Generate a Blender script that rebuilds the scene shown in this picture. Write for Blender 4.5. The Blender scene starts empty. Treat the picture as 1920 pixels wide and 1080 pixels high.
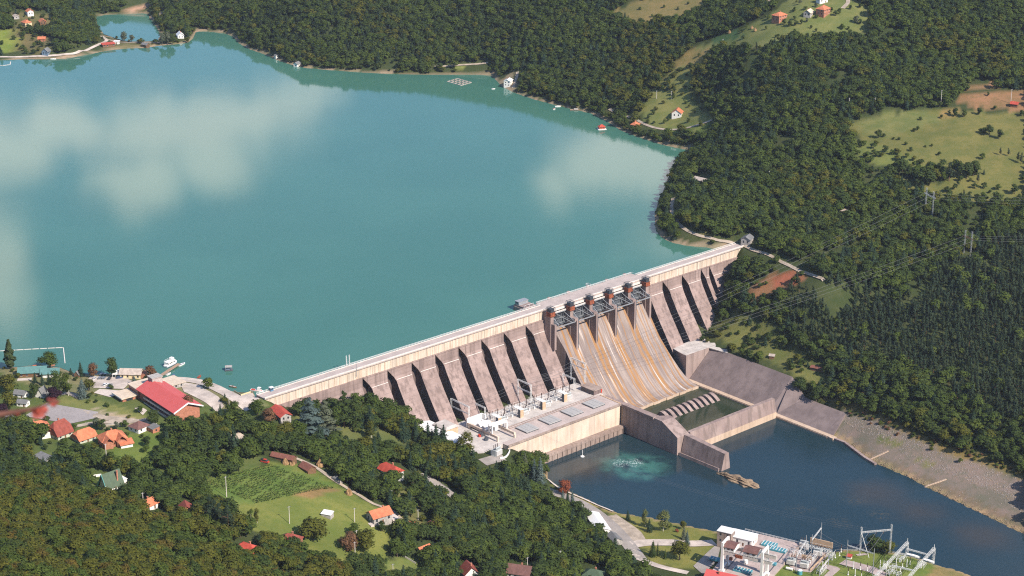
import bpy, bmesh, math, random
import numpy as np
from mathutils import Vector, Matrix
random.seed(7); np.random.seed(7)
SC = bpy.context.scene
COL = SC.collection
# ---------------------------------------------------------------- survey
# The viewpoint stands 487 m above the reservoir; these helpers turn a survey sighting
# into a place on the ground, so that everything is built where it stands.
FPX, HPX, CH = 3620.0, 1316.0, 486.98
PHI = math.atan2(HPX, FPX)
RV = np.array([1.0, 0, 0]); UV = np.array([0, math.sin(PHI), math.cos(PHI)]); FV = np.array([0, math.cos(PHI), -math.sin(PHI)])
CAM = np.array([0, 0, CH])

def ray(px, py):
    d = (px - 960) * RV + (540 - py) * UV + FPX * FV
    return d / np.linalg.norm(d)

def bp(px, py, z):
    d = ray(px, py)
    return CAM + d * ((z - CH) / d[2])

def proj(P):
    q = np.asarray(P, float) - CAM
    w = q @ FV
    w = np.where(np.abs(w) < 1e-6, 1e-6, w)
    return 960 + FPX * (q @ RV) / w, 540 - FPX * (q @ UV) / w, w

ORG = np.array([-154.983, 1124.987, 0.0])
E1 = np.array([0.7465, 0.665385, 0.0]); E2 = np.array([0.665385, -0.7465, 0.0])
EZ = np.array([0, 0, 1.0])
DAMYAW = math.atan2(E1[1], E1[0])

def W(s, v, z=0.0):
    return ORG + E1 * s + E2 * v + EZ * z

def L(P):
    q = np.asarray(P, float)[..., :2] - ORG[:2]
    return q @ E1[:2], q @ E2[:2]

def sv(px, py, z):
    return L(bp(px, py, z))

def inpoly(x, y, poly):
    x = np.asarray(x, float); y = np.asarray(y, float)
    r = np.zeros(x.shape, bool)
    n = len(poly); j = n - 1
    for i in range(n):
        xi, yi = poly[i]; xj, yj = poly[j]
        if yi != yj:
            r ^= ((yi > y) != (yj > y)) & (x < (xj - xi) * (y - yi) / (yj - yi) + xi)
        j = i
    return r

def segdist(x, y, pts, closed=True):
    best = np.full(np.shape(x), 1e9)
    n = len(pts)
    for i in range(n if closed else n - 1):
        ax, ay = pts[i]; bx_, by_ = pts[(i + 1) % n]
        dx, dy = bx_ - ax, by_ - ay
        l2 = dx * dx + dy * dy + 1e-9
        t = np.clip(((x - ax) * dx + (y - ay) * dy) / l2, 0, 1)
        best = np.minimum(best, np.hypot(x - ax - t * dx, y - ay - t * dy))
    return best

def sdist(x, y, poly):
    d = segdist(x, y, poly)
    return np.where(inpoly(x, y, poly), -d, d)

# ---------------------------------------------------------------- materials
def newmat(name):
    m = bpy.data.materials.new(name); m.use_nodes = True
    return m, m.node_tree, m.node_tree.nodes['Principled BSDF']

def mixrgb(nt, fac, a, b, blend='MIX'):
    n = nt.nodes.new('ShaderNodeMix'); n.data_type = 'RGBA'; n.blend_type = blend
    for sock, val in ((n.inputs[0], fac), (n.inputs[6], a), (n.inputs[7], b)):
        if hasattr(val, 'links'): nt.links.new(val, sock)
        elif isinstance(val, (tuple, list)): sock.default_value = (*val[:3], 1)
        else: sock.default_value = val
    return n.outputs[2]

def math_(nt, op, a, b=None, c=None, clamp=False):
    n = nt.nodes.new('ShaderNodeMath'); n.operation = op; n.use_clamp = clamp
    for i, v in enumerate((a, b, c)):
        if v is None: continue
        if hasattr(v, 'links'): nt.links.new(v, n.inputs[i])
        else: n.inputs[i].default_value = v
    return n.outputs[0]

def noise(nt, scale, detail=4, rough=.55, vec=None, sc3=None, dist=0):
    n = nt.nodes.new('ShaderNodeTexNoise'); n.inputs['Scale'].default_value = scale
    n.inputs['Detail'].default_value = detail; n.inputs['Roughness'].default_value = rough
    n.inputs['Distortion'].default_value = dist
    if vec is None:
        vec = nt.nodes.new('ShaderNodeTexCoord').outputs['Object']
    if sc3:
        mp = nt.nodes.new('ShaderNodeMapping'); mp.inputs['Scale'].default_value = sc3
        nt.links.new(vec, mp.inputs['Vector']); vec = mp.outputs[0]
    nt.links.new(vec, n.inputs['Vector'])
    return n.outputs[0]

def ramp(nt, fac, lo, hi):
    n = nt.nodes.new('ShaderNodeMapRange'); n.interpolation_type = 'SMOOTHSTEP'
    n.inputs[1].default_value = lo; n.inputs[2].default_value = hi
    nt.links.new(fac, n.inputs[0]); return n.outputs[0]

def plain(name, col, rough=.7, var=.25, scale=.8, dark=None, metal=0, spec=.3, tile=None, fine=None):
    """paint, plaster, tile or metal with uneven weathering"""
    m, nt, b = newmat(name)
    d = dark or tuple(c * (1 - var) for c in col)
    l = tuple(min(1, c * (1 + var * .5)) for c in col)
    c = mixrgb(nt, ramp(nt, noise(nt, scale, 5, .6), .3, .7), d, l)
    if fine: c = mixrgb(nt, math_(nt, 'MULTIPLY', ramp(nt, noise(nt, fine, 3), .45, .75), .5), c, tuple(x * .55 for x in col))
    if tile:
        w = nt.nodes.new('ShaderNodeTexWave'); w.wave_type = 'BANDS'; w.bands_direction = tile[0]
        w.inputs['Scale'].default_value = tile[1]; w.inputs['Distortion'].default_value = 1.2
        nt.links.new(nt.nodes.new('ShaderNodeTexCoord').outputs['Object'], w.inputs['Vector'])
        c = mixrgb(nt, math_(nt, 'MULTIPLY', w.outputs[0], .35), c, tuple(x * .5 for x in col))
    nt.links.new(c, b.inputs['Base Color'])
    b.inputs['Roughness'].default_value = rough; b.inputs['Metallic'].default_value = metal
    b.inputs['Specular IOR Level'].default_value = spec
    return m

def concrete(name, col, dark, streak=.6, sscale=.35, rough=.9, rust=None, ruststr=.0, seams=None):
    """poured concrete: blotches, vertical water streaks, pour lines"""
    m, nt, b = newmat(name)
    tc = nt.nodes.new('ShaderNodeTexCoord').outputs['Object']
    c = mixrgb(nt, ramp(nt, noise(nt, .06, 6, .65, tc), .35, .68), dark, col)
    st = noise(nt, sscale, 5, .6, tc, (1, 1, .06))
    c = mixrgb(nt, math_(nt, 'MULTIPLY', ramp(nt, st, .46, .64), streak), c, tuple(x * .42 for x in col))
    st2 = noise(nt, 1.7, 4, .6, tc, (1, 1, .5))
    c = mixrgb(nt, math_(nt, 'MULTIPLY', ramp(nt, st2, .42, .8), .35), c, tuple(x * .6 for x in col))
    if rust:
        r = noise(nt, .5, 4, .6, tc, (1, 1, .1))
        c = mixrgb(nt, math_(nt, 'MULTIPLY', ramp(nt, r, .52, .62), ruststr), c, rust)
    if seams:
        sx = nt.nodes.new('ShaderNodeSeparateXYZ'); nt.links.new(tc, sx.inputs[0])
        wob = math_(nt, 'MULTIPLY', noise(nt, .4, 2, .5, tc), .5)
        f = math_(nt, 'FRACT', math_(nt, 'DIVIDE', math_(nt, 'ADD', sx.outputs[2], wob), seams))
        line = math_(nt, 'LESS_THAN', f, .12)
        c = mixrgb(nt, math_(nt, 'MULTIPLY', line, math_(nt, 'MULTIPLY', noise(nt, .15, 3, .5, tc), .55)), c, tuple(x * .45 for x in col))
    nt.links.new(c, b.inputs['Base Color'])
    bmp = nt.nodes.new('ShaderNodeBump'); bmp.inputs['Strength'].default_value = .35; bmp.inputs['Distance'].default_value = .15
    nt.links.new(noise(nt, 2.2, 6, .7, tc), bmp.inputs['Height']); nt.links.new(bmp.outputs[0], b.inputs['Normal'])
    b.inputs['Roughness'].default_value = rough; b.inputs['Specular IOR Level'].default_value = .15
    return m

def leafmat(name, cols, hue=.04):
    """foliage: each tree its own tone, clumps lighter and darker, thin translucent leaves"""
    m, nt, b = newmat(name)
    oi = nt.nodes.new('ShaderNodeObjectInfo')
    cr = nt.nodes.new('ShaderNodeValToRGB')
    els = cr.color_ramp.elements
    els[0].color = (*cols[0], 1); els[0].position = 0
    els[1].color = (*cols[-1], 1); els[1].position = 1
    for i, c in enumerate(cols[1:-1]):
        e = els.new((i + 1) / (len(cols) - 1)); e.color = (*c, 1)
    nt.links.new(oi.outputs['Random'], cr.inputs[0])
    geo = nt.nodes.new('ShaderNodeNewGeometry')
    n1 = noise(nt, .45, 3, .6, geo.outputs['Position'])
    c = mixrgb(nt, ramp(nt, n1, .32, .68), tuple(x * .68 for x in cols[0]), cr.outputs[0])
    n2 = noise(nt, 1.6, 2, .5, geo.outputs['Position'])
    c = mixrgb(nt, math_(nt, 'MULTIPLY', ramp(nt, n2, .5, .75), .55), c, tuple(min(1, x * 1.3 + .004) for x in cols[-1]))
    nt.links.new(c, b.inputs['Base Color'])
    b.inputs['Roughness'].default_value = .75; b.inputs['Specular IOR Level'].default_value = .12
    tr = nt.nodes.new('ShaderNodeBsdfTranslucent'); nt.links.new(mixrgb(nt, 1, c, (1.25, 1.3, .7), 'MULTIPLY'), tr.inputs['Color'])
    ms = nt.nodes.new('ShaderNodeMixShader'); ms.inputs[0].default_value = .36
    nt.links.new(b.outputs[0], ms.inputs[1]); nt.links.new(tr.outputs[0], ms.inputs[2]); nt.links.new(ms.outputs[0], nt.nodes['Material Output'].inputs['Surface'])
    return m

# ---------------------------------------------------------------- mesh building
class MB:
    def __init__(self): self.v = []; self.f = []; self.m = []
    def add(self, vs, fs, mi=0):
        o = len(self.v)
        self.v += [tuple(map(float, p)) for p in vs]
        self.f += [tuple(i + o for i in f) for f in fs]
        self.m += [mi] * len(fs); return self
    def quad(self, a, b, c, d, mi=0): return self.add([a, b, c, d], [(0, 1, 2, 3)], mi)
    def box(self, x0, x1, y0, y1, z0, z1, mi=0):
        vs = [(x0, y0, z0), (x1, y0, z0), (x1, y1, z0), (x0, y1, z0), (x0, y0, z1), (x1, y0, z1), (x1, y1, z1), (x0, y1, z1)]
        return self.add(vs, [(0, 3, 2, 1), (4, 5, 6, 7), (0, 1, 5, 4), (1, 2, 6, 5), (2, 3, 7, 6), (3, 0, 4, 7)], mi)
    def prism(self, poly, z0, z1, mi=0):
        n = len(poly)
        a = sum(poly[i][0] * poly[(i + 1) % n][1] - poly[(i + 1) % n][0] * poly[i][1] for i in range(n))
        if a < 0: poly = poly[::-1]
        vs = [(p[0], p[1], z0) for p in poly] + [(p[0], p[1], z1) for p in poly]
        fs = [tuple(range(n))[::-1], tuple(range(n, 2 * n))] + [(i, (i + 1) % n, n + (i + 1) % n, n + i) for i in range(n)]
        return self.add(vs, fs, mi)
    def loft(self, A, B, mi=0, caps=True):
        n = len(A); vs = list(A) + list(B)
        fs = [(i, (i + 1) % n, n + (i + 1) % n, n + i) for i in range(n)]
        if caps: fs += [tuple(range(n))[::-1], tuple(range(n, 2 * n))]
        return self.add(vs, fs, mi)
    def bar(self, p, q, w, h=None, mi=0):
        p = Vector(p); q = Vector(q); d = q - p
        if d.length < 1e-6: return self
        d.normalize(); up = Vector((0, 0, 1)) if abs(d.z) < .95 else Vector((1, 0, 0))
        s = d.cross(up).normalized(); u = s.cross(d); h = h or w
        A = [p + s * w / 2 * a + u * h / 2 * b for a, b in ((-1, -1), (1, -1), (1, 1), (-1, 1))]
        B = [q + s * w / 2 * a + u * h / 2 * b for a, b in ((-1, -1), (1, -1), (1, 1), (-1, 1))]
        return self.loft(A, B, mi)
    def cyl(self, p, q, r0, r1=None, n=8, mi=0):
        p = Vector(p); q = Vector(q); d = (q - p).normalized(); r1 = r0 if r1 is None else r1
        up = Vector((0, 0, 1)) if abs(d.z) < .95 else Vector((1, 0, 0))
        s = d.cross(up).normalized(); u = s.cross(d)
        A = [p + (s * math.cos(t) + u * math.sin(t)) * r0 for t in [2 * math.pi * i / n for i in range(n)]]
        B = [q + (s * math.cos(t) + u * math.sin(t)) * max(r1, .005) for t in [2 * math.pi * i / n for i in range(n)]]
        return self.loft(A, B, mi)
    def lattice(self, p, q, w, t=.09, step=None, mi=0):
        """four-chord truss with zigzag bracing"""
        p = Vector(p); q = Vector(q); d = q - p; Ln = d.length; d.normalize()
        up = Vector((0, 0, 1)) if abs(d.z) < .95 else Vector((E2[0], E2[1], 0))
        s = d.cross(up).normalized(); u = s.cross(d); n = max(2, int(Ln / (step or w * 1.2)))
        cs = [s * a * w / 2 + u * b * w / 2 for a, b in ((-1, -1), (1, -1), (1, 1), (-1, 1))]
        for c in cs: self.bar(p + c, q + c, t, mi=mi)
        for i in range(n):
            a = p + d * Ln * i / n; b = p + d * Ln * (i + 1) / n
            for k in range(4):
                c0, c1 = cs[k], cs[(k + 1) % 4]
                if i % 2: c0, c1 = c1, c0
                self.bar(a + c0, b + c1, t * .7, mi=mi)
        return self
    def build(self, name, mats, parent=None, smooth=False):
        me = bpy.data.meshes.new(name); me.from_pydata(self.v, [], self.f)
        for m in (mats if isinstance(mats, (list, tuple)) else [mats]): me.materials.append(m)
        me.polygons.foreach_set('material_index', self.m)
        if smooth: me.polygons.foreach_set('use_smooth', [True] * len(self.f))
        me.update()
        o = bpy.data.objects.new(name, me); COL.objects.link(o)
        if parent: o.parent = parent
        return o

def tag(o, label=None, cat=None, group=None, kind=None):
    if label: o['label'] = label
    if cat: o['category'] = cat
    if group: o['group'] = group
    if kind: o['kind'] = kind
    return o

def thing(name, label, cat, loc=(0, 0, 0), rz=0, group=None):
    o = bpy.data.objects.new(name, None); COL.objects.link(o)
    o.location = tuple(map(float, loc)); o.rotation_euler = (0, 0, rz); o.empty_display_size = .5
    return tag(o, label, cat, group)

KIDS = {}
def copy_thing(src, loc, rz=0, scale=None, label=None, group=None):
    r = src.copy(); COL.objects.link(r)
    r.location = tuple(map(float, loc)); r.rotation_euler = (0, 0, rz)
    if scale: r.scale = scale if isinstance(scale, (tuple, list)) else (scale,) * 3
    if label: r['label'] = label
    if group: r['group'] = group
    if src.name not in KIDS: KIDS[src.name] = [(c, list(c.children)) for c in src.children]
    for c, gs in KIDS[src.name]:
        d = c.copy(); COL.objects.link(d); d.parent = r
        for g in gs:
            e = g.copy(); COL.objects.link(e); e.parent = d
    return r

def yaw_of(dx, dy, py):
    """ground bearing of a level line that is seen running (dx, dy)"""
    dep = PHI - math.atan((540 - py) / FPX)
    return math.atan2(-dy / math.sin(dep), dx)
# ---------------------------------------------------------------- camera, sun, sky
cd = bpy.data.cameras.new('camera'); cam = bpy.data.objects.new('camera', cd); COL.objects.link(cam)
cam.location = CAM; cam.rotation_euler = (math.pi / 2 - PHI, 0, 0)
cd.sensor_width = 36; cd.lens = 36 * FPX / 1920; cd.clip_start = .5; cd.clip_end = 30000
cd.dof.use_dof = True; cd.dof.focus_distance = 1400; cd.dof.aperture_fstop = 4.5
SC.camera = cam
SUN_EL = math.radians(40); SUN_AZ = math.atan2(.703, -.711)
sd = bpy.data.lights.new('sun', 'SUN'); sd.energy = 4.8; sd.angle = math.radians(.5); sd.color = (1, .90, .78)
so = bpy.data.objects.new('sun', sd); COL.objects.link(so)
sv_ = Vector((math.cos(SUN_EL) * math.sin(SUN_AZ), math.cos(SUN_EL) * math.cos(SUN_AZ), math.sin(SUN_EL)))
so.rotation_euler = sv_.to_track_quat('Z', 'Y').to_euler(); so.location = (400, 300, 900)

wd = bpy.data.worlds.new('World'); SC.world = wd; wd.use_nodes = True
nt = wd.node_tree; bg = nt.nodes['Background']; bg.inputs['Strength'].default_value = .11
sky = nt.nodes.new('ShaderNodeTexSky'); sky.sky_type = 'NISHITA'; sky.sun_disc = False
sky.sun_elevation = SUN_EL; sky.sun_rotation = SUN_AZ; sky.altitude = 600; sky.dust_density = .6; sky.ozone_density = 2.0
tc = nt.nodes.new('ShaderNodeTexCoord').outputs['Generated']
sx = nt.nodes.new('ShaderNodeSeparateXYZ'); nt.links.new(tc, sx.inputs[0])
az = math_(nt, 'ARCTAN2', sx.outputs[0], sx.outputs[1]); el = math_(nt, 'ARCSINE', sx.outputs[2])
wob = math_(nt, 'MULTIPLY', math_(nt, 'SUBTRACT', noise(nt, 22, 4, .55, tc), .5), .045)
wob2 = math_(nt, 'MULTIPLY', math_(nt, 'SUBTRACT', noise(nt, 15, 4, .55, tc, (1, 1.3, 1.1)), .5), .05)
azw = math_(nt, 'ADD', az, wob2); elw = math_(nt, 'ADD', el, wob)
# banks of cumulus: bearing and height above the horizon, half widths, in degrees, density
CLOUDS = [(-9.4, 15.0, 3.6, 1.15, 1.0), (-11.6, 16.5, 1.9, .75, .85), (-8.9, 16.3, 1.9, .8, .8), (-13.6, 14.9, 2.2, .8, .9), (-15.4, 15.3, 1.4, .9, .8), (-6.2, 14.5, 1.6, .7, .6), (-15.6, 19.0, 1.2, 2.2, .85),
          (-5.0, 13.6, 2.4, .35, .35), (3.7, 16.2, 2.2, 1.25, 1.15), (1.2, 17.0, .9, .9, .8), (2.4, 16.6, 1.5, .9, .9), (5.2, 17.4, .7, 1.5, .7), (0.4, 20.0, 1.0, .6, .22), (4.2, 18.6, 1.4, .9, .5),
          (-30, 24, 9, 6, .8), (25, 30, 10, 7, .8), (-6, 40, 12, 6, .7), (60, 30, 14, 8, .7), (-70, 35, 14, 9, .7), (14, 12, 4, 1.2, .5)]
dens = None
for a0, e0, wa, we, s_ in CLOUDS:
    u = math_(nt, 'DIVIDE', math_(nt, 'SUBTRACT', azw, math.radians(a0)), math.radians(wa))
    v = math_(nt, 'DIVIDE', math_(nt, 'SUBTRACT', elw, math.radians(e0)), math.radians(we))
    r2 = math_(nt, 'ADD', math_(nt, 'MULTIPLY', u, u), math_(nt, 'MULTIPLY', v, v))
    g = math_(nt, 'MULTIPLY', math_(nt, 'EXPONENT', math_(nt, 'MULTIPLY', r2, -1.0)), s_)
    dens = g if dens is None else math_(nt, 'MAXIMUM', dens, g)
dn = math_(nt, 'ADD', dens, math_(nt, 'MULTIPLY', math_(nt, 'SUBTRACT', noise(nt, 24, 6, .62, tc, (1, 1, 1.6)), .5), .75))
cm = ramp(nt, dn, .14, .85)
skyc = mixrgb(nt, 1.0, sky.outputs[0], (.82, .97, 1.12), 'MULTIPLY')
nt.links.new(mixrgb(nt, cm, skyc, (11.0, 10.6, 10.4)), bg.inputs['Color'])

SC.view_settings.view_transform = 'Standard'; SC.view_settings.look = 'None'
SC.view_settings.exposure = .58; SC.view_settings.gamma = 1
SC.cycles.filter_width = 1.15
SC.cycles.max_bounces = 5; SC.cycles.diffuse_bounces = 2; SC.cycles.glossy_bounces = 3; SC.cycles.transmission_bounces = 2
SC.cycles.transparent_max_bounces = 4; SC.cycles.caustics_reflective = False; SC.cycles.caustics_refractive = False
SC.cycles.sample_clamp_indirect = 4
SC.cycles.use_denoising = False; SC.cycles.denoiser = 'OPENIMAGEDENOISE'; SC.cycles.denoising_input_passes = 'RGB_ALBEDO_NORMAL'

# ---------------------------------------------------------------- shorelines
def zp(pts, z): return [tuple(bp(x, y, z)[:2]) for x, y in pts]
lake_left = [(-260, 700), (-120, 694), (0, 690), (40, 687), (75, 684), (110, 688), (140, 700), (180, 703), (222, 700), (270, 701), (300, 708), (318, 709), (345, 711), (370, 715), (405, 724), (440, 735), (460, 736), (474, 733)]
lake_right = [(1349, 467), (1338, 466), (1320, 463), (1290, 461), (1265, 456), (1248, 450), (1236, 440), (1229, 425), (1228, 405), (1234, 380), (1246, 352), (1256, 325), (1268, 300), (1290, 291), (1307, 288), (1290, 281), (1268, 277), (1240, 271), (1200, 258), (1165, 245), (1140, 229), (1110, 213), (1080, 206), (1045, 198), (1000, 186), (985, 181), (962, 173), (943, 163), (932, 152), (925, 142), (900, 140), (860, 140), (800, 140), (740, 139), (680, 136), (640, 133), (600, 130), (570, 127), (545, 121), (520, 113), (500, 103), (470, 93), (448, 81), (440, 70), (425, 63), (400, 60), (368, 58), (362, 72), (352, 80), (330, 83), (300, 85.5), (270, 90), (240, 91), (215, 93), (185, 98), (150, 105), (120, 110), (80, 111), (40, 111), (0, 113), (-200, 116), (-420, 130)]
LAKE = zp(lake_left, 0) + [tuple(W(-2, -9.0)[:2]), tuple(W(449, -8.2)[:2])] + zp(lake_right, 0)
INLET = zp([(180, 30), (205, 27), (235, 27), (262, 24), (276, 26), (284, 38), (294, 52), (301, 66), (296, 76), (270, 78), (240, 78), (218, 72), (195, 64), (183, 50)], 0)
RZ = -68.0
riv_left = [(1026, 880), (1026, 898), (1050, 915), (1089, 932), (1125, 948), (1158, 961), (1190, 966), (1217, 970), (1263, 980), (1300, 988), (1345, 996), (1400, 1012), (1440, 1024), (1500, 1040), (1560, 1034), (1600, 1031), (1650, 1032), (1700, 1040), (1760, 1060), (1805, 1072), (1850, 1092), (1990, 1180)]
riv_right = [(2200, 1120), (2050, 1055), (1920, 1002), (1860, 973), (1800, 944), (1740, 915), (1700, 893), (1668, 880), (1640, 868), (1612, 851), (1600, 840), (1580, 826), (1560, 820), (1520, 808)]
RIVER = [tuple(W(166, 74)[:2])] + zp(riv_left, RZ) + zp(riv_right, RZ) + [tuple(W(346.5, 150)[:2]), tuple(W(346, 42)[:2]), tuple(W(346, 5)[:2]), tuple(W(246, 5)[:2]), tuple(W(244, 74)[:2])]

# ---------------------------------------------------------------- terrain heights (sighting x, y and height above the lake)
CTRL = """60,700,2 190,718,3 260,712,2.5 300,745,4 330,790,3 400,740,3.6 450,745,3.8 488,744,3.9 110,785,4.5 20,740,4 60,830,6 210,835,4 300,815,3 90,890,9
210,920,6 20,950,25 150,1000,28 60,1075,50 250,1075,36 400,1000,8 350,900,2 450,850,-2 440,790,0 500,768,-2 520,795,-5 560,800,-10 640,815,-18 700,830,-26 530,865,-7
400,935,0 600,930,-11 580,1000,-14 480,1075,0 650,1050,-18 712,975,-20 735,895,-25 820,915,-42 780,960,-34 850,1000,-40 800,1070,-35 950,1075,-45 950,950,-52
780,830,-40 825,822,-46.5 870,860,-47 930,858,-47.2 965,862,-48 1000,880,-58 1020,905,-63 1010,915,-61 1050,945,-63 1085,950,-64 1120,980,-63.5 1180,1020,-63.5 1000,1000,-58 1100,1050,-60 1250,1000,-64.5
1330,1040,-63.5 1450,1060,-63.5 1600,1070,-64 1700,1070,-64.5 1780,1085,-66
1396,463,4.2 1410,458,5 1330,445,6 1262,400,7 1258,380,8 1440,475,3 1545,524,0 1440,540,-12 1400,560,-19
1350,648,-46 1400,655,-45 1420,640,-42 1480,655,-42 1450,672,-46 1490,705,-48 1560,740,-54 1640,790,-56.5 1720,822,-57 1900,880,-58 1600,700,-43 1700,740,-43 1900,800,-44
1600,600,-25 1900,700,-31 1750,600,-18 1900,520,-2 1700,470,3 1550,430,10 1450,400,13 1315,345,12 1400,300,25 1500,350,25 1600,360,24 1745,405,18 1820,475,6 1900,400,20 1650,300,36 1900,300,41
1590,240,44 1750,220,54 1900,200,62 1270,215,14 1300,250,12 1350,180,34 1500,200,56 1640,200,58 1500,80,84 1400,100,74 1600,60,90 1700,100,82 1900,100,86 1900,10,111 1700,10,107 1500,10,103
1250,100,47 1150,150,23 1220,30,68 1050,150,13 1000,80,33 1000,10,57 850,80,20 850,10,45 700,70,23 700,10,45 560,60,22 560,10,41 450,40,15 400,20,16 330,20,12 330,68,2 250,8,8 200,8,8
120,70,17 150,80,15 40,90,4 20,40,17 100,20,20 100,-10,27 -150,60,14 -150,-20,40 2100,100,86 2100,400,25 2100,700,-22 2100,900,-50 2100,1000,-60 2100,1180,-64 2050,-20,115
0,1300,105 500,1300,35 900,1300,-10 1300,1300,-45 1700,1300,-58 -200,1080,70 -200,850,20 -200,740,6 1340,1110,-60 230,85,1.6 280,83,1.2 150,95,2.5 205,80,2"""
P = []; Z = []
for t in CTRL.split():
    x, y, z = map(float, t.split(',')); q = bp(x, y, z); P.append(q[:2]); Z.append(z)
def contact(px, py):
    """where a sight line meets the downstream face of the dam"""
    n = E2 * 1.0 + EZ * .69; p0 = W(0, .5, -12); d = ray(px, py)
    t = np.dot(p0 - CAM, n) / np.dot(d, n); q = CAM + d * t
    if q[2] > -12:
        t = np.dot(W(0, .5) - CAM, E2) / np.dot(d, E2); q = CAM + d * t
    return q
CONTACT = [(1386, 474), (1382, 486), (1374, 515), (1366, 545), (1354, 572), (1343, 590), (1338, 606), (1329, 622), (547, 764), (600, 778), (505, 757)]
for c in CONTACT:
    q = contact(*c); P.append(q[:2]); Z.append(q[2])
for s, v, z in [(75, 8, -20), (95, 14, -30), (112, 22, -44), (130, 26, -47.4), (180, 28, -47.4), (230, 28, -47.4), (125, 60, -47.4), (135, 80, -47.6), (200, 60, -47.4), (350, 24, -47.2), (365, 30, -47.2), (380, 24, -44), (60, 12, -19), (40, 10, -14),
                (372, 50, -47.4), (373, 85, -47.6), (374, 118, -48.2), (368, 130, -57.5), (368, 165, -58), (395, 60, -44), (0, 0, 3.6), (-8, 3, 3.6), (449, 0, 3.9), (430, 12, -8), (420, 14, -17), (456, -4, 4.6)]:
    q = W(s, v, z); P.append(q[:2]); Z.append(z)
for x, y, z in [(-3000, 3000, 160), (-1200, 3000, 120), (0, 2650, 205), (700, 2600, 240), (1500, 2600, 260), (3000, 3000, 350), (0, 4500, 380), (-3000, 5000, 350), (3000, 5000, 500), (-500, 2600, 60), (-900, 2200, 50), (-1500, 2000, 120), (-3000, 1000, 200),
                (0, 0, 483), (0, -600, 520), (0, 200, 300), (0, 400, 150), (600, 0, 430), (-600, 0, 470), (500, 400, 60), (-500, 500, 200), (3000, 0, 400), (-3000, -500, 500), (3000, -600, 500), (1500, 900, -20), (1500, 1400, 120), (900, 800, -55), (1200, 600, -50), (900, 500, -20),
                (-700, 900, 90), (-900, 1300, 60), (1000, 1800, 130), (1500, 2000, 220), (350, 2500, 205), (-250, 2700, 175)]:
    P.append((x, y)); Z.append(z)
for poly, z in ((LAKE, .25), (INLET, .25), (RIVER, RZ + .3)):
    n = len(poly)
    for i in range(n):
        a = np.array(poly[i]); b_ = np.array(poly[(i + 1) % n]); k = int(np.linalg.norm(b_ - a) / 30) + 1
        for j in range(k):
            q = a + (b_ - a) * j / k; s, v = L(q)
            if -4 < s < 452 and -12 < v < 135: continue
            if np.hypot(*q) > 3000: continue
            P.append(q); Z.append(z)
P = np.array(P); Z = np.array(Z)
_, ui = np.unique(np.round(P / 3), axis=0, return_index=True); P = P[ui]; Z = Z[ui]
_K = np.linalg.norm(P[:, None] - P[None], axis=2); _n = len(P)
_A = np.zeros((_n + 3, _n + 3)); _A[:_n, :_n] = _K + np.eye(_n) * -.6
_A[:_n, _n] = 1; _A[:_n, _n + 1:] = P / 1000; _A[_n, :_n] = 1; _A[_n + 1:, :_n] = P.T / 1000
_wt = np.linalg.solve(_A, np.concatenate([Z, np.zeros(3)]))

_rs = np.random.RandomState(3); _ph = _rs.rand(14, 3) * 6.28
def bumps(x, y):
    z = 0
    for i in range(14):
        k = .012 * 1.32 ** i; a = _ph[i, 0]
        z = z + np.sin(x * k * math.cos(a) + y * k * math.sin(a) + _ph[i, 1]) * np.sin(x * k * math.sin(a) * .8 - y * k * math.cos(a) + _ph[i, 2]) * .022 / k ** .9
    return z

def heights(x, y):
    x = np.asarray(x, float); y = np.asarray(y, float); sh = x.shape; x = x.ravel(); y = y.ravel()
    z = np.empty(len(x))
    for i in range(0, len(x), 20000):
        xx = x[i:i + 20000]; yy = y[i:i + 20000]
        D = np.hypot(xx[:, None] - P[None, :, 0], yy[:, None] - P[None, :, 1])
        z[i:i + 20000] = D @ _wt[:_n] + _wt[_n] + _wt[_n + 1] * xx / 1000 + _wt[_n + 2] * yy / 1000
    s, v = L(np.stack([x, y], 1))
    dl = np.minimum(sdist(x, y, LAKE), sdist(x, y, INLET)); dr = sdist(x, y, RIVER)
    damz = (s > -1) & (s < 447) & (v > -8)
    far = np.clip((np.minimum(np.abs(dl), np.abs(dr)) - 6) / 40, 0, 1)
    flat = (s > 80) & (s < 400) & (v > -9) & (v < 140)
    wild = np.clip((x + 40) / 120, 0, 1) * np.clip((y - 1200) / 150, 0, 1)
    z = z + bumps(x, y) * far * np.where(flat, 0, .35 + 1.0 * wild)
    ok = ~damz
    zl = np.where(dl < 0, -np.minimum(-dl * .4, 7) - .12, z)
    zl = np.where((dl >= 0) & (dl < 40), np.clip(z, np.minimum(.1 + .06 * dl, 1.5) - .1, .15 + .75 * dl), zl)
    z = np.where(ok & (dl < 40), zl, z)
    zr = np.where(dr < 0, RZ - np.minimum(-dr * .4, 4) - .12, z)
    zr = np.where((dr >= 0) & (dr < 30), np.clip(z, RZ - .1 + np.minimum(.1 * dr, 2), RZ + .15 + .8 * dr), zr)
    z = np.where(dr < 30, np.where(dl < 0, z, zr), z)
    z = np.where((s > 112) & (s < 244) & (v > 3) & (v < 74), np.minimum(z, -47.3), z)
    z = np.where((s > 136) & (s < 244) & (v > 55) & (v < 72), -60, z)
    z = np.where((s > 240) & (s < 344) & (v > -2) & (v < 126), -73, z)
    z = np.where((s > 340) & (s < 369) & (v > 42.5) & (v < 164), np.minimum(z, -74), z)
    z = np.where((s > 338) & (s < 380) & (v > 18) & (v < 42.5), np.minimum(z, -47.3), z)
    z = np.where((s > 2) & (s < 446) & (v > -14) & (v < -1), -30, z)
    return z.reshape(sh)

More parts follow.
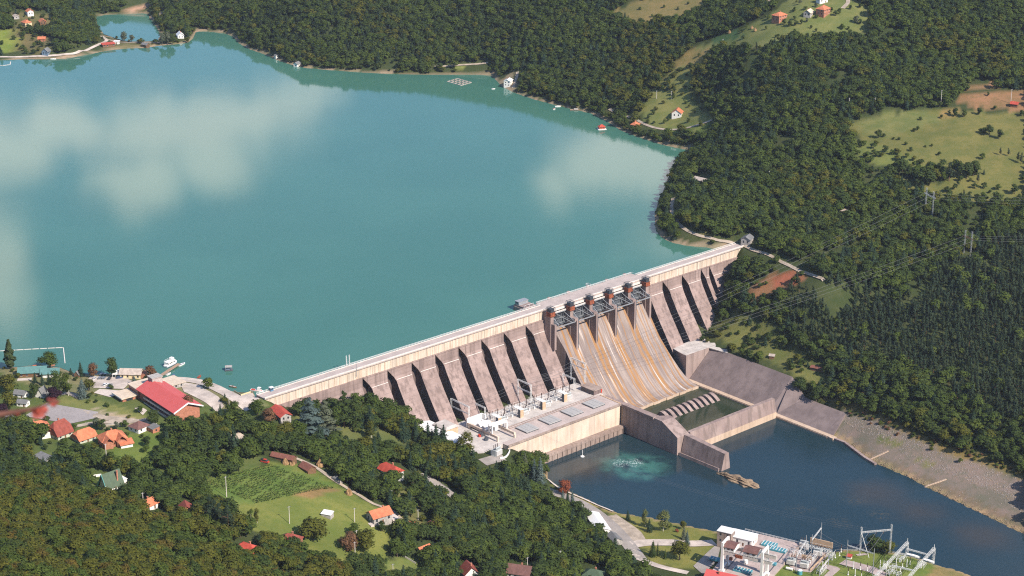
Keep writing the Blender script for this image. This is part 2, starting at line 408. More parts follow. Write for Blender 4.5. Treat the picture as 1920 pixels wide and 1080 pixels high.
def H(x, y): return float(heights(np.array([x]), np.array([y]))[0])
def G(px, py, dz=0.0):
    """the spot of ground seen at a sighting"""
    d = ray(px, py); t = np.linspace(560, 3600, 1500)
    Q = CAM + d * t[:, None]; z = heights(Q[:, 0], Q[:, 1])
    i = int(np.argmax(Q[:, 2] < z))
    t2 = np.linspace(t[max(i - 1, 0)], t[i], 24); Q = CAM + d * t2[:, None]; z = heights(Q[:, 0], Q[:, 1])
    i = int(np.argmax(Q[:, 2] <= z)); q = Q[i].copy(); q[2] = z[i] + dz
    return q
def scale_at(p): return FPX / ((np.asarray(p) - CAM) @ FV)      # pixels per metre there

def axis(*segs):
    out = []
    for a, b, st in segs: out += list(np.arange(a, b, st))
    return np.array(out + [segs[-1][1]])
GX = axis((-3200, -700, 100), (-700, -420, 14), (-420, 480, 4), (480, 760, 8), (760, 3200, 100))
GY = axis((-700, 600, 60), (600, 800, 10), (800, 1600, 4), (1600, 2400, 8), (2400, 5200, 120))
MX, MY = np.meshgrid(GX, GY); MZ = heights(MX, MY)

def grid_h(x, y):
    """height of the built ground sheet"""
    x = np.asarray(x, float); y = np.asarray(y, float)
    i = np.clip(np.searchsorted(GX, x) - 1, 0, len(GX) - 2); j = np.clip(np.searchsorted(GY, y) - 1, 0, len(GY) - 2)
    u = (x - GX[i]) / (GX[i + 1] - GX[i]); v = (y - GY[j]) / (GY[j + 1] - GY[j])
    return (MZ[j, i] * (1 - u) + MZ[j, i + 1] * u) * (1 - v) + (MZ[j + 1, i] * (1 - u) + MZ[j + 1, i + 1] * u) * v
# ---------------------------------------------------------------- ground cover
FLOOR = (.055, .070, .028)
REG = [
 ([(240, 850), (310, 835), (380, 805), (430, 815), (480, 845), (500, 868), (440, 885), (380, 915), (300, 925), (250, 900)], (.11, .135, .045)),
 ([(545, 775), (640, 790), (750, 815), (790, 822), (700, 840), (600, 830)], (.12, .135, .05)),  # outline on the ground, albedo
 ([(-50, 640), (500, 640), (510, 760), (460, 790), (300, 900), (120, 940), (-50, 900)], (.10, .13, .042)),
 ([(0, 660), (300, 700), (470, 735), (500, 760), (420, 770), (300, 735), (180, 740), (100, 740), (0, 700)], (.20, .19, .10)),
 ([(85, 757), (120, 742), (190, 752), (262, 775), (290, 785), (230, 795)], (.19, .20, .07)),
 ([(180, 765), (275, 792), (290, 800), (200, 800)], (.40, .32, .24)),
 ([(205, 850), (220, 812), (300, 812), (345, 825), (300, 855), (295, 878), (250, 880)], (.135, .18, .045)),
 ([(375, 915), (420, 895), (470, 878), (505, 868), (560, 868), (600, 885), (650, 915), (700, 945), (722, 985), (735, 1010), (730, 1050), (640, 1060), (560, 1030), (480, 1000), (400, 945)], (.165, .185, .050)),
 ([(375, 905), (440, 885), (520, 872), (560, 885), (620, 905), (560, 925), (470, 945), (400, 935)], (.125, .175, .045)),
 ([(560, 925), (600, 912), (632, 918), (590, 934), (562, 933)], (.26, .17, .08)),
 ([(720, 930), (760, 915), (790, 950), (800, 1000), (760, 985)], (.16, .15, .06)),
 ([(720, 1050), (800, 1040), (830, 1085), (700, 1085)], (.17, .19, .06)),
 ([(1100, 935), (1200, 968), (1345, 995), (1340, 1030), (1300, 1065), (1220, 1060), (1200, 1010), (1140, 965)], (.19, .19, .055)),
 ([(1035, 895), (1060, 915), (1120, 948), (1110, 955), (1050, 925)], (.19, .19, .06)),
 ([(1440, 1040), (1560, 1030), (1700, 1038), (1830, 1085), (1400, 1110)], (.16, .20, .05)),
 ([(1755, 1060), (1840, 1080), (1860, 1100), (1720, 1100)], (.24, .19, .085)),
 ([(1585, 235), (1650, 213), (1740, 206), (1800, 206), (1930, 216), (1930, 345), (1840, 345), (1780, 327), (1700, 300), (1620, 272)], (.155, .152, .052)),
 ([(1585, 235), (1650, 213), (1735, 207), (1770, 222), (1700, 245), (1650, 262)], (.155, .165, .060)),
 ([(1600, 262), (1640, 270), (1720, 300), (1740, 320), (1640, 310), (1595, 290)], (.135, .16, .05)),
 ([(1680, 330), (1760, 345), (1800, 325), (1930, 325), (1930, 385), (1820, 385), (1700, 360)], (.150, .150, .050)),
 ([(1790, 188), (1820, 172), (1930, 172), (1930, 205), (1830, 205)], (.27, .155, .085)),
 ([(1760, 205), (1800, 200), (1790, 218), (1765, 220)], (.27, .19, .075)),
 ([(1810, 160), (1880, 152), (1870, 162), (1815, 170)], (.3, .17, .1)),
 ([(1275, 112), (1300, 90), (1350, 72), (1400, 48), (1440, 30), (1480, -5), (1595, -5), (1630, 20), (1628, 62), (1580, 72), (1490, 72), (1420, 92), (1350, 88), (1310, 108)], (.165, .178, .062)),
 ([(1330, 75), (1380, 58), (1395, 68), (1340, 85)], (.06, .11, .045)),
 ([(1260, 122), (1290, 96), (1345, 90), (1310, 128)], (.25, .19, .075)),
 ([(1130, 30), (1180, 8), (1230, -8), (1340, -8), (1320, 15), (1260, 40), (1190, 45)], (.205, .165, .07)),
 ([(1195, 215), (1230, 160), (1275, 120), (1300, 130), (1290, 185), (1335, 225), (1300, 248), (1230, 242)], (.185, .19, .065)),
 ([(1235, 240), (1330, 228), (1335, 240), (1260, 252)], (.16, .19, .05)),
 ([(1400, 545), (1440, 515), (1500, 505), (1510, 522), (1450, 560), (1410, 575)], (.25, .125, .07)),
 ([(1445, 515), (1500, 508), (1500, 525), (1455, 545)], (.30, .105, .065)),
 ([(1335, 610), (1380, 590), (1450, 620), (1540, 690), (1560, 730), (1490, 705), (1430, 670), (1370, 655)], (.135, .14, .048)),
 ([(1500, 720), (1570, 760), (1660, 790), (1760, 850), (1920, 895), (1920, 880), (1800, 840), (1700, 800), (1600, 750)], (.20, .15, .06)),
 ([(1562, 795), (1575, 768), (1640, 788), (1720, 822), (1790, 858), (1830, 868), (1930, 905), (1930, 1015), (1860, 985), (1740, 928), (1640, 878), (1600, 842)], (.20, .165, .148)),
 ([(1545, 812), (1600, 826), (1640, 850), (1700, 878), (1800, 922), (1930, 985), (1930, 1020), (1740, 930), (1640, 880), (1600, 850)], (.20, .15, .115)),
 ([(1640, 812), (1700, 832), (1690, 842), (1645, 826)], (.14, .15, .06)), ([(1700, 850), (1760, 868), (1750, 880)], (.16, .16, .07)),
 ([(-30, 58), (28, 58), (34, 92), (20, 102), (-30, 104)], (.19, .23, .05)),
 ([(25, 20), (110, 30), (95, 100), (30, 98)], (.15, .13, .06)),
 ([(180, 90), (240, 80), (300, 82), (350, 76), (350, 84), (230, 96)], (.2, .17, .09)),
 ([(226, 20), (276, 8), (278, 16), (240, 24)], (.42, .26, .19)),
 ([(296, 26), (306, 18), (310, 30), (300, 36)], (.38, .32, .28)),
 ([(938, 150), (962, 135), (975, 168), (960, 175), (940, 165)], (.28, .22, .15)),
 ([(845, 124), (870, 120), (870, 127), (850, 129)], (.2, .22, .07)),
 ([(1260, 370), (1300, 435), (1340, 450), (1330, 440), (1275, 375)], (.16, .15, .06)),
 ([(1440, 355), (1470, 360), (1480, 400), (1462, 402)], (.22, .12, .07)),
 ([(1560, 375), (1620, 395), (1615, 405), (1560, 388)], (.22, .15, .09)),
 ([(1600, 745), (1640, 730), (1690, 745), (1650, 765)], (.22, .13, .07)),
]
def ground_rgb(x, y, z):
    pts = np.stack([x, y, z], -1)
    j1 = np.sin(x * .31 + y * .17) * 1.3 + np.sin(x * .83 - y * .61) * 1.0; j2 = np.sin(y * .37 - x * .23) * .9 + np.sin(x * .9 + y * .7) * .7
    px, py, w = proj(pts); px = px + j1 * 1.6; py = py + j2 * 1.2
    c = np.empty(pts.shape); c[:] = FLOOR
    front = w > 100
    for poly, rgb in REG:
        c[inpoly(px, py, poly) & front] = rgb
    dl = np.minimum(sdist(x, y, LAKE), sdist(x, y, INLET))
    sh = (dl < 3.2) & (dl > -4); c[sh] = (.30, .23, .17)
    c[dl < -4] = (.1, .14, .1)
    dr = sdist(x, y, RIVER); c[(dr < 2.5) & (dr > -3)] = (.34, .25, .15)
    return c

fl = ground_rgb(MX.ravel(), MY.ravel(), MZ.ravel())
ny, nx = MX.shape
me = bpy.data.meshes.new('terrain')
idx = np.arange(nx * ny).reshape(ny, nx)
faces = np.stack([idx[:-1, :-1], idx[:-1, 1:], idx[1:, 1:], idx[1:, :-1]], -1).reshape(-1, 4)
me.vertices.add(nx * ny); me.vertices.foreach_set('co', np.stack([MX, MY, MZ], -1).ravel())
me.loops.add(faces.size); me.loops.foreach_set('vertex_index', faces.ravel().astype(np.int32))
me.polygons.add(len(faces)); me.polygons.foreach_set('loop_start', (np.arange(len(faces)) * 4).astype(np.int32))
me.polygons.foreach_set('use_smooth', [True] * len(faces))
ca = me.color_attributes.new('ground', 'FLOAT_COLOR', 'POINT')
ca.data.foreach_set('color', np.concatenate([fl, np.ones((len(fl), 1))], 1).astype(np.float32).ravel())
me.update(); me.validate()
terr = bpy.data.objects.new('terrain', me); COL.objects.link(terr); tag(terr, kind='structure')
m, nt, b = newmat('soil_and_grass')
at = nt.nodes.new('ShaderNodeVertexColor'); at.layer_name = 'ground'
g1 = noise(nt, .045, 5, .6); g2 = noise(nt, .35, 5, .65); g3 = noise(nt, 1.4, 3, .6)
c = mixrgb(nt, ramp(nt, g1, .35, .65), mixrgb(nt, 1, at.outputs[0], (.78, .84, .72), 'MULTIPLY'), mixrgb(nt, 1, at.outputs[0], (1.16, 1.06, .98), 'MULTIPLY'))
c = mixrgb(nt, math_(nt, 'MULTIPLY', ramp(nt, noise(nt, .11, 6, .7), .48, .66), .6), c, mixrgb(nt, 1, at.outputs[0], (.66, .80, .60), 'MULTIPLY'))
c = mixrgb(nt, math_(nt, 'MULTIPLY', ramp(nt, g2, .5, .72), .55), c, mixrgb(nt, 1, at.outputs[0], (.58, .72, .52), 'MULTIPLY'))
c = mixrgb(nt, math_(nt, 'MULTIPLY', ramp(nt, g3, .5, .8), .45), c, mixrgb(nt, 1, at.outputs[0], (.5, .55, .5), 'MULTIPLY'))
nt.links.new(c, b.inputs['Base Color']); b.inputs['Roughness'].default_value = .95; b.inputs['Specular IOR Level'].default_value = .1
bm_ = nt.nodes.new('ShaderNodeBump'); bm_.inputs['Strength'].default_value = .6; bm_.inputs['Distance'].default_value = .5
nt.links.new(g3, bm_.inputs['Height']); nt.links.new(bm_.outputs[0], b.inputs['Normal'])
me.materials.append(m)

# ---------------------------------------------------------------- water
def water_sheet(name, poly, z, mat):
    bm = bmesh.new(); vs = [bm.verts.new((x, y, z)) for x, y in poly]
    f = bm.faces.new(vs); f.normal_update()
    if f.normal.z < 0: f.normal_flip()
    bmesh.ops.triangulate(bm, faces=[f]); me = bpy.data.meshes.new(name); bm.to_mesh(me); bm.free()
    me.materials.append(mat); o = bpy.data.objects.new(name, me); COL.objects.link(o); return tag(o, kind='structure')

def watermat(name, col, col2, rough, wave, bump, spot=None):
    m, nt, b = newmat(name)
    geo = nt.nodes.new('ShaderNodeNewGeometry').outputs['Position']
    c = mixrgb(nt, ramp(nt, noise(nt, .006, 4, .55, geo), .35, .65), col, col2)
    r = rough
    if spot: c = spot(nt, geo, c)
    nt.links.new(c, b.inputs['Base Color'])
    n = noise(nt, wave, 3, .6, geo, (1, 1.6, 1)); bmp = nt.nodes.new('ShaderNodeBump')
    # calm lanes and ruffled patches
    patch = math_(nt, 'ADD', math_(nt, 'MULTIPLY', ramp(nt, noise(nt, .009, 3, .5, geo), .42, .62), .9), .12)
    nt.links.new(math_(nt, 'MULTIPLY', patch, bump), bmp.inputs['Strength']); bmp.inputs['Distance'].default_value = .3
    nt.links.new(n, bmp.inputs['Height']); nt.links.new(bmp.outputs[0], b.inputs['Normal'])
    b.inputs['Roughness'].default_value = r; b.inputs['IOR'].default_value = 1.33; b.inputs['Specular IOR Level'].default_value = .5
    return m

def blob(nt, geo, c, r, soft, warp=6, wscale=.12):
    """soft-edged patch of the surface around a place"""
    n = nt.nodes.new('ShaderNodeVectorMath'); n.operation = 'DISTANCE'
    w = nt.nodes.new('ShaderNodeTexNoise'); w.inputs['Scale'].default_value = wscale; w.inputs['Detail'].default_value = 5
    nt.links.new(geo, w.inputs['Vector'])
    vm = nt.nodes.new('ShaderNodeVectorMath'); vm.operation = 'MULTIPLY_ADD'
    nt.links.new(w.outputs[1], vm.inputs[0]); vm.inputs[1].default_value = (warp * 2,) * 3
    nt.links.new(geo, vm.inputs[2])
    nt.links.new(vm.outputs[0], n.inputs[0]); n.inputs[1].default_value = (c[0] + warp, c[1] + warp, c[2] + warp)
    mr = nt.nodes.new('ShaderNodeMapRange'); mr.interpolation_type = 'SMOOTHSTEP'
    mr.inputs[1].default_value = r + soft; mr.inputs[2].default_value = max(r - soft, 0)
    nt.links.new(n.outputs[1], mr.inputs[0]); return mr.outputs[0]

mlake = watermat('lake_water', (.050, .152, .115), (.057, .165, .124), .05, .3, .035)
water_sheet('lake_water', LAKE, 0, mlake)
water_sheet('inlet_water', INLET, 0, mlake)
boil = bp(1190, 872, RZ); shal = [bp(1640, 925, RZ), bp(1720, 960, RZ), bp(1840, 1005, RZ), bp(1100, 880, RZ)]
def river_spots(nt, geo, c):
    for q, r, s in ((shal[0], 16, 14), (shal[1], 14, 14), (shal[2], 18, 15), (shal[3], 14, 14)):
        c = mixrgb(nt, math_(nt, 'MULTIPLY', blob(nt, geo, q, r, s, 10, .05), .6), c, (.055, .045, .035))
    for sx_, sy_ in ((1500, 955), (1600, 940), (1650, 965), (1575, 978)):
        q = bp(sx_, sy_, RZ)
        gr = math_(nt, 'MULTIPLY', blob(nt, geo, q, 5, 6, 9, .1), math_(nt, 'MULTIPLY', ramp(nt, noise(nt, .8, 4, .6, geo), .45, .7), .5))
        c = mixrgb(nt, gr, c, (.13, .10, .05))
    g = math_(nt, 'MULTIPLY', blob(nt, geo, boil, 19, 9, 12, .07), ramp(nt, noise(nt, .1, 5, .6, geo), .3, .6))
    c = mixrgb(nt, math_(nt, 'MULTIPLY', g, .6), c, (.07, .22, .18))
    for q in (bp(1163, 868, RZ), bp(1190, 868, RZ)):
        f = math_(nt, 'MULTIPLY', blob(nt, geo, q, 5, 3, 3, .3), ramp(nt, noise(nt, .9, 5, .7, geo), .48, .66))
        c = mixrgb(nt, f, c, (.62, .72, .70))
    return c
mriver = watermat('river_water', (.012, .030, .040), (.016, .038, .050), .05, .5, .22, river_spots)
water_sheet('river_water', [(-30, 900), (700, 640), (900, 900), (560, 1260), (215, 1400), (-30, 1230)], RZ, mriver)
mpool = watermat('pool_water', (.022, .034, .022), (.034, .046, .026), .04, .4, .06)
water_sheet('pool_water', [tuple(W(s, v)[:2]) for s, v in ((246, 40), (347, 40), (347, 125.5), (250, 125.5))], RZ + .05, mpool)

# ---------------------------------------------------------------- roads and paved areas
def path_of(pxs):
    q = [G(*p) for p in pxs]; out = []
    for i in range(len(q) - 1):
        p0 = q[max(i - 1, 0)]; p1 = q[i]; p2 = q[i + 1]; p3 = q[min(i + 2, len(q) - 1)]
        n = max(2, int(np.linalg.norm(p2 - p1) / 3))
        for k in range(n):
            t = k / n
            out.append(.5 * (2 * p1 + (p2 - p0) * t + (2 * p0 - 5 * p1 + 4 * p2 - p3) * t * t + (3 * p1 - p0 - 3 * p2 + p3) * t ** 3))
    return np.array(out + [q[-1]])
ROADS = []
def ribbon(name, pxs, w, mat, lift=.22, zs=None, kind='structure'):
    q = path_of(pxs); ROADS.append((q[:, :2], w / 2)); n = len(q)
    d = np.gradient(q[:, :2], axis=0); d /= np.linalg.norm(d, axis=1)[:, None] + 1e-9
    nrm = np.stack([-d[:, 1], d[:, 0]], 1); mb = MB(); cols = 5
    offs = np.linspace(-w / 2, w / 2, cols)
    pts = q[:, None, :2] + nrm[:, None] * offs[None, :, None]
    zc = grid_h(q[:, 0], q[:, 1]); zz = np.maximum(grid_h(pts[..., 0], pts[..., 1]), zc[:, None] - .3) + lift + .12
    mb.v = [(*pts[i, j], zz[i, j]) for i in range(n) for j in range(cols)]
    mb.f = [(i * cols + j, i * cols + j + 1, (i + 1) * cols + j + 1, (i + 1) * cols + j) for i in range(n - 1) for j in range(cols - 1)]
    mb.f = [f[::-1] for f in mb.f] if 0 else mb.f
    mb.m = [0] * len(mb.f)
    o = mb.build(name, mat); return tag(o, kind=kind)
PAVED = []
def sheet(name, pxs, mat, lift=.2, world=None):
    pts = [G(*p)[:2] for p in pxs] if world is None else world
    PAVED.append([tuple(p) for p in pts])
    bm = bmesh.new(); f = bm.faces.new([bm.verts.new((p[0], p[1], 0)) for p in pts]); f.normal_update()
    if f.normal.z < 0: f.normal_flip()
    bmesh.ops.triangulate(bm, faces=[f])
    for _ in range(4):
        es = [e for e in bm.edges if e.calc_length() > 5]
        if not es: break
        bmesh.ops.subdivide_edges(bm, edges=es, cuts=1); bmesh.ops.triangulate(bm, faces=bm.faces[:])
    xy = np.array([(v.co.x, v.co.y) for v in bm.verts]); z = grid_h(xy[:, 0], xy[:, 1]) + lift + .1
    for v, zz in zip(bm.verts, z): v.co.z = zz
    me = bpy.data.meshes.new(name); bm.to_mesh(me); bm.free(); me.materials.append(mat)
    o = bpy.data.objects.new(name, me); COL.objects.link(o); return tag(o, kind='structure')
mgravel = plain('pale_gravel', (.56, .475, .41), .95, .3, .12, fine=1.5)
masph = plain('worn_asphalt', (.34, .30, .27), .95, .22, .1, fine=1.2)
mcourt = plain('court_asphalt', (.335, .30, .29), .95, .12, .06, fine=.7)
mdirt = plain('dirt_track', (.42, .345, .27), .95, .3, .2, fine=1.4)
mplaza = plain('pale_paving', (.60, .52, .46), .95, .15, .12, fine=1.0)
sheet('car_park', [(170, 706), (232, 708), (258, 720), (240, 722), (232, 730), (176, 728), (160, 718)], mgravel)
sheet('sport_court', [(45, 781), (88, 756), (185, 773), (178, 785), (132, 795)], mcourt)
sheet('hotel_terrace_paving', [(176, 737), (187, 730), (226, 733), (222, 741), (206, 745)], mplaza)
sheet('hotel_forecourt', [(335, 716), (372, 722), (410, 745), (420, 762), (408, 775), (385, 755), (345, 735)], mgravel)
ribbon('lakeside_road', [(318, 711), (350, 713), (375, 717), (400, 726), (425, 738), (450, 752), (470, 768)], 9, mgravel)
sheet('crest_apron', [(452, 743), (474, 737), (487, 748), (470, 760), (455, 754)], mgravel, .25)
ribbon('village_lane', [(30, 792), (55, 797), (130, 801), (180, 793), (240, 792), (280, 786)], 4, mdirt)
sheet('dirt_yard', [(150, 768), (200, 780), (272, 788), (262, 793), (215, 792), (175, 783)], mdirt)
sheet('hotel_patio', [(252, 766), (264, 763), (276, 770), (268, 779)], mplaza)
ribbon('lane', [(115, 740), (130, 738), (150, 747)], 4, masph)
ribbon('field_track', [(555, 860), (575, 868), (600, 882), (625, 900), (650, 915), (675, 930), (700, 945), (735, 958), (752, 975)], 3, mdirt)
ribbon('winding_road', [(786, 890), (800, 897), (820, 909), (840, 924), (856, 938)], 6.5, masph)
ribbon('powerhouse_road', [(905, 868), (925, 862), (945, 858)], 10, masph)
ribbon('riverside_road', [(1018, 917), (1040, 925), (1075, 938), (1110, 957), (1140, 980), (1165, 1005), (1185, 1030), (1200, 1050)], 9, masph)
ribbon('riverside_walk', [(1026, 899), (1050, 917), (1089, 934), (1125, 950), (1150, 960)], 1.6, mplaza, .5)
ribbon('gravel_track', [(1185, 1022), (1215, 1018), (1260, 1018), (1300, 1020), (1340, 1018)], 9, mgravel)
ribbon('gravel_spur', [(1140, 968), (1165, 985), (1185, 1000), (1195, 1018)], 12, mdirt, .16)
sheet('switchyard_forecourt', [(1300, 1062), (1345, 1020), (1352, 1022), (1345, 1052), (1318, 1078)], masph)
ribbon('lower_lane', [(1185, 1030), (1195, 1045), (1235, 1062), (1290, 1075)], 5, mgravel)
ribbon('hillside_road', [(1262, 372), (1259, 392), (1266, 412), (1284, 430), (1310, 442), (1345, 451), (1378, 460), (1405, 466), (1440, 478), (1465, 492), (1500, 509), (1545, 524)], 3.0, mdirt)
ribbon('shore_path', [(1142, 205), (1165, 216), (1185, 222), (1215, 236), (1245, 243), (1290, 240), (1335, 226)], 3, mdirt)
ribbon('shore_path', [(970, 135), (968, 148), (962, 165)], 3, mdirt)
ribbon('forest_track', [(815, 125), (845, 124), (870, 122), (915, 118)], 3, mdirt)
ribbon('causeway_road', [(0, 107), (60, 106), (110, 104), (150, 96), (185, 84), (200, 76), (190, 68)], 4, mgravel)
ribbon('causeway_path', [(196, 72), (215, 78), (235, 80), (300, 80)], 3, mdirt)
ribbon('hill_lane', [(1440, 6), (1450, -4), (1500, -2)], 3, mdirt)
ribbon('hill_lane', [(1588, -3), (1590, 5), (1580, 16)], 4, mdirt)
# ---------------------------------------------------------------- trees
EXC = []          # spots kept clear of wild trees: x, y, radius
def leaves(cen, nor, size, rng, aspect=.8):
    n = len(cen)
    nor = nor / (np.linalg.norm(nor, axis=1)[:, None] + 1e-9)
    r = rng.normal(size=(n, 3)); t = np.cross(nor, r); t /= np.linalg.norm(t, axis=1)[:, None] + 1e-9
    u = np.cross(nor, t); s = (size * rng.uniform(.6, 1.35, n))[:, None]
    V = np.stack([cen - t * s - u * s * aspect * .4, cen + u * s * aspect * -.9, cen + t * s + u * s * aspect * .3, cen + u * s * aspect], 1).reshape(-1, 3)
    F = np.arange(4 * n).reshape(n, 4)
    return V, F
def sphere_pts(n, rng):
    p = rng.normal(size=(n, 3)); return p / np.linalg.norm(p, axis=1)[:, None]
OCT_V = np.array([(1, 0, 0), (-1, 0, 0), (0, 1, 0), (0, -1, 0), (0, 0, 1), (0, 0, -1)], float)  # solid cores added inside the foliage to block light
OCT_F = [(0, 2, 4), (2, 1, 4), (1, 3, 4), (3, 0, 4), (2, 0, 5), (1, 2, 5), (3, 1, 5), (0, 3, 5)]

def crown_data(kind, seed, n):
    """leaf faces and inner light-blocking cores of one crown; units are metres for a tree about nine metres tall"""
    rng = np.random.RandomState(seed); Vs = []; Fs = []; Ns = []; o = 0
    zc = {'broad': 5.0, 'birch': 6.2, 'walnut': 4.6, 'bush': .9, 'poplar': 6, 'spruce': 3, 'pine': 6, 'cedar': 5}[kind]; zk = {'spruce': .35, 'poplar': .15, 'pine': .5, 'birch': .6, 'cedar': .5}.get(kind, 1)
    def put(V, F, N=None):
        # leaves of one bough share its rounded outline, so their shading follows the bough
        nonlocal o
        out = (V - (0, 0, zc)) * (1, 1, zk); out = out / (np.linalg.norm(out, axis=1)[:, None] + 1e-6)
        N = out if N is None else np.repeat(N / (np.linalg.norm(N, axis=1)[:, None] + 1e-6), len(V) // len(N), 0) * .75 + out * .45
        N = N + rng.normal(size=N.shape) * .16 + (0, 0, .22)
        Ns.append(N / np.linalg.norm(N, axis=1)[:, None])
        Vs.append(V); Fs.extend([tuple(int(i) + o for i in f) for f in F]); o += len(V)
    if kind in ('broad', 'birch', 'bush', 'walnut'):
        if kind == 'broad': H0, hz, rr, nl = 5.0, 3.7, 3.5, 11
        elif kind == 'birch': H0, hz, rr, nl = 6.2, 5.4, 2.4, 11
        elif kind == 'walnut': H0, hz, rr, nl = 4.6, 3.8, 4.8, 14
        else: H0, hz, rr, nl = 1.0, 1.1, 1.4, 5
        lob = sphere_pts(nl, rng) * np.array([rr, rr, hz]) * rng.uniform(.4, .78, (nl, 1)) + (0, 0, H0)
        lr = rng.uniform(.36, .56, nl) * rr
        lob[0] = (0, 0, H0 + hz * .45); lr[0] = rr * .55
        k = max(6, n // nl)
        for c, r in zip(lob, lr):
            d = sphere_pts(k, rng); d[:, 2] = np.where(d[:, 2] < -.35, -d[:, 2], d[:, 2])
            rad = r * rng.uniform(.72, 1.12, (k, 1)) * (1 + .22 * np.sin(d[:, :1] * 7 + seed) * np.sin(d[:, 1:2] * 6))
            cen = c + d * rad * np.array([1, 1, .95 if kind != 'birch' else 1.5])
            put(*leaves(cen, d + rng.normal(size=d.shape) * .42 + (0, 0, .5), rr * (9.0 / max(k, 9)) ** .42 * .25 + .02, rng), d)
            put(c + OCT_V * r * .62, OCT_F)
    elif kind == 'poplar':
        k = n; t = rng.uniform(0, 1, k); a = rng.uniform(0, 6.28, k)
        R = (np.sin(np.clip(t * 1.08, 0, 1) ** .6 * math.pi) * 1.15 + .25) * (1 + .25 * np.sin(t * 23 + a * 2)) * rng.uniform(.7, 1.1, k)
        cen = np.stack([R * np.cos(a), R * np.sin(a), 1.0 + t * 10.5], 1)
        put(*leaves(cen, np.stack([np.cos(a), np.sin(a), .6 + 0 * a], 1) + rng.normal(size=(k, 3)) * .4, .34, rng), np.stack([np.cos(a), np.sin(a), .3 + 0 * a], 1))
        for z in range(2, 11): put(np.array([0, 0, z]) + OCT_V * np.array([.75, .75, 1]) * (1 if z < 9 else .6), OCT_F)
    elif kind == 'spruce':
        nt_ = 11; k = max(8, n // nt_)
        for i in range(nt_):
            f = i / (nt_ - 1); z = 1.2 + f * 8.6; R = 2.75 * (1 - f) ** .85 + .2
            a = rng.uniform(0, 6.28, k); rad = R * rng.uniform(.25, 1.08, k) * (1 + .18 * np.sin(a * 5 + i))
            cen = np.stack([rad * np.cos(a), rad * np.sin(a), z - rad * .38 + rng.normal(size=k) * .16], 1)
            put(*leaves(cen, np.stack([np.cos(a) * .8, np.sin(a) * .8, 1 + 0 * a], 1) + rng.normal(size=(k, 3)) * .3, .72 * (1 - f * .55) * (22 / max(k, 12)) ** .36, rng, .6), np.stack([np.cos(a), np.sin(a), .7 + 0 * a], 1))
        C = np.array([(math.cos(t), math.sin(t), 0) for t in np.arange(6) * math.pi / 3])
        put(np.concatenate([C * 1.5 + (0, 0, 1.2), [[0, 0, 9.6]]]), [(i, (i + 1) % 6, 6) for i in range(6)] + [tuple(range(6))[::-1]])
    elif kind == 'pine':
        nl = 8
        for i in range(nl):
            f = i / (nl - 1); z = 3.6 + f * 6.2; R = (2.0 * (1 - f * .74)) * rng.uniform(.8, 1.15); k = max(6, n // nl)
            d = sphere_pts(k, rng); c = np.array([*(rng.normal(size=2) * .35), z])
            cen = c + d * np.array([R, R, .85]) * rng.uniform(.75, 1.1, (k, 1))
            put(*leaves(cen, d * .8 + rng.normal(size=d.shape) * .4 + (0, 0, .5), .42 * (20 / max(k, 12)) ** .5, rng, .7), d)
            put(c + OCT_V * np.array([R * .55, R * .55, .7]), OCT_F)
    elif kind == 'cedar':
        nl = 15
        for i in range(nl):
            f = i / (nl - 1); z = 2.0 + f * 8.0; R = 3.3 * (1 - f) ** .7 + .3; a = i * 2.4; k = max(8, n // nl)
            d = sphere_pts(k, rng); c = np.array([math.cos(a) * R * .5, math.sin(a) * R * .5, z])
            cen = c + d * np.array([R * .62, R * .62, .38]) * rng.uniform(.6, 1.1, (k, 1)); cen[:, 2] -= np.hypot(cen[:, 0], cen[:, 1]) * .18
            put(*leaves(cen, d * .4 + rng.normal(size=d.shape) * .35 + (0, 0, .9), .5 * (1 - f * .4), rng, .6), d * (1, 1, .6) + (0, 0, .5))
            put(c + OCT_V * np.array([R * .4, R * .4, .25]), OCT_F)
    return np.concatenate(Vs), Fs, np.concatenate(Ns)

def trunk_data(kind, seed):
    rng = np.random.RandomState(seed + 99); mb = MB()
    top, r = {'broad': (5.6, .26), 'birch': (8, .17), 'walnut': (5, .34), 'bush': (.9, .07), 'poplar': (10, .25), 'spruce': (9, .22), 'pine': (9, .2), 'cedar': (9, .3)}[kind]
    x = 0; y = 0; p = (0, 0, -.6)
    for i in range(4):
        q = (x + rng.normal() * .1, y + rng.normal() * .1, top * (i + 1) / 4)
        mb.cyl(p, q, r * (1 - i * .22), r * (1 - (i + 1) * .22), 6); p = q; x, y = q[:2]
    if kind in ('broad', 'walnut', 'birch', 'pine'):
        for i in range(4):
            a = rng.uniform(0, 6.28); z = top * rng.uniform(.42, .75); l = rng.uniform(1, 2) * (1.0 if kind != 'birch' else .6)
            mb.cyl((x * .7, y * .7, z), (math.cos(a) * l, math.sin(a) * l, z + l * .75), r * .42, r * .15, 5)
    return np.array(mb.v), mb.f

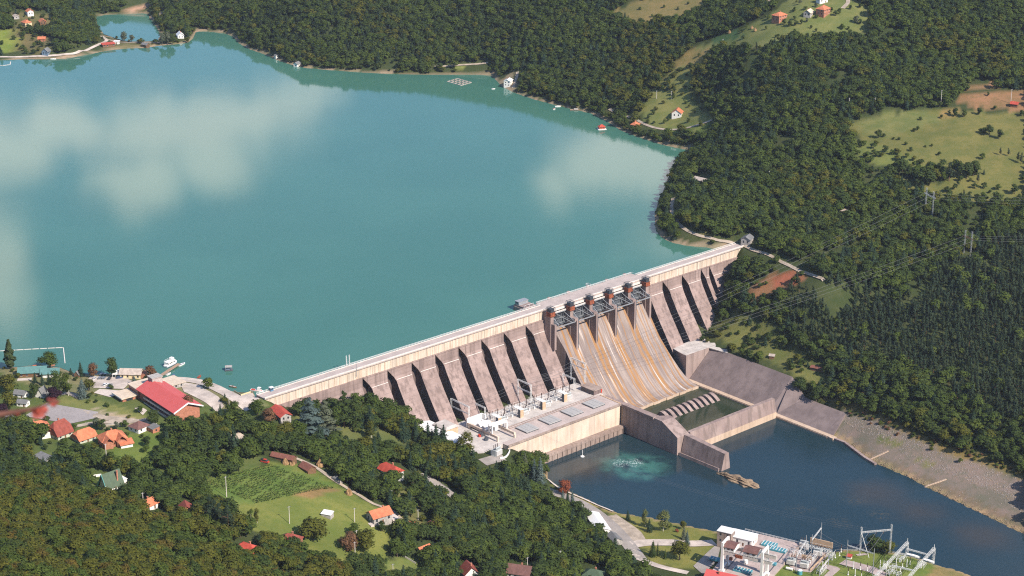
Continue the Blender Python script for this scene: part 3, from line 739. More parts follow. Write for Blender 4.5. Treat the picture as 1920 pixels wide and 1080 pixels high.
mbark = plain('bark', (.10, .075, .055), .95, .4, 2); mbirchbark = plain('birch_bark', (.5, .47, .42), .9, .4, 3)
mpinebark = plain('pine_bark', (.17, .095, .06), .95, .35, 2)
LEAF = {
 'dark': leafmat('dark_green_leaves', [(.050, .080, .022), (.068, .100, .026), (.092, .122, .029)]),
 'mid': leafmat('green_leaves', [(.070, .108, .022), (.092, .132, .026), (.130, .160, .030)]),
 'olive': leafmat('olive_leaves', [(.096, .112, .018), (.128, .132, .021), (.158, .150, .026)]),
 'autumn': leafmat('turning_leaves', [(.130, .105, .022), (.160, .110, .025), (.150, .125, .024)]),
 'pine': leafmat('pine_needles', [(0.041, 0.071, 0.042), (0.057, 0.087, 0.049), (0.078, 0.104, 0.054)]),
 'spruce': leafmat('spruce_needles', [(0.036, 0.068, 0.040), (0.055, 0.087, 0.048)]),
 'blue': leafmat('blue_spruce_needles', [(0.108, 0.157, 0.147), (0.159, 0.206, 0.191)]),
 'rust': leafmat('rust_red_leaves', [(0.255, 0.078, 0.041), (0.332, 0.103, 0.051)]),
 'brown': leafmat('brown_leaves', [(0.191, 0.103, 0.057), (0.242, 0.132, 0.070)]),
 'purple': leafmat('purple_leaves', [(0.045, 0.021, 0.036), (0.064, 0.028, 0.045)]),
 'birch': leafmat('birch_leaves', [(0.140, 0.170, 0.057), (0.204, 0.213, 0.077)]),
 'poplar': leafmat('poplar_leaves', [(0.058, 0.091, 0.035), (0.084, 0.112, 0.041)]),
 'grey': leafmat('grey_green_leaves', [(0.121, 0.148, 0.095), (0.172, 0.188, 0.121)]),
}
MESH = {}
def mesh_from(name, V, F, mats, mi=None, N=None):
    me = bpy.data.meshes.new(name); me.from_pydata([tuple(v) for v in V], [], F)
    for m_ in mats: me.materials.append(m_)
    if mi is not None: me.polygons.foreach_set('material_index', mi)
    me.update()
    if N is not None: me.polygons.foreach_set('use_smooth', [True] * len(me.polygons)); me.normals_split_custom_set_from_vertices([tuple(n_) for n_ in N])
    return me
def tree_meshes(kind, leaf, seed, n):
    k = (kind, leaf, seed, n)
    if k not in MESH:
        bark = mbirchbark if kind == 'birch' else mpinebark if kind in ('pine', 'spruce', 'cedar') else mbark
        cd_ = crown_data(kind, seed, n)
        MESH[k] = (mesh_from('crown', cd_[0], cd_[1], [LEAF[leaf]], None, cd_[2]), mesh_from('trunk', *trunk_data(kind, seed), [bark]))
    return MESH[k]
def tree(name, kind, leaf, pos, h, label, cat='tree', group=None, seed=None, n=900, wide=1.0, rz=None):
    """one tree: trunk and crown, h metres tall"""
    seed = random.randrange(3) if seed is None else seed
    cm_, tm = tree_meshes(kind, leaf, seed, n)
    base = {'broad': 9.2, 'birch': 12, 'walnut': 8.9, 'bush': 2.2, 'poplar': 11.8, 'spruce': 9.9, 'pine': 10.4, 'cedar': 10.4}[kind]
    k = h / base
    t = thing(name, label, cat, pos, random.uniform(0, 6.28) if rz is None else rz, group); t.scale = (k * wide, k * wide, k)
    for nm, me_ in (('crown', cm_), ('trunk', tm)):
        o = bpy.data.objects.new(nm, me_); COL.objects.link(o); o.parent = t
    EXC.append((pos[0], pos[1], 1.6 * k + .6))
    return t
# ---------------------------------------------------------------- the dam, in its own frame: x along the crest, -y downstream
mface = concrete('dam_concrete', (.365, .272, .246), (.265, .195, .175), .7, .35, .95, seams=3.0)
mdark = concrete('dam_concrete_shaded', (.21, .155, .145), (.14, .105, .10), .5, .4)  # face concrete darkened; the shade of side and back walls is in its colour
mcream = concrete('cream_concrete', (.68, .58, .475), (.58, .475, .38), .5, .55, rust=(.38, .20, .08), ruststr=.25)
mroad = plain('crest_road_surface', (.46, .385, .35), .95, .14, .15, fine=1.5)
mcurb = plain('pale_concrete', (.66, .60, .55), .9, .15, .4)
mrail = plain('white_steel', (.72, .72, .70), .5, .1, 1)
mgrey = plain('grey_steel', (.33, .35, .37), .5, .2, .8, metal=.2)
mdsteel = plain('dark_steel', (.075, .085, .10), .55, .3, .8)
morange = plain('rusty_orange_paint', (.33, .095, .042), .8, .5, 1.2, dark=(.13, .045, .028))
mglass = plain('window_glass', (.035, .04, .05), .12, .3, 1, spec=.6)
mchute_nt = newmat('spillway_concrete')
def chute_material():
    m, nt, b = mchute_nt
    tc = nt.nodes.new('ShaderNodeTexCoord').outputs['Object']
    c = mixrgb(nt, ramp(nt, noise(nt, .05, 5, .6, tc, (1, .5, .5)), .35, .65), (.215, .172, .155), (.35, .285, .25))
    c = mixrgb(nt, math_(nt, 'MULTIPLY', ramp(nt, noise(nt, 1.5, 5, .65, tc, (1, .015, .015)), .42, .62), .75), c, (.17, .13, .12))
    wn = math_(nt, 'MULTIPLY', noise(nt, .05, 3, .6, tc), 5.0)
    sx = nt.nodes.new('ShaderNodeSeparateXYZ'); nt.links.new(tc, sx.inputs[0])
    for x0, wd, al in ((251.5, 1.2, .9), (257.3, 1.7, 1), (260.6, .9, .9), (270, .7, .6), (275.8, 1.9, 1), (280, 2.0, .95), (284, .9, .7), (293, .8, .7), (296.2, 2.0, .95), (299.6, 1.6, .9), (307, .7, .6), (314.3, 1.5, .85), (318.4, 2.1, 1), (326, .9, .7), (331, .7, .8), (336.5, 1.2, .9)):
        d = math_(nt, 'ABSOLUTE', math_(nt, 'SUBTRACT', math_(nt, 'ADD', sx.outputs[0], math_(nt, 'SUBTRACT', wn, 2.5)), x0 + .0))
        mr = nt.nodes.new('ShaderNodeMapRange'); mr.inputs[1].default_value = wd; mr.inputs[2].default_value = wd * .45
        nt.links.new(d, mr.inputs[0])
        br = math_(nt, 'MULTIPLY', mr.outputs[0], math_(nt, 'ADD', math_(nt, 'MULTIPLY', noise(nt, .35, 4, .6, tc, (2, .12, .12)), .9), .35), clamp=True)
        c = mixrgb(nt, math_(nt, 'MULTIPLY', br, al * 1.0), c, (.33, .16, .045))
    c = mixrgb(nt, math_(nt, 'MULTIPLY', ramp(nt, noise(nt, .8, 4, .6, tc, (1, .03, .03)), .58, .7), .75), c, (.66, .58, .52))
    nt.links.new(c, b.inputs['Base Color']); b.inputs['Roughness'].default_value = .85; b.inputs['Specular IOR Level'].default_value = .2
    return m
mchute = chute_material()
mstain = concrete('weathered_concrete', (.37, .285, .255), (.27, .20, .185), .6, .3, seams=None)
mslab = concrete('slope_concrete', (.255, .20, .19), (.185, .145, .14), .35, .2, seams=None)
mpale = plain('pale_concrete_dirt', (.55, .50, .46), .95, .22, .15, fine=1.2)
mtide = concrete('wet_line_concrete', (.60, .46, .35), (.50, .37, .27), .3, .6)

dam = thing('concrete_dam', 'long grey-pink concrete buttress dam with cream parapet holding back the turquoise lake', 'dam', ORG, DAMYAW)
def D(mb, name, mat, parent=None, label=None):
    o = mb.build(name, mat, parent or dam)
    if label: o['label'] = label
    return o
def bx(mb, s0, s1, v0, v1, z0, z1, mi=0): return mb.box(s0, s1, -v1, -v0, z0, z1, mi)
def S(s, v, z): return (s, -v, z)
PROF = [(.5, -3.4), (.5, -7), (.55, -10), (1.6, -13), (3.4, -16.5), (9.7, -26.4), (23.8, -46.3), (27.5, -51.5)]
def buttress(s0, s1, flare=7.0, back=-6):
    mb = MB(); rows = []
    for v, z in PROF:
        l = s0 + flare * min(1, max(0, (-3.4 - z) / 8.2)) + .03
        rows.append([S(l, v, z), S(s1 - .03, v, z), S(s1 - .03, back, z), S(l, back, z)])
    for i in range(len(rows) - 1):
        o = len(mb.v); mb.v += rows[i] + rows[i + 1]
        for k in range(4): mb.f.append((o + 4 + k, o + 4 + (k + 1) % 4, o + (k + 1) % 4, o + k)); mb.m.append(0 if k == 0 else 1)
    mb.add(rows[0], [(0, 1, 2, 3)], 0); mb.add(rows[-1], [(3, 2, 1, 0)], 1)
    if flare:     # pale joint line and small ledges
        z = -11.9; mb.add([S(s0 + flare + .2, 1.35, z), S(s1 - .3, 1.35, z), S(s1 - .3, 1.22, z + .35), S(s0 + flare + .2, 1.22, z + .35)], [(0, 1, 2, 3)], 2)
        bx(mb, s0 + .4, s1 - .4, .45, .9, -3.7, -3.45, 0)
    return mb
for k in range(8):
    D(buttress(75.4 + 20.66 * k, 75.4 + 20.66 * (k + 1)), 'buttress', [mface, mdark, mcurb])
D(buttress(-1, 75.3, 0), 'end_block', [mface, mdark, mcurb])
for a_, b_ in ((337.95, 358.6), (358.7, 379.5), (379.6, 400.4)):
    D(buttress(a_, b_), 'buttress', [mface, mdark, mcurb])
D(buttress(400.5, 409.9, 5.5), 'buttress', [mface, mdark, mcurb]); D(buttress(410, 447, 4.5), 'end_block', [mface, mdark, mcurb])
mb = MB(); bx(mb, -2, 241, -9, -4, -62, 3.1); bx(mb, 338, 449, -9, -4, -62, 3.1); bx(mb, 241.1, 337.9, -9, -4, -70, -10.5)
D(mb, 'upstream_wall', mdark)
for a_, b_ in ((-1.5, 241.2), (337.6, 448)):
    mb = MB(); bx(mb, a_, b_, -1.6, -.75, -3.35, 3.15)
    if a_ < 0: bx(mb, -1.5, 60, -1.55, -.72, -12, -3.3)
    for s in np.arange(a_ + 3.5, b_, 5.165): bx(mb, s - .12, s + .12, -.8, -.5, -3.3, 3.1)
    D(mb, 'parapet_wall', mcream)
mb = MB(); bx(mb, -2, 242.5, -9.4, .25, 3.2, 4.0); bx(mb, 339, 449, -9.2, .25, 3.2, 4.0); bx(mb, 242.6, 338.9, -13.6, 1.1, 3.0, 4.0)
D(mb, 'crest_deck', mroad)
mb = MB()
for a_, b_, v0 in ((-2, 241, -.15), (341, 449, -.15)): bx(mb, a_, b_, v0 - .3, v0 + .45, 4.02, 4.75)
bx(mb, 243, 338, .5, 1.15, 4.02, 4.6)
for a_, b_, v0 in ((-2, 242, -8.2), (340, 449, -8.1)): bx(mb, a_, b_, v0 - .2, v0 + .2, 4.02, 4.35)
D(mb, 'kerb', mcurb)
mb = MB()
for a_, b_, v0 in ((-2, 242.4, -9.2), (339.2, 449, -9.0), (242.6, 339, -13.4)):
    for z in (4.55, 5.05): mb.bar(S(a_, v0, z), S(b_, v0, z), .14)
    for s in np.arange(a_, b_, 2.6): mb.bar(S(s, v0, 4), S(s, v0, 5.1), .12)
mb.bar(S(242.5, -13.4, 5), S(242.5, -9.2, 5), .12); mb.bar(S(339, -13.4, 5), S(339, -9, 5), .12)
D(mb, 'railing', mrail)
# spillway
CPROF = [(-3, -9.6), (0, -9.9), (2.5, -11.4), (5, -14.8), (8.5, -20.5), (12.6, -27), (18.8, -35.6), (25, -43.2), (31, -50), (37, -56.2), (42, -60.6), (46.5, -63.6), (51, -65.4), (55.2, -66.0)]
mb = MB(); n_ = 40
edge = lambda v: (243 + 5.2 * min(1, max(0, v / 12)), 335 + 2 * min(1, max(0, v / 12)) + 4.5 * min(1, max(0, (v - 20) / 30)))
for v, z in CPROF:
    l, r = edge(v)
    mb.v += [S(l + (r - l) * i / n_, v, z) for i in range(n_ + 1)]
for j in range(len(CPROF) - 1):
    for i in range(n_):
        a_ = j * (n_ + 1) + i; mb.f.append((a_ + n_ + 1, a_ + n_ + 2, a_ + 1, a_)); mb.m.append(0)
ch = D(mb, 'spillway_chute', mchute)
for e in (0, 1):
    side = MB()
    for j in range(len(CPROF) - 1):
        (v0, z0), (v1, z1) = CPROF[j], CPROF[j + 1]; q = [S(edge(v0)[e], v0, z0), S(edge(v1)[e], v1, z1), S(edge(v1)[e], v1, -70), S(edge(v0)[e], v0, -70)]
        side.add(q, [(0, 1, 2, 3)])
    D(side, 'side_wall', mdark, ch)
mb = MB(); l, r = edge(55.2)
ss = np.linspace(l, r, 15)
for i in range(14): bx(mb, ss[i] + .05, ss[i + 1] - .05, 54.2 + .5 * (i % 3 == 0), 55.6 + (i % 2) * .5, -69.5, -66.02 - .25 * (i % 2))
D(mb, 'chute_lip', mtide, ch)
HS = [239.3, 258.4, 277.6, 297.1, 316.7, 335.2]
for i, s in enumerate(HS):
    mb = MB(); wd = 1.5
    bx(mb, s - wd, s + wd, -16.3, 7.2, -30, 2.9)
    mb.prism([S(s + wd * math.cos(t), -16.4 - 1.6 * math.sin(t) if 0 else -16.4 - wd * math.sin(t), 0)[:2] for t in np.linspace(0, math.pi, 9)], -30, 3.7)
    if 0 < i < 5:
        bx(mb, s - .75, s + .75, 7.2, 13.4, -32, -5.6); bx(mb, s - 1.9, s + 1.3, 7.3, 12.6, -6.6, -4.2)
    else: bx(mb, s - .9, s + .9, 7.2, 11, -24, -5)
    D(mb, 'pier', mstain)
    if 0 < i < 5:
        mb = MB(); mb.cyl(S(s + 1.6, 11.9, -5.7), S(s + 1.6, 11.9, -27.5), .95, n=12); D(mb, 'drain_pipe', mdsteel)
    h = MB(); bx(h, s - 2.1, s + 2.1, 3.4, 8.0, .4, 3.6)
    for z in (.9, 2.2, 3.4): bx(h, s - 2.35, s + 2.35, 3.2, 8.3, z, z + .28)
    h.cyl(S(s, 6.5, .4), S(s, 6.5, -2.2), .8, .5, 8)
    ho = D(h, 'gate_hoist', morange)
    h = MB()
    bx(h, s - 1.7, s + 1.7, 4.0, 7.6, 3.65, 6.2); [bx(h, s - 2.1, s + 2.1, v, v + .2, 7.1, 7.3) for v in (3.2, 5.6, 8.0)]; [bx(h, s + x, s + x + .2, 3.2, 8.2, 7.1, 7.28) for x in (-2.1, 1.9)]
    for x in np.linspace(-2.1, 2.1, 5):
        for v in (3.2, 8.1): h.bar(S(s + x, v, 3.7), S(s + x, v, 7.2), .16)
    for v in (4.4, 5.6, 6.8):
        for x in (-2.1, 2.1): h.bar(S(s + x, v, 3.7), S(s + x, v, 7.2), .13)
    for z in (4.8, 6.0):
        for v in (3.2, 8.1): h.bar(S(s - 2.1, v, z), S(s + 2.1, v, z), .13)
    D(h, 'cage', mdsteel, ho)
for i in range(5):
    s0, s1 = HS[i] + 1.5, HS[i + 1] - 1.5
    g = MB(); ang = np.linspace(-.62, .62, 9)
    arc = [(12.2 - 11.6 * math.cos(t) * 1.0, -5.4 + 7.4 * math.sin(t) / .581 * .62) for t in ang]
    for j in range(8):
        (v0, z0), (v1, z1) = arc[j], arc[j + 1]
        g.loft([S(s0, v0, z0), S(s1, v0, z0), S(s1, v0 + .35, z0), S(s0, v0 + .35, z0)], [S(s0, v1, z1), S(s1, v1, z1), S(s1, v1 + .35, z1), S(s0, v1 + .35, z1)])
    go = D(g, 'radial_gate', mdsteel)
    a = MB()
    for x in (s0 + 2.2, s1 - 2.2):
        for z in (-9.3, -4.6, -.6):
            a.bar(S(x, 2.4, z), S(s0 + .6 if x < (s0 + s1) / 2 else s1 - .6, 12.0, -5.6), .38)
        a.bar(S(x, 2.2, -9.5), S(x, 2.2, -.4), .34); a.bar(S(x, 7, -7.5), S(x, 7, -3), .2)
    for z in (-8.6, -4.8, -1.2): a.bar(S(s0, 2.3, z), S(s1, 2.3, z), .34)
    for x in np.linspace(s0 + 4, s1 - 4, 3): a.bar(S(x, 2.1, -9.5), S(x, 2.1, -.5), .16)
    a.bar(S(s0, 12.3, -6.3), S(s1, 12.3, -6.3), .42); a.bar(S(s0, 13.0, -6.3), S(s1, 13.0, -6.3), .3)
    for x in np.linspace(s0, s1, 9): a.bar(S(x, 12.3, -6.25), S(x, 13.0, -6.25), .2)
    a.bar(S(s0 + 6, 3.1, -.4), S(s1 - 3, 12.2, -6), .36)
    D(a, 'gate_arm', mgrey, go)
    c_ = MB(); c_.bar(S(s0 + 4.5, 4.6, .7), S(s1 - 2, 4.6, .7), .5, .35)
    for x in np.linspace(s0 + 5, s1 - 2.5, 5): c_.bar(S(x, 4.6, .8), S(x, 4.6, 1.7), .1)
    D(c_, 'catwalk', mgrey, go)
    t_ = MB(); bx(t_, HS[i] + 1.6, HS[i + 1] - 1.6, 1.3, 2.2, 1.5, 3.0); bx(t_, HS[i] + 2.2, HS[i + 1] - 2.2, 3.2, 3.9, .6, 1.4); D(t_, 'deck_girder', mcurb)
# intake pier with its lifting frame, upstream
mb = MB(); bx(mb, 229, 240.5, -22.5, -9.6, -12, 3.0); bx(mb, 229.5, 240, -22, -11, 3.0, 4.3)
D(mb, 'intake_pier', mstain)
# stilling basin walls
mb = MB()
mb.prism([S(245, 54, 0)[:2], S(249, 54, 0)[:2], S(250.5, 104, 0)[:2], S(256.4, 108, 0)[:2], S(256.4, 111.4, 0)[:2], S(245, 111.4, 0)[:2]], -74, -47.6)
bx(mb, 245, 249, 72.9, 53.9, -74, -47.6) if 0 else None
mb.loft([S(245, 111.45, -74), S(256.4, 111.45, -74), S(256.4, 111.45, -47.62), S(245, 111.45, -47.62)], [S(245, 126.4, -74), S(256.4, 126.4, -74), S(256.4, 126.4, -55), S(245, 126.4, -55)])
bx(mb, 244.2, 247, 73.4, 104, -48.4, -46.9)
D(mb, 'basin_wall', mstain)
mb = MB()
mb.loft([S(246.5, 127.0, -74), S(258, 127.0, -74), S(255.4, 127.0, -54.4), S(251.4, 127.0, -54.4)], [S(247.5, 163.5, -74), S(258.5, 163.5, -74), S(255.6, 163.5, -56.2), S(251.8, 163.5, -56.2)])
mb.loft([S(245.4, 127.2, -72), S(246.6, 127.2, -72), S(246.9, 127.2, -65.8), S(246.3, 127.2, -65.8)], [S(246.2, 162.5, -72), S(247.6, 162.5, -72), S(247.9, 162.5, -65.8), S(247.2, 162.5, -65.8)])
D(mb, 'river_wall', mstain)
mb = MB()
mb.loft([S(256.6, 121.5, -74), S(256.6, 129.4, -74), S(256.6, 129.2, -63.4), S(256.6, 127.2, -54), S(256.6, 124.4, -54)], [S(343.4, 121.5, -74), S(343.4, 129.4, -74), S(343.4, 129.2, -63.4), S(343.4, 127.2, -54), S(343.4, 124.4, -54)], 0)
mb.loft([S(256.6, 129.25, -72), S(256.6, 129.65, -72), S(256.6, 129.5, -63.5), S(256.6, 129.25, -63.5)], [S(343.4, 129.25, -72), S(343.4, 129.65, -72), S(343.4, 129.5, -63.5), S(343.4, 129.25, -63.5)], 1)
D(mb, 'end_sill', [mstain, mtide])
for i in range(10):
    s = 283.6 + 5.6 * i; mb = MB(); pr = [(71, -72), (71.2, -65.6), (72.4, -64.4), (74.6, -64.2), (77.5, -65.2), (83.4, -68.9), (84, -72)]
    mb.loft([S(s, v, z) for v, z in pr], [S(s + 3.1, v, z) for v, z in pr]); D(mb, 'baffle_block', mstain)
# right bank works
mb = MB()
arc = [(346.4, 25.2), (345.2, 29), (344.2, 33), (343.5, 37), (343.2, 41.4), (368, 41.6)]
mb.prism([S(s, v, 0)[:2] for s, v in arc + [(380, 33), (384, 26), (358, 24)]], -76, -47.1)
D(mb, 'training_wall', mstain)
mb = MB()
mb.prism([S(s, v, 0)[:2] for s, v in [(346, 25.5), (344.8, 31), (343.6, 40.6), (367.3, 41), (370, 58), (376, 52), (384, 40), (390, 28), (379.5, 23), (358, 23)]], -47.6, -46.95)
D(mb, 'apron', mpale)
mb = MB()
def slope(s0, s1, z0, z1, va, vb, n=6):
    for i in range(n):
        v0 = va + (vb - va) * i / n; v1 = va + (vb - va) * (i + 1) / n
        mb.loft([S(s0, v0, z0), S(s1, v0, z1), S(s1, v0, z1 - 3), S(s0, v0, z0 - 6)], [S(s0, v1, z0), S(s1, v1, z1), S(s1, v1, z1 - 3), S(s0, v1, z0 - 6)], caps=False)
slope(347, 370.5, -66.6, -46.9, 41.8, 120)
mb.loft([S(347, 120, -66.6), S(370.5, 120, -46.9), S(370.5, 120, -52), S(347, 120, -74)], [S(347, 127, -66.6), S(367, 136, -57.2), S(367, 136, -64), S(347, 127, -74)])
slope(347, 367, -66.6, -57.2, 127, 171)
mb.loft([S(347, 171, -66.6), S(367, 171, -57.2), S(367, 171, -64), S(347, 171, -74)], [S(347, 178, -66.6), S(366, 173, -57.4), S(366, 173, -64), S(347, 178, -74)])
mb.add([S(347, 127, -66.55), S(367, 136, -57.15), S(370.5, 120, -46.95)], [(0, 1, 2)])
mb.add([S(367, 136, -57.2), S(367, 127, -57.2), S(347, 127, -66.6)], [(0, 1, 2)])
D(mb, 'slope_paving', mslab)
mb = MB(); bx(mb, 343.3, 347.2, 41.9, 178, -74, -66.4); bx(mb, 343.0, 344.2, 42, 176, -74, -66.9)
bx(mb, 343.2, 347.5, 178, 181, -74, -66.6); D(mb, 'toe_ledge', mtide)
# things standing on the crest
for s in (70.5,):
    for v, nm in ((-8.9, 'crest_mast'),):
        t = thing('lattice_mast', 'pair of slim grey lattice masts clamped to the dam crest near its left end', 'mast', W(s, -8.5, 4), DAMYAW)
        for x, y, z0 in ((-1.2, 0, 0), (1.2, 0, 0)):
            mb = MB(); mb.lattice((x, y, z0), (x, y, 7.6), .5, .1); mb.build('mast', mrail, t)
        mb = MB(); mb.bar((-1.2, -.2, 3), (1.2, -.2, 3), .15); mb.build('bracket', mgrey, t); mb = MB(); mb.bar((0, -8.95, -5), (0, -8.95, 4.5), .25); mb.build('drain_pipe', mgrey, t)
t = thing('sentry_booth', 'small blue sentry booth by the railing at the left end of the dam', 'booth', W(8.5, -7.6, 4.02), DAMYAW)
mbl = plain('blue_paint', (.10, .22, .34), .6, .2, 1); mb = MB(); mb.box(-1.1, 1.1, -1, 1, 0, 2.4); mb.build('cabin', mbl, t)
mb = MB(); mb.box(-1.4, 1.4, -1.3, 1.3, 2.41, 2.65); mb.build('roof', mrail, t); mb = MB(); mb.box(-.8, .8, -1.04, -1.005, 1.1, 2.0); mb.box(-1.14, -1.105, -.7, .7, 1.1, 2.0); mb.build('window', mglass, t)
t = thing('intake_crane', 'grey and white gate crane cabin standing on the intake pier beside the dam crest', 'crane', W(234.5, -17, 4.3), DAMYAW)
mb = MB(); mb.box(-4.8, 4.2, 0.5, 4.6, 0, 2.4); mb.build('cabin', mgrey, t); mb = MB(); mb.box(-5, 4.4, .3, 4.8, 2.4, 2.6); mb.build('roof', mgrey, t)
mb = MB()
for x in (-4.6, 0, 4): mb.bar((x, -5.5, 0), (x, -5.5, 1.6), .14)
mb.bar((-4.6, -5.5, 1.6), (4, -5.5, 1.6), .14); mb.bar((-4.6, 0.4, 1.4), (-4.6, -5.5, 1.4), .14); mb.build('railing', mrail, t)
mb = MB(); mb.box(-4.83, -4.805, 1.2, 3.8, 1.1, 1.9); mb.build('window', mglass, t)
t = thing('railing_bay', 'white railing round the middle pier nose on the lake side of the spillway', 'railing', W(297.1, -17, 3.75), DAMYAW)
mb = MB()
pts = [(-1.4, -2), (-1.4, .4), (0, 1.3), (1.4, .4), (1.4, -2)]
for i in range(4):
    mb.bar((*pts[i], 1.2), (*pts[i + 1], 1.2), .14); mb.bar((*pts[i], .6), (*pts[i + 1], .6), .1)
for p_ in pts: mb.bar((*p_, 0), (*p_, 1.25), .14)
mb.build('rails', mrail, t)
# ---------------------------------------------------------------- power station at the foot of the dam
mph = concrete('station_cream_wall', (.70, .58, .47), (.60, .48, .385), .35, .5, rust=(.42, .24, .12), ruststr=.18)
mphroof = plain('station_roof', (.50, .415, .38), .95, .16, .12, fine=1.0)
mplinth = concrete('station_plinth', (.40, .315, .27), (.28, .21, .18), .6, .5)
mhatch = plain('grey_panel', (.43, .42, .41), .6, .1, .8, tile=('X', .55))
mtan = plain('tan_render', (.55, .385, .25), .9, .2, .6)
mwhite = plain('white_paint', (.80, .78, .75), .6, .08, .6)
mwroof = plain('white_sheet_roof', (.84, .83, .81), .5, .06, .3, tile=('X', .7))
minsul = plain('brown_insulator', (.06, .035, .03), .35, .3, 3, spec=.6)
mtank = plain('transformer_grey', (.42, .45, .45), .5, .15, 1)
mred = plain('red_paint', (.50, .06, .035), .6, .25, 1)
ph = thing('power_station', 'long flat-roofed cream power station at the foot of the dam beside the river', 'power station', ORG, DAMYAW)
def PB(mb, name, mat, parent=None): return mb.build(name, mat, parent or ph)
mb = MB(); bx(mb, 152, 243.6, 52.05, 72.4, -80, -47.6); bx(mb, 139.5, 152, 66.2, 72.4, -80, -47.6); PB(mb, 'wall', mph)
mb = MB(); bx(mb, 139.2, 244.0, 66.3, 73.1, -47.58, -46.95); bx(mb, 152.2, 244.0, 50.6, 66.28, -47.58, -46.95); PB(mb, 'roof', mphroof)
mb = MB(); bx(mb, 166, 244.2, 72.45, 76.2, -80, -62.5); bx(mb, 170, 244.3, 76.25, 76.6, -64.2, -63.4)
for s in np.arange(172, 243, 4.4): bx(mb, s, s + .5, 76.22, 76.75, -72, -63.5)
PB(mb, 'plinth', mplinth)
mb = MB(); bx(mb, 139.3, 244, 73.12, 73.4, -47.9, -46.85); bx(mb, 139.3, 243.5, 72.5, 73.05, -46.94, -46.6); PB(mb, 'cornice', mplinth)
for s in (166, 186.7, 207.4, 228.1):
    mb = MB()
    s += -4.5
    for k in range(4): bx(mb, s + 2.8 * k, s + 2.8 * k + 2.7, 55.2, 66.4, -46.9, -45.9 + .05 * (k % 2))
    o = PB(mb, 'roof_hatch', mhatch)
    e_ = MB(); bx(e_, s - .15, s + 11.25, 55.0, 66.6, -46.94, -46.5); PB(e_, 'frame', mdsteel, o)
mb = MB()
for v in (50.2, 53.2): mb.bar(S(153, v, -46.85), S(240, v, -46.85), .5, .25)
for s in np.arange(154, 240, 2.4): bx(mb, s, s + .6, 49.9, 53.5, -46.93, -46.86)
PB(mb, 'rail_track', mplinth)
mb = MB(); bx(mb, 240.3, 248.2, 36.8, 49.6, -47, -43.7); PB(mb, 'control_room', mdark)
mb = MB(); bx(mb, 239.8, 248.7, 36.2, 50.2, -43.68, -43.3); PB(mb, 'control_room_roof', mplinth)
for v0 in (37.5, 42, 46.2): mb = MB(); bx(mb, 240.25, 240.29, v0, v0 + 3, -46.3, -44.4); PB(mb, 'window', mglass)
mb = MB(); bx(mb, 247.1, 248.3, 49.61, 49.7, -46.9, -43.9); PB(mb, 'red_door', mred)
mb = MB(); bx(mb, 243.62, 244.6, 52, 72, -70, -46.6); mb.cyl(S(245.0, 73.6, -70), S(245.0, 73.6, -47), .55, n=10); PB(mb, 'end_pier', mtan)
dk = MB()
dk.prism([S(s, v, 0)[:2] for s, v in [(108, 22), (152, 22), (247, 24.5), (247, 52), (152.1, 52), (152.1, 66.2), (120, 70), (104, 60), (100, 40)]], -50, -46.98)
o = dk.build('station_yard', mpale); o.location = ORG; o.rotation_euler = (0, 0, DAMYAW); tag(o, kind='structure')
for i, s in enumerate((157.0, 177.1, 197.6, 218.1)):
    t = thing('fire_wall', 'tan fire wall pillar between transformers on the station deck, %s' % ['leftmost of four', 'second from the left', 'third from the left', 'rightmost of four, nearest the spillway'][i], 'wall', W(s, 43.4, -46.98), DAMYAW, 'fire walls between the transformers')
    mb = MB(); mb.box(-1.4, 1.4, -1.1, 1.1, 0, 5.9); mb.build('wall', mtan, t)
    mb = MB(); mb.box(-1.7, 1.7, -1.3, 6, 5.92, 6.25); mb.build('cap', mwhite, t)
    mb = MB(); mb.box(-1.7, -1.41, -1.0, 1.0, 0, 5.85); mb.build('shade_sheet', mdsteel, t)  # dark sheet standing in for shade on the wall's unlit side
def transformer(label, group, pos, yaw, k=1.0):
    t = thing('transformer', label, 'transformer', pos, yaw, group); t.scale = (k,) * 3
    mb = MB(); mb.box(-2.4, 2.4, -1.3, 1.3, .4, 3.4); mb.box(-2.6, 2.6, -1.5, 1.5, 0, .4); mb.build('tank', mtank, t)
    for y in (-1.75, 1.75):
        mb = MB()
        for x in np.linspace(-2.1, 2.1, 8): mb.box(x - .14, x + .14, y - .38, y + .38, .5, 3.1)
        mb.box(-2.2, 2.2, y - .1, y + .1, 2.9, 3.15); mb.build('radiator', mwhite, t)
    mb = MB(); mb.cyl((-2, -.9, 4.4), (2, -.9, 4.4), .5, n=10); mb.bar((-1.2, -.9, 3.4), (-1.2, -.9, 4), .2); mb.bar((1.2, -.9, 3.4), (1.2, -.9, 4), .2); mb.build('conservator', mtank, t)
    for x in (-1.5, 0, 1.5):
        mb = MB()
        for j in range(5): mb.cyl((x, .5, 3.4 + j * .5), (x * 1.12, .6, 3.9 + j * .5), .26, .14, 7)
        mb.build('bushing', minsul, t)
    mb = MB(); mb.box(2.42, 2.75, -.5, .5, .6, 2.2); mb.build('control_box', mred if 'red' in label else mwhite, t)
    return t
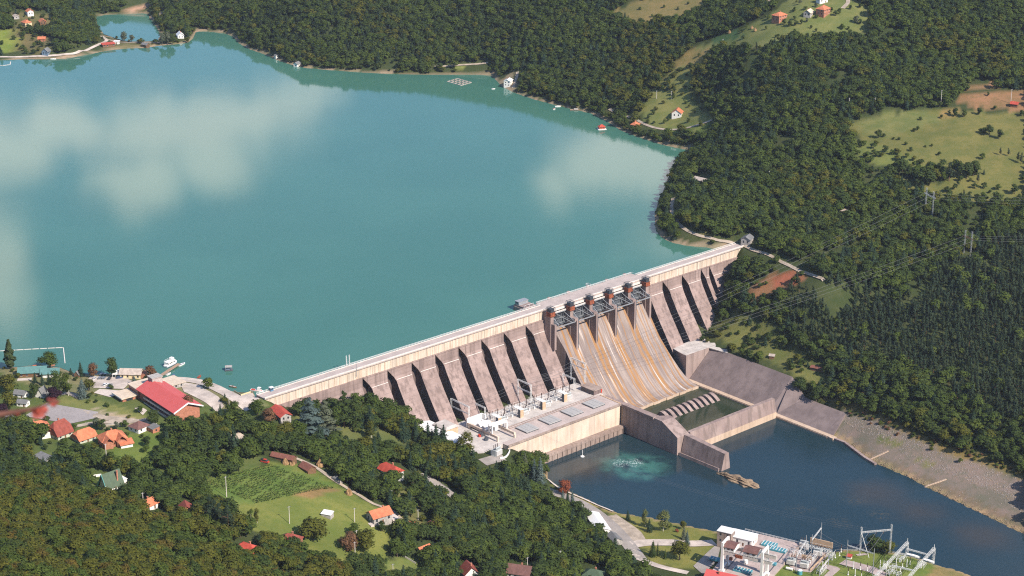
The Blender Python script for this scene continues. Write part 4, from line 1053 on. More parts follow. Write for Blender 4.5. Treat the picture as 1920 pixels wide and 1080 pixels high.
def rack(label, group, pos, yaw, n=5, w=8.5):
    t = thing('busbar_rack', label, 'switchgear', pos, yaw, group)
    mb = MB()
    for x in np.linspace(-w / 2, w / 2, n):
        for y in (-2, 2): mb.bar((x, y, 0), (x, y, 2.6), .16)
        mb.bar((x, -2, 2.6), (x, 2, 2.6), .14)
    for y in (-2, 0, 2): mb.bar((-w / 2, y, 2.65), (w / 2, y, 2.65), .14)
    mb.build('frame', mrail, t)
    for x in np.linspace(-w / 2, w / 2, n):
        for y in (-2, 2):
            b_ = MB(); b_.cyl((x, y, 2.7), (x, y, 4.3), .17, .13, 6); b_.build('insulator', minsul if y > 0 else mrail, t)
    mb = MB()
    for y in (-2, 2): mb.bar((-w / 2 - .5, y, 4.35), (w / 2 + .5, y, 4.35), .09)
    mb.build('busbar', mrail, t)
    mb = MB(); mb.box(-w / 2 + .4, -w / 2 + 1.6, -.6, .6, 0, 1.8); mb.build('cabinet', mwhite, t); mb = MB(); mb.box(w / 2 - 2.6, w / 2 - 1.4, -.7, .5, 0, 1.6); mb.build('cabinet', mwhite, t)
    return t
ORD = ['leftmost', 'second from the left', 'third from the left', 'rightmost']
for i, s in enumerate((161.6, 181.7, 202.2, 222.7)):
    transformer('white-finned transformer with red control box beside a tan fire wall, %s' % ORD[i], 'transformers on the station deck', W(s, 41.6, -46.98), DAMYAW)
    rack('white busbar rack left of a tan fire wall, %s' % ORD[i], 'busbar racks at the foot of the dam', W(s - 10.3, 38.5, -46.98), DAMYAW, 5, 7.5)
    rack('long busbar rack at the buttress feet, %s' % ORD[i], 'busbar racks at the foot of the dam', W(s + .5, 31.5, -46.98), DAMYAW, 6, 13)
    for k, (ds, dv) in enumerate(((-4.5, 34.2), (1.0, 35.4), (6.5, 36.6))):
        t = thing('post_insulator', 'tall dark brown insulator post on a steel stand, part of the rows below the dam', 'insulator', W(s + ds, dv, -46.98), DAMYAW, 'tall dark insulator posts below the dam')
        mb = MB(); mb.bar((0, 0, 0), (0, 0, 2.8), .4); mb.box(-.5, .5, -.5, .5, 0, .3); mb.build('stand', mrail, t)
        mb = MB()
        for j in range(6): mb.cyl((0, 0, 2.8 + j * .85), (0, 0, 3.65 + j * .85), .34, .2, 7)
        mb.build('insulator', minsul, t)
def portal(label, s, v0, v1, zb0, zb1, zt, z2=None, group='steel portals below the dam', w=.9):
    t = thing('steel_portal', label, 'portal frame', W(s, v1, zb1), DAMYAW, group)
    l = lambda v, z: (0, v1 - v, z - zb1)
    for v, zb in ((v0, zb0), (v1, zb1)):
        mb = MB(); mb.lattice(l(v, zb), l(v, zt + .4), w, .13, 1.3); mb.build('post', mrail, t)
    mb = MB(); mb.lattice(l(v0, zt), l(v1, zt), w * .9, .13, 1.2); mb.build('beam', mrail, t)
    if z2: mb = MB(); mb.lattice(l(v0, z2), l(v1, z2), w * .7, .11, 1.2); mb.build('beam', mrail, t)
    for k in range(3):
        v = v0 + (v1 - v0) * (.2 + .3 * k); mb = MB(); mb.cyl(l(v, zt - .4), (-.9, v1 - v, zt - 2.6 - zb1), .16, n=6); mb.build('insulator_string', minsul, t)
    return t
portal('tall double-beam lattice portal behind the white admin building, leftmost of the row', 141.3, 12, 30.8, -47, -47, -33.2, -38.5)
portal('low lattice portal right of the leftmost tall portal', 157.4, 13, 28.7, -44, -47, -39.2)
portal('double-beam lattice portal in the middle of the transformer row', 193.8, 21.5, 35, -46, -47, -30.6, -36.6)
portal('single-beam lattice portal left of the control room on the deck', 236.5, 22, 33.7, -46, -47, -38.3)
portal('tallest lattice portal standing on the control room beside the spillway', 246.2, 20, 34.6, -46, -43.3, -29.0, -33.5)
# loading bay with its crane
lb = thing('loading_bay', 'open cream loading bay with concrete crane beams at the left end of the power station', 'building', ORG, DAMYAW)
mb = MB(); bx(mb, 137.8, 139.2, 33, 64, -44.6, -43.0); PB(mb, 'crane_beam', mph, lb)
mb = MB(); bx(mb, 150.6, 152.0, 40, 66, -44.6, -43.0); PB(mb, 'crane_beam', mph, lb)
for s, v in ((138, 34), (138, 49), (138, 62.6), (151, 42), (151, 65)):
    mb = MB(); bx(mb, s, s + 1, v, v + 1.2, -47, -44.62); PB(mb, 'column', mph, lb)
mb = MB(); bx(mb, 138, 152, 31.8, 32.6, -47, -40.2); bx(mb, 151.2, 152, 32.61, 36, -47, -40.2); PB(mb, 'end_wall', mwhite, lb)
mb = MB(); bx(mb, 139.4, 150.4, 33, 39, -44.4, -43.5); PB(mb, 'roof', mwhite, lb)
for i, (v, c) in enumerate(((39.6, mwhite), (44.8, mwhite))):
    mb = MB(); mb.loft([S(140, v, -43.8), S(140, v + 4.4, -43.8), S(140, v + 3.4, -41.6), S(140, v + 1.0, -41.6)], [S(149.6, v, -43.8), S(149.6, v + 4.4, -43.8), S(149.6, v + 3.4, -41.6), S(149.6, v + 1.0, -41.6)])
    t = thing('hatch_cover', 'white peaked hatch cover on the loading bay, %s' % ['next to the end wall', 'nearer the travelling crane'][i], 'cover', ORG, DAMYAW, 'white hatch covers on the loading bay'); mb.build('cover', c, t)
t = thing('travelling_crane', 'white portal crane riding on the loading bay beams', 'crane', W(145, 56, -43), DAMYAW)
for x in (-6.5, 6.5):
    mb = MB(); mb.bar((x, 1.5, .02), (x, 1.5, 4.4), .9); mb.bar((x, -1.5, .02), (x, -1.5, 4.4), .9); mb.bar((x, 1.8, 4.5), (x, -1.8, 4.5), .9); mb.build('leg', mwhite, t)
mb = MB(); mb.bar((-6.8, 1.5, 5.2), (6.8, 1.5, 5.2), .8, 1.1); mb.bar((-6.8, -1.5, 5.2), (6.8, -1.5, 5.2), .8, 1.1); mb.build('girder', mwhite, t)
mb = MB(); mb.box(-4.5, -1.5, -2.2, 2.2, 1.5, 4.4); mb.build('trolley', mwhite, t)
q = G(931, 853); transformer('spare grey transformer with vertical fins standing alone in the yard left of the station', None, (q[0], q[1], -46.98), DAMYAW + .2, 1.25)
for pxy, lab, mt, nm in (((899, 819), 'red drum in the yard under the loading bay', mred, 'drum'), ((912, 826), 'black cable reel on its side in the station yard', mdsteel, 'cable_reel'), ((904, 818), 'smaller black cable reel next to the red drum', mdsteel, 'cable_reel')):
    q = bp(*pxy, -46.98); t = thing(nm, lab, nm.replace('_', ' '), q, .4)
    r = 1.3 if 'reel' in nm else .9
    mb = MB(); mb.cyl((0, -.7, r), (0, .7, r), r * .7, n=12); mb.build('barrel', mt, t)
    for y in (-.78, .78): mb = MB(); mb.cyl((0, y - .08, r), (0, y + .08, r), r, n=14); mb.build('flange', mt, t)
t = thing('yard_wall', 'low white wall curving round the lower edge of the station yard', 'wall', (0, 0, 0))
mb = MB(); pts = [G(*p_) for p_ in ((938, 861), (945, 860), (950, 857), (954, 851), (956, 846))]
for a, b_ in zip(pts, pts[1:]): mb.bar(a + EZ * .5, b_ + EZ * .5, .4, 1.6)
mb.build('wall', mwhite, t)
# office block
ab = thing('office_building', 'long white-roofed office building among trees left of the power station', 'building', W(104.5, 18, -47), DAMYAW)
A = lambda s, v, z: (s, -v, z)
mb = MB(); mb.box(.6, 11.4, -39.4, -.6, -4, 7.0); mb.build('wall', plain('pale_grey_plaster', (.50, .49, .48), .9, .1, .5), ab)
mb = MB()
R = [[A(-.4, v, 7.05), A(5.5, v, 8.6), A(12.4, v, 7.3), A(12.4, v, 7.0), A(5.5, v, 8.3), A(-.4, v, 6.75)] for v in (-.4, 40.4)]
mb.loft(R[0], R[1]); mb.build('roof', mwroof, ab)
for r_ in range(2):
    for k in range(12):
        mb = MB(); v = 1.6 + k * 3.2; mb.box(.54, .595, -v - 1.9, -v, 1.0 + r_ * 3.1, 2.8 + r_ * 3.1); mb.build('window', mglass, ab)
for k in range(3): mb = MB(); v = -39.45; mb.box(2 + k * 3.2, 3.8 + k * 3.2, v, v + .03, 4, 5.8); mb.build('window', mglass, ab)
mb = MB(); mb.box(7.5, 17.5, -24, -11, -3, 9.2); mb.build('tower_room', mtan, ab)
mb = MB(); mb.loft([A(6.6, 10.2, 9.25), A(18.4, 10.2, 9.25), A(18.4, 24.8, 9.25), A(6.6, 24.8, 9.25)], [A(8.6, 12, 10.6), A(16.4, 12, 10.6), A(16.4, 22.8, 10.6), A(8.6, 22.8, 10.6)]); mb.build('tower_room_roof', mpale, ab)
t = thing('tide_gauge', 'small white gauge float moored against the station plinth', 'gauge', bp(1092, 856, RZ), DAMYAW)
mb = MB(); mb.cyl((0, 0, -.2), (0, 0, .4), 1.5, 1.3, 12); mb.build('float', mwhite, t); mb = MB(); mb.bar((0, 0, .4), (0, 0, 5), .25); mb.build('staff', mwhite, t)
# low rock spit below the river wall
t = thing('rock_spit', 'low brown rock spit in the river at the end of the concrete river wall', 'rock', bp(1392, 905, RZ), 0)
mrock = plain('brown_rock', (.30, .215, .14), .95, .4, .5, fine=1.2)
ends = [bp(1342, 886, RZ), bp(1380, 902, RZ), bp(1400, 908, RZ), bp(1424, 915, RZ)]; rr = np.random.RandomState(5); mb = MB()
bm = bmesh.new(); bmesh.ops.create_icosphere(bm, subdivisions=4, radius=1)
ax = ends[-1] - ends[0]; ln = np.linalg.norm(ax); ang_ = math.atan2(ax[1], ax[0]); mid = (ends[0] + ends[-1]) / 2 - bp(1392, 905, RZ)
for v in bm.verts:
    c = v.co; n_ = 1 + .22 * math.sin(c.x * 9 + c.y * 4) + .18 * math.sin(c.y * 13 + c.z * 7) + .12 * math.sin(c.x * 23 + c.z * 11) + rr.normal() * .05
    x, y, z = c.x * ln / 2 * (1.0), c.y * 5.2 * n_ * (.75 + .35 * c.x), c.z * 2.4 * n_
    v.co = (math.cos(ang_) * x - math.sin(ang_) * y + mid[0], math.sin(ang_) * x + math.cos(ang_) * y + mid[1], z - .3)
me_ = bpy.data.meshes.new('rock'); bm.to_mesh(me_); bm.free(); me_.materials.append(mrock); o = bpy.data.objects.new('rock', me_); COL.objects.link(o); o.parent = t
# ---------------------------------------------------------------- houses
def tiles(name, col): return plain(name, col, .85, .28, .5, tile=('Y', 1.1), fine=2.0)
mt_or = tiles('orange_roof_tiles', (.60, .20, .10)); mt_rd = tiles('red_roof_tiles', (.52, .085, .055)); mt_dk = tiles('dark_red_roof_tiles', (.30, .075, .052))
mt_br = tiles('brown_roof_tiles', (.20, .10, .085)); mt_gy = tiles('grey_roof_sheets', (.20, .20, .20)); mt_gn = plain('green_roof_sheets', (.085, .125, .075), .6, .2, .6, tile=('X', 1.0))
mt_tl = plain('teal_roof_sheets', (.12, .25, .235), .5, .15, .5, tile=('X', .8)); mt_pk = plain('coral_red_roof_sheets', (.62, .115, .105), .55, .06, .25, tile=('X', .5)); mt_be = plain('beige_roof', (.60, .49, .38), .85, .15, .4)
mt_pale = plain('pale_old_roof', (.50, .42, .36), .9, .25, .5, tile=('X', 1.2)); mt_rust = tiles('rusty_barn_roof', (.24, .095, .07))
mw_wh = plain('white_plaster', (.78, .75, .70), .9, .1, .4); mw_br = plain('red_brick', (.44, .185, .115), .9, .25, .9, fine=3); mw_gn = plain('greenish_plaster', (.48, .50, .40), .9, .1, .5); mw_st = plain('grey_stone_wall', (.42, .39, .36), .95, .3, .8, fine=1.5)
mw_wd = plain('brown_timber', (.20, .11, .06), .85, .3, 1.5, tile=('Z', 2)); mw_yl = plain('yellow_plaster', (.74, .60, .36), .9, .12, .5); mw_bl = plain('blue_plaster', (.14, .20, .27), .8, .2, .6)
HREF = {}
def roof_mesh(kind, l, w, h, rh, ov):
    mb = MB(); a, b_ = l / 2 + ov, w / 2 + ov; z0 = h - ov * rh / (w / 2) * .6; z1 = h + rh; t = .22
    if kind == 'gable':
        for sg in (-1, 1):
            mb.loft([(-a, sg * b_, z0), (a, sg * b_, z0), (a, 0, z1), (-a, 0, z1)], [(-a, sg * b_, z0 + t), (a, sg * b_, z0 + t), (a, 0, z1 + t), (-a, 0, z1 + t)])
    elif kind == 'hip':
        r = max(.05, a - b_ * .95); base = [(-a, -b_, z0), (a, -b_, z0), (a, b_, z0), (-a, b_, z0)]
        mb.add(base + [(-r, 0, z1), (r, 0, z1)], [(0, 1, 5, 4), (2, 3, 4, 5), (1, 2, 5), (3, 0, 4), (3, 2, 1, 0)])
    elif kind == 'halfhip':
        r = a * .62; zc = h + rh * .52; yb = b_ * (z1 - zc) / (z1 - z0)
        V = [(-a, -b_, z0), (a, -b_, z0), (a, b_, z0), (-a, b_, z0), (-a, -yb, zc), (a, -yb, zc), (a, yb, zc), (-a, yb, zc), (-r, 0, z1), (r, 0, z1)]
        mb.add(V, [(0, 1, 5, 9, 8, 4), (2, 3, 7, 8, 9, 6), (5, 6, 9), (7, 4, 8), (3, 2, 1, 0), (1, 2, 6, 5), (3, 0, 4, 7)])
    elif kind == 'shed':
        mb.loft([(-a, -b_, h), (a, -b_, h), (a, b_, z1), (-a, b_, z1)], [(-a, -b_, h + t), (a, -b_, h + t), (a, b_, z1 + t), (-a, b_, z1 + t)])
    elif kind == 'flat': mb.box(-a, a, -b_, b_, h + .01, h + .35)
    return mb
def wall_mesh(kind, l, w, h, rh, deep):
    mb = MB(); a, b_ = l / 2, w / 2
    if kind == 'gable':
        P_ = [(-b_, -deep), (b_, -deep), (b_, h), (0, h + rh - .05), (-b_, h)]
        mb.loft([(-a, y, z) for y, z in P_], [(a, y, z) for y, z in P_])
    elif kind == 'halfhip':
        zc = h + rh * .5; yb = b_ * .48; P_ = [(-b_, -deep), (b_, -deep), (b_, h), (yb, zc), (-yb, zc), (-b_, h)]
        mb.loft([(-a, y, z) for y, z in P_], [(a, y, z) for y, z in P_])
    elif kind == 'shed':
        P_ = [(-b_, -deep), (b_, -deep), (b_, h + rh - .05), (-b_, h - .02)]
        mb.loft([(-a, y, z) for y, z in P_], [(a, y, z) for y, z in P_])
    else: mb.box(-a, a, -b_, b_, -deep, h)
    return mb
def openings(t, l, w, h, storeys, mat_frame, door=True, nx=None):
    sh = h / storeys
    for st in range(storeys):
        z0, z1 = st * sh + sh * .34, st * sh + sh * .78
        for sg in (-1, 1):
            n = nx or max(1, int(l / 3.2))
            for k in range(n):
                x = -l / 2 + l * (k + .5) / n
                mb = MB(); y = sg * (w / 2 + .03)
                if door and st == 0 and sg == -1 and k == n // 2:
                    mb.box(x - .55, x + .55, min(y, y - .03 * sg), max(y, y - .03 * sg), 0, 2.1); mb.build('door', mw_wd, t); continue
                mb.box(x - .6, x + .6, min(y, y - .03 * sg), max(y, y - .03 * sg), z0, z1); o = mb.build('window', mglass, t)
                f = MB(); f.box(x - .75, x + .75, y - .02, y + .02, z0 - .14, z0 - .02); f.build('sill', mat_frame, o)
            mb = MB(); x = sg * (l / 2 + .03)
            for yy in ((-w * .22, w * .22) if w > 6 else (0,)):
                mb = MB(); mb.box(min(x, x - .03 * sg), max(x, x - .03 * sg), yy - .55, yy + .55, z0, z1); mb.build('window', mglass, t)
def house(label, px, py, l, w, h, rh, ridge, kind='gable', wm=None, rm=None, ov=.6, storeys=1, chim=None, cat='house', name='house', group=None, wins=True, deep=2.5, z=None, clear=None, yaw=None):
    p = G(px, py) if z is None else bp(px, py, z); wm = wm or mw_wh; rm = rm or mt_or
    yw = yaw if yaw is not None else yaw_of(ridge[0], ridge[1], py)
    t = thing(name, label, cat, p, yw, group)
    wall_mesh(kind, l, w, h, rh, deep).build('wall', wm, t)
    r = roof_mesh(kind, l, w, h, rh, ov).build('roof', rm, t)
    if chim:
        mb = MB(); x, y = chim; zt = h + rh + .7; mb.box(x - .4, x + .4, y - .4, y + .4, h, zt); mb.box(x - .5, x + .5, y - .5, y + .5, zt, zt + .2); mb.build('chimney', mw_br, r)
    if wins: openings(t, l, w, h, storeys, mw_wh)
    EXC.append((p[0], p[1], max(l, w) * .5 + (2.2 if clear is None else clear)))
    return t
# hamlet beside the lake
t = house('orange-roofed house with two gables, leftmost below the sports court', 72, 812, 13, 9, 4.5, 3.6, (50, -12), 'hip', mw_wh, mt_or, .9, 2, (-2, 1))
w_ = MB(); rm_ = roof_mesh('gable', 9, 7.5, 3.6, 3.2, .7); rm_.v = [(y + 2.5, -x - 6.2, z) for x, y, z in rm_.v]; rm_.build('front_roof', mt_or, t)
mb = MB(); mb.box(-.8, 5.8, -10.2, -4.4, -2, 3.5); mb.build('front_wing', mw_wh, t)
house('house with a very steep dark red half-hipped roof between two orange-roofed houses', 113, 817, 10.5, 10.5, 3.4, 7.0, (38, -18), 'halfhip', mw_gn, mt_dk, .9, 1, (0, .6))
t = house('orange half-hipped roof house with pale green gable, right of the steep dark red one', 158, 824, 11, 9, 2.8, 4.4, (36, -14), 'halfhip', mw_gn, mt_or, 1.0, 1)
t = house('big two-storey brick house with many orange gables beside the bright lawn', 211, 832, 14.5, 10, 5.0, 4.0, (44, -10), 'hip', mw_br, mt_or, .9, 2, (0, .5))
for x, y in ((-4.2, -4.6), (3.6, -4.8)):
    rm_ = roof_mesh('gable', 6.5, 5.6, 4.6, 2.8, .6); rm_.v = [(yy + x, -xx + y, z) for xx, yy, z in rm_.v]; rm_.build('gable_roof', mt_or, t)
    mb = MB(); mb.box(x - 2.6, x + 2.6, y - 2.6, y + 2, -2, 4.5); mb.build('bay_wall', mw_br, t)
rm_ = roof_mesh('shed', 8, 4.6, 2.2, 1.6, .4); rm_.v = [(x + 6, y - 7.8, z) for x, y, z in rm_.v]; rm_.build('porch_roof', mt_or, t); mb = MB(); mb.box(2.4, 9.6, -9.4, -5.8, -2, 2.1); mb.build('porch_wall', mw_wh, t)
t = house('small white house with a brownish hipped roof right of the brick house', 261, 806, 9, 9, 3.2, 2.8, (30, -16), 'hip', mw_wh, mt_br, .6, 1)
house('low brick annex with grey roof beside the small white house', 288, 808, 6, 5, 2.6, .8, (24, 10), 'shed', mw_br, mt_gy, .3, 1, cat='outbuilding', name='annex')
house('white garage with a slanted grey roof under trees on the left edge', 82, 866, 11, 5, 3.0, .9, (34, 12), 'shed', mw_wh, mt_gy, .5, 1, cat='garage', name='garage', wins=False)
house('small white shed with dark lean-to roof left of the sports court', 18, 789, 4, 3.4, 2.6, .8, (14, -6), 'shed', mw_wh, mt_gy, .3, cat='shed', name='shed', wins=False)
house('low cabin with grey gable roof by the trees on the left edge', 40, 743, 8, 5.5, 2.4, 1.8, (30, 4), 'gable', mw_wh, mt_gy, .5, cat='cabin', name='cabin')
house('white cabin with a flat grey roof slope, below the other grey cabin', 44, 760, 6.5, 5, 2.4, 1.6, (20, 2), 'gable', mw_wh, mt_gy, .5, cat='cabin', name='cabin')
house('cabin with a tall steep grey roof beside the purple-leaved tree', 79, 743, 6, 6, 1.2, 5.0, (14, -16), 'gable', mw_wh, mt_gy, .4, cat='cabin', name='cabin')
t = house('long teal-roofed lakeside restaurant with timber walls behind the poplar', 62, 702, 17, 10, 3.4, 2.2, (60, -3), 'gable', mw_wd, mt_tl, 1.0, 1, cat='restaurant', name='restaurant')
rm_ = roof_mesh('gable', 11, 9, 3.0, 2.0, .8); rm_.v = [(x + 11.5, y - 3, z) for x, y, z in rm_.v]; rm_.build('wing_roof', mt_tl, t); mb = MB(); mb.box(6.4, 16.6, -7, 1, -2, 2.9); mb.build('wing_wall', mw_wh, t)
for x, y in ((2, 2.2), (14, 1)): mb = MB(); mb.loft([(x - 2, y - .5, 5.25), (x - 2, y + .5, 5.25), (x - 2, y + .5, 5.5), (x - 2, y - .5, 5.5)], [(x + .4, y - .5, 5.3), (x + .4, y + .5, 5.3), (x + .4, y + .5, 5.6), (x + .4, y - .5, 5.6)]); mb.build('roof_light', mt_or, t)
mb = MB(); mb.box(-9, 0, -11, -7, -1.5, .6); mb.build('terrace', mplaza, t)
house('tiny dark hut with a steep grey roof at the water edge beside a spruce', 146, 706, 3.6, 3.4, 1.8, 2.4, (6, -8), 'gable', mw_wd, mt_gy, .3, cat='hut', name='hut', wins=False)
t = house('yellow lakeside restaurant with a pale tiled roof and terrace', 247, 707, 13.5, 7.5, 3.6, 2.4, (40, 1), 'gable', mw_yl, mt_pale, .8, 1, cat='restaurant', name='restaurant')
mb = MB(); mb.box(-9.5, 8.5, -6.4, -3.85, -1.2, .5); mb.build('terrace', mw_st, t); mb = MB(); mb.box(7.2, 9.6, -3.4, 3.4, 0, 3.6); mb.build('brick_end', mw_br, t); mb = MB(); mb.loft([(-12, -3.4, 2.8), (-7.2, -3.4, 2.8), (-7.2, 3.4, 3.6), (-12, 3.4, 3.6)], [(-12, -3.4, 3.0), (-7.2, -3.4, 3.0), (-7.2, 3.4, 3.8), (-12, 3.4, 3.8)]); mb.build('awning', mwhite, t)
mb = MB(); [mb.bar((x, -3.2, .5), (x, -3.2, 2.8), .15) for x in (-11.8, -9.6)]; mb.build('awning_post', mwhite, t)
# hotel
q = G(302, 752); hyaw = yaw_of(92, 46, 745)
ht = thing('hotel', 'large brick hotel with a long coral red gable roof, beside the lakeside car park', 'hotel', (q[0], q[1], q[2] - .5), hyaw)
EXC.append((q[0], q[1], 16)); EXC.append((q[0] + 12, q[1] - 8, 14)); EXC.append((q[0] - 14, q[1] + 4, 12)); EXC.append((q[0] - 20, q[1] - 4, 13))
HL, HW = 46, 17
P_ = [(-HW / 2, -4), (HW / 2, -4), (HW / 2, 7.2), (0, 10.6), (-HW / 2, 7.2)]
mb = MB(); mb.loft([(-12, y, z) for y, z in P_], [(HL - 12, y, z) for y, z in P_]); mb.build('wall', mw_br, ht)
mb = MB(); a, b_ = (-13.5, HL - 10.5), HW / 2 + 1.8
for sg in (-1, 1): mb.loft([(a[0], sg * b_, 6.6), (a[1], sg * b_, 6.6), (a[1], 0, 11.0), (a[0], 0, 11.0)], [(a[0], sg * b_, 6.95), (a[1], sg * b_, 6.95), (a[1], 0, 11.4), (a[0], 0, 11.4)])
r = mb.build('roof', mt_pk, ht)
mb = MB()
for sg in (-1, 1): mb.loft([(a[1] + .02, sg * b_, 6.3), (a[1] + .5, sg * b_, 6.3), (a[1] + .5, 0, 10.7), (a[1] + .02, 0, 10.7)], [(a[1] + .02, sg * b_, 7.1), (a[1] + .5, sg * b_, 7.1), (a[1] + .5, 0, 11.55), (a[1] + .02, 0, 11.55)])
mb.build('barge_board', mwhite, r)
mb = MB(); mb.box(-14, -8, -1, 6, 8, 13); mb.box(-14.4, -7.6, -1.4, 6.4, 13.02, 13.5); mb.build('roof_tank', mw_st, ht)
for st in range(2):
    mb = MB(); mb.box(-4, HL - 13, -HW / 2 - 1.5, -HW / 2 - .02, st * 3.4 + .1, st * 3.4 + .4); mb.box(-4, HL - 13, -HW / 2 - 1.6, -HW / 2 - 1.5, st * 3.4 + .1, st * 3.4 + 1.3); mb.build('balcony', mplaza, ht)
    for k in range(12):
        x = -2.5 + k * 2.9; mb = MB(); mb.box(x - .9, x + .9, -HW / 2 - .05, -HW / 2 - .01, st * 3.4 + .8, st * 3.4 + 2.9); mb.build('window', mglass, ht)
mb = MB(); mb.box(-24.5, -12.1, -9.4, 7, -4, 6.4); mb.build('wing_wall', mw_br, ht)
mb = MB(); mb.box(-25.2, -11.5, -10.2, 7.8, 6.42, 7.0); mb.build('wing_roof', mt_be, ht)
mb = MB(); mb.box(-24.5, -13, -20, -9.5, -4, 2.7); mb.build('front_wing_wall', mw_br, ht)
mb = MB(); mb.box(-25.5, -12, -21, -9.45, 2.72, 3.4); mb.build('front_wing_roof', mt_be, ht)
mb = MB(); mb.box(-25.6, -11.9, -21.1, -21.01, 2.6, 3.45); mb.build('fascia', mwhite, ht)
for k in range(4):
    mb = MB(); x = -24 + k * 2.7; mb.box(x, x + 2.1, -20.05, -20.01, -.4, 2); mb.build('window', mglass, ht); mb = MB(); x = -23 + k * 2.7; mb.box(x, x + 1.8, -9.45, -9.41, 3.8, 5.4); mb.build('window', mglass, ht)
mb = MB(); mb.box(-12.99, -12.95, -17.5, -13, -.8, 2.0); mb.build('glass_door', mglass, ht)
house('flat beige-roofed pavilion between the hotel and the lakeside road', 325, 722, 13, 9, 3.0, .4, (28, 12), 'flat', mw_st, mt_be, .8, cat='pavilion', name='pavilion')
house('long curved-edge red roof hall at the left end of the dam', 527, 781, 15, 7, 3.2, 2.0, (38, 26), 'gable', mw_st, mt_rd, .8, cat='hall', name='hall')
# A-frame with its white garden wall
t = house('white A-frame house with a steep green roof and turquoise trim', 209, 914, 10.5, 9, .8, 9.0, (27, -12), 'gable', mw_wh, mt_gn, .9, 1, (2.5, -2.6))
mb = MB(); mb.box(5, 9, -2.5, 2.5, -1, 3.2); mb.box(4.8, 9.3, -2.8, 2.8, 3.2, 3.45); mb.build('side_wing', mw_wh, t)
mtq = plain('turquoise_paint', (.10, .36, .34), .6, .15, 1)
for sg in (-1, 1): mb = MB(); mb.bar((-6.25, sg * 5.3, .2), (-6.25, 0, 10.1), .25, .4); mb.build('trim', mtq, t)
def garden_wall(label, pts, h, mat, name='garden_wall', cat='wall', th=.3):
    t = thing(name, label, cat, (0, 0, 0)); mb = MB(); q = [G(*p_) for p_ in pts]
    for a, b_ in zip(q, q[1:]):
        mb.loft([(*a[:2], a[2] - .6), (*b_[:2], b_[2] - .6), (b_[0], b_[1] + th, b_[2] - .6), (a[0], a[1] + th, a[2] - .6)], [(*a[:2], a[2] + h), (*b_[:2], b_[2] + h), (b_[0], b_[1] + th, b_[2] + h), (a[0], a[1] + th, a[2] + h)])
    mb.build('wall', mat, t); return t
garden_wall('white garden wall in front of the A-frame house', [(191, 928), (206, 922), (225, 918), (243, 915)], 1.5, mw_wh)
garden_wall('white garden wall behind the A-frame house', [(145, 897), (160, 896), (176, 895), (190, 893)], 1.5, mw_wh)
garden_wall('low pale wall along the lower side of the dirt yard', [(160, 795), (180, 797), (198, 798), (235, 795)], .9, mw_st)
garden_wall('pale fence along the lakeside road edge near the dam', [(430, 728), (452, 742), (470, 736)], .8, mw_yl)
garden_wall('dark low fence beside the lower meadow', [(738, 1034), (760, 1046), (780, 1058)], 1.0, mw_st)
garden_wall('stone retaining wall above the winding road', [(784, 887), (800, 893), (822, 905), (845, 921)], .9, mw_st)
# other houses of the near slope
H2 = [('orange-red roof half hidden by trees below the A-frame house', 277, 953, 9, 7, 3, 2.6, (24, -14), 'gable', mw_wh, mt_or),
      ('small brown-red roofed brick house right of the hidden orange roof', 349, 962, 7, 6, 3.4, 2.6, (12, 18), 'gable', mw_br, mt_dk),
      ('pinkish red roof among the trees at the lower left', 465, 1036, 13, 8, 3, 2.6, (34, 10), 'hip', mw_wh, mt_rd),
      ('red tile house with two gables at the edge of the meadow', 545, 1019, 11, 8, 3, 3.2, (30, 4), 'hip', mw_br, mt_dk),
      ('red-roofed white house above the winding road', 733, 891, 13, 9, 4.2, 3.4, (50, 22), 'halfhip', mw_wh, mt_rd),
      ('brick red roof leaning into view at the bottom edge, left of the brown one', 880, 1080, 9, 8, 3.5, 4.2, (20, 26), 'gable', mw_wh, mt_dk),
      ('brown-roofed white house at the bottom edge', 975, 1080, 13, 9, 3.6, 3.6, (44, 6), 'gable', mw_wh, mt_br),
      ('green roof with two gables at the bottom edge', 1113, 1084, 11, 8, 3.2, 2.8, (34, 6), 'hip', mw_wh, mt_gn),
      ('orange roof under trees right of the stone house', 748, 995, 6, 5, 2.6, 2, (14, -10), 'gable', mw_wh, mt_or),
      ('small orange roof behind dark trees, second right of the stone house', 768, 989, 6, 4.5, 2.4, 1.6, (18, 2), 'gable', mw_wh, mt_or),
      ('bright orange roof corner between dark trees, furthest right of the stone house', 808, 992, 5, 5, 2.8, 2, (10, -16), 'gable', mw_wh, mt_or),
      ('orange roof piece near the dark fence below the lower meadow', 795, 1036, 7, 5, 2.6, 1.8, (20, -8), 'gable', mw_wh, mt_or)]
for lab, px_, py_, l, w, h, rh, rd, kd, wm, rm in H2:
    house(lab, px_, py_, l, w, h, rh, rd, kd, wm, rm, .7, 1, (1, .8) if l > 8 else None)
t = house('grey stone house with a bright orange gable roof on the meadow', 711, 975, 12, 8.5, 4.4, 3.0, (38, -12), 'gable', mw_st, mt_or, .9, 1, (3, .4))
mb = MB(); mb.box(6.2, 11, -5, 2, -2, .3); mb.box(-8.5, -6.2, -5, -1, -2, .8); mb.build('terrace', mplaza, t)
house('long low barn with a rusty brown roof at the top of the vineyard', 532, 863, 15, 5, 2.6, 1.6, (52, 10), 'gable', mw_wd, mt_rust, .5, cat='barn', name='barn', wins=False)
house('square barn with brown tiled roof beside the field track', 577, 882, 9, 6, 2.2, 2.2, (24, 12), 'gable', mw_wd, mt_rust, .5, cat='barn', name='barn', wins=False)
house('small pale shed with a white sheet roof in the middle of the meadow', 614, 968, 6, 4, 2.0, .7, (17, 3), 'shed', mw_st, mwroof, .3, cat='shed', name='shed', wins=False)
house('grey plank crate shed beside the field track', 632, 902, 6, 3.4, 1.8, .3, (20, 10), 'flat', mw_st, mt_gy, .1, cat='shed', name='shed', wins=False)
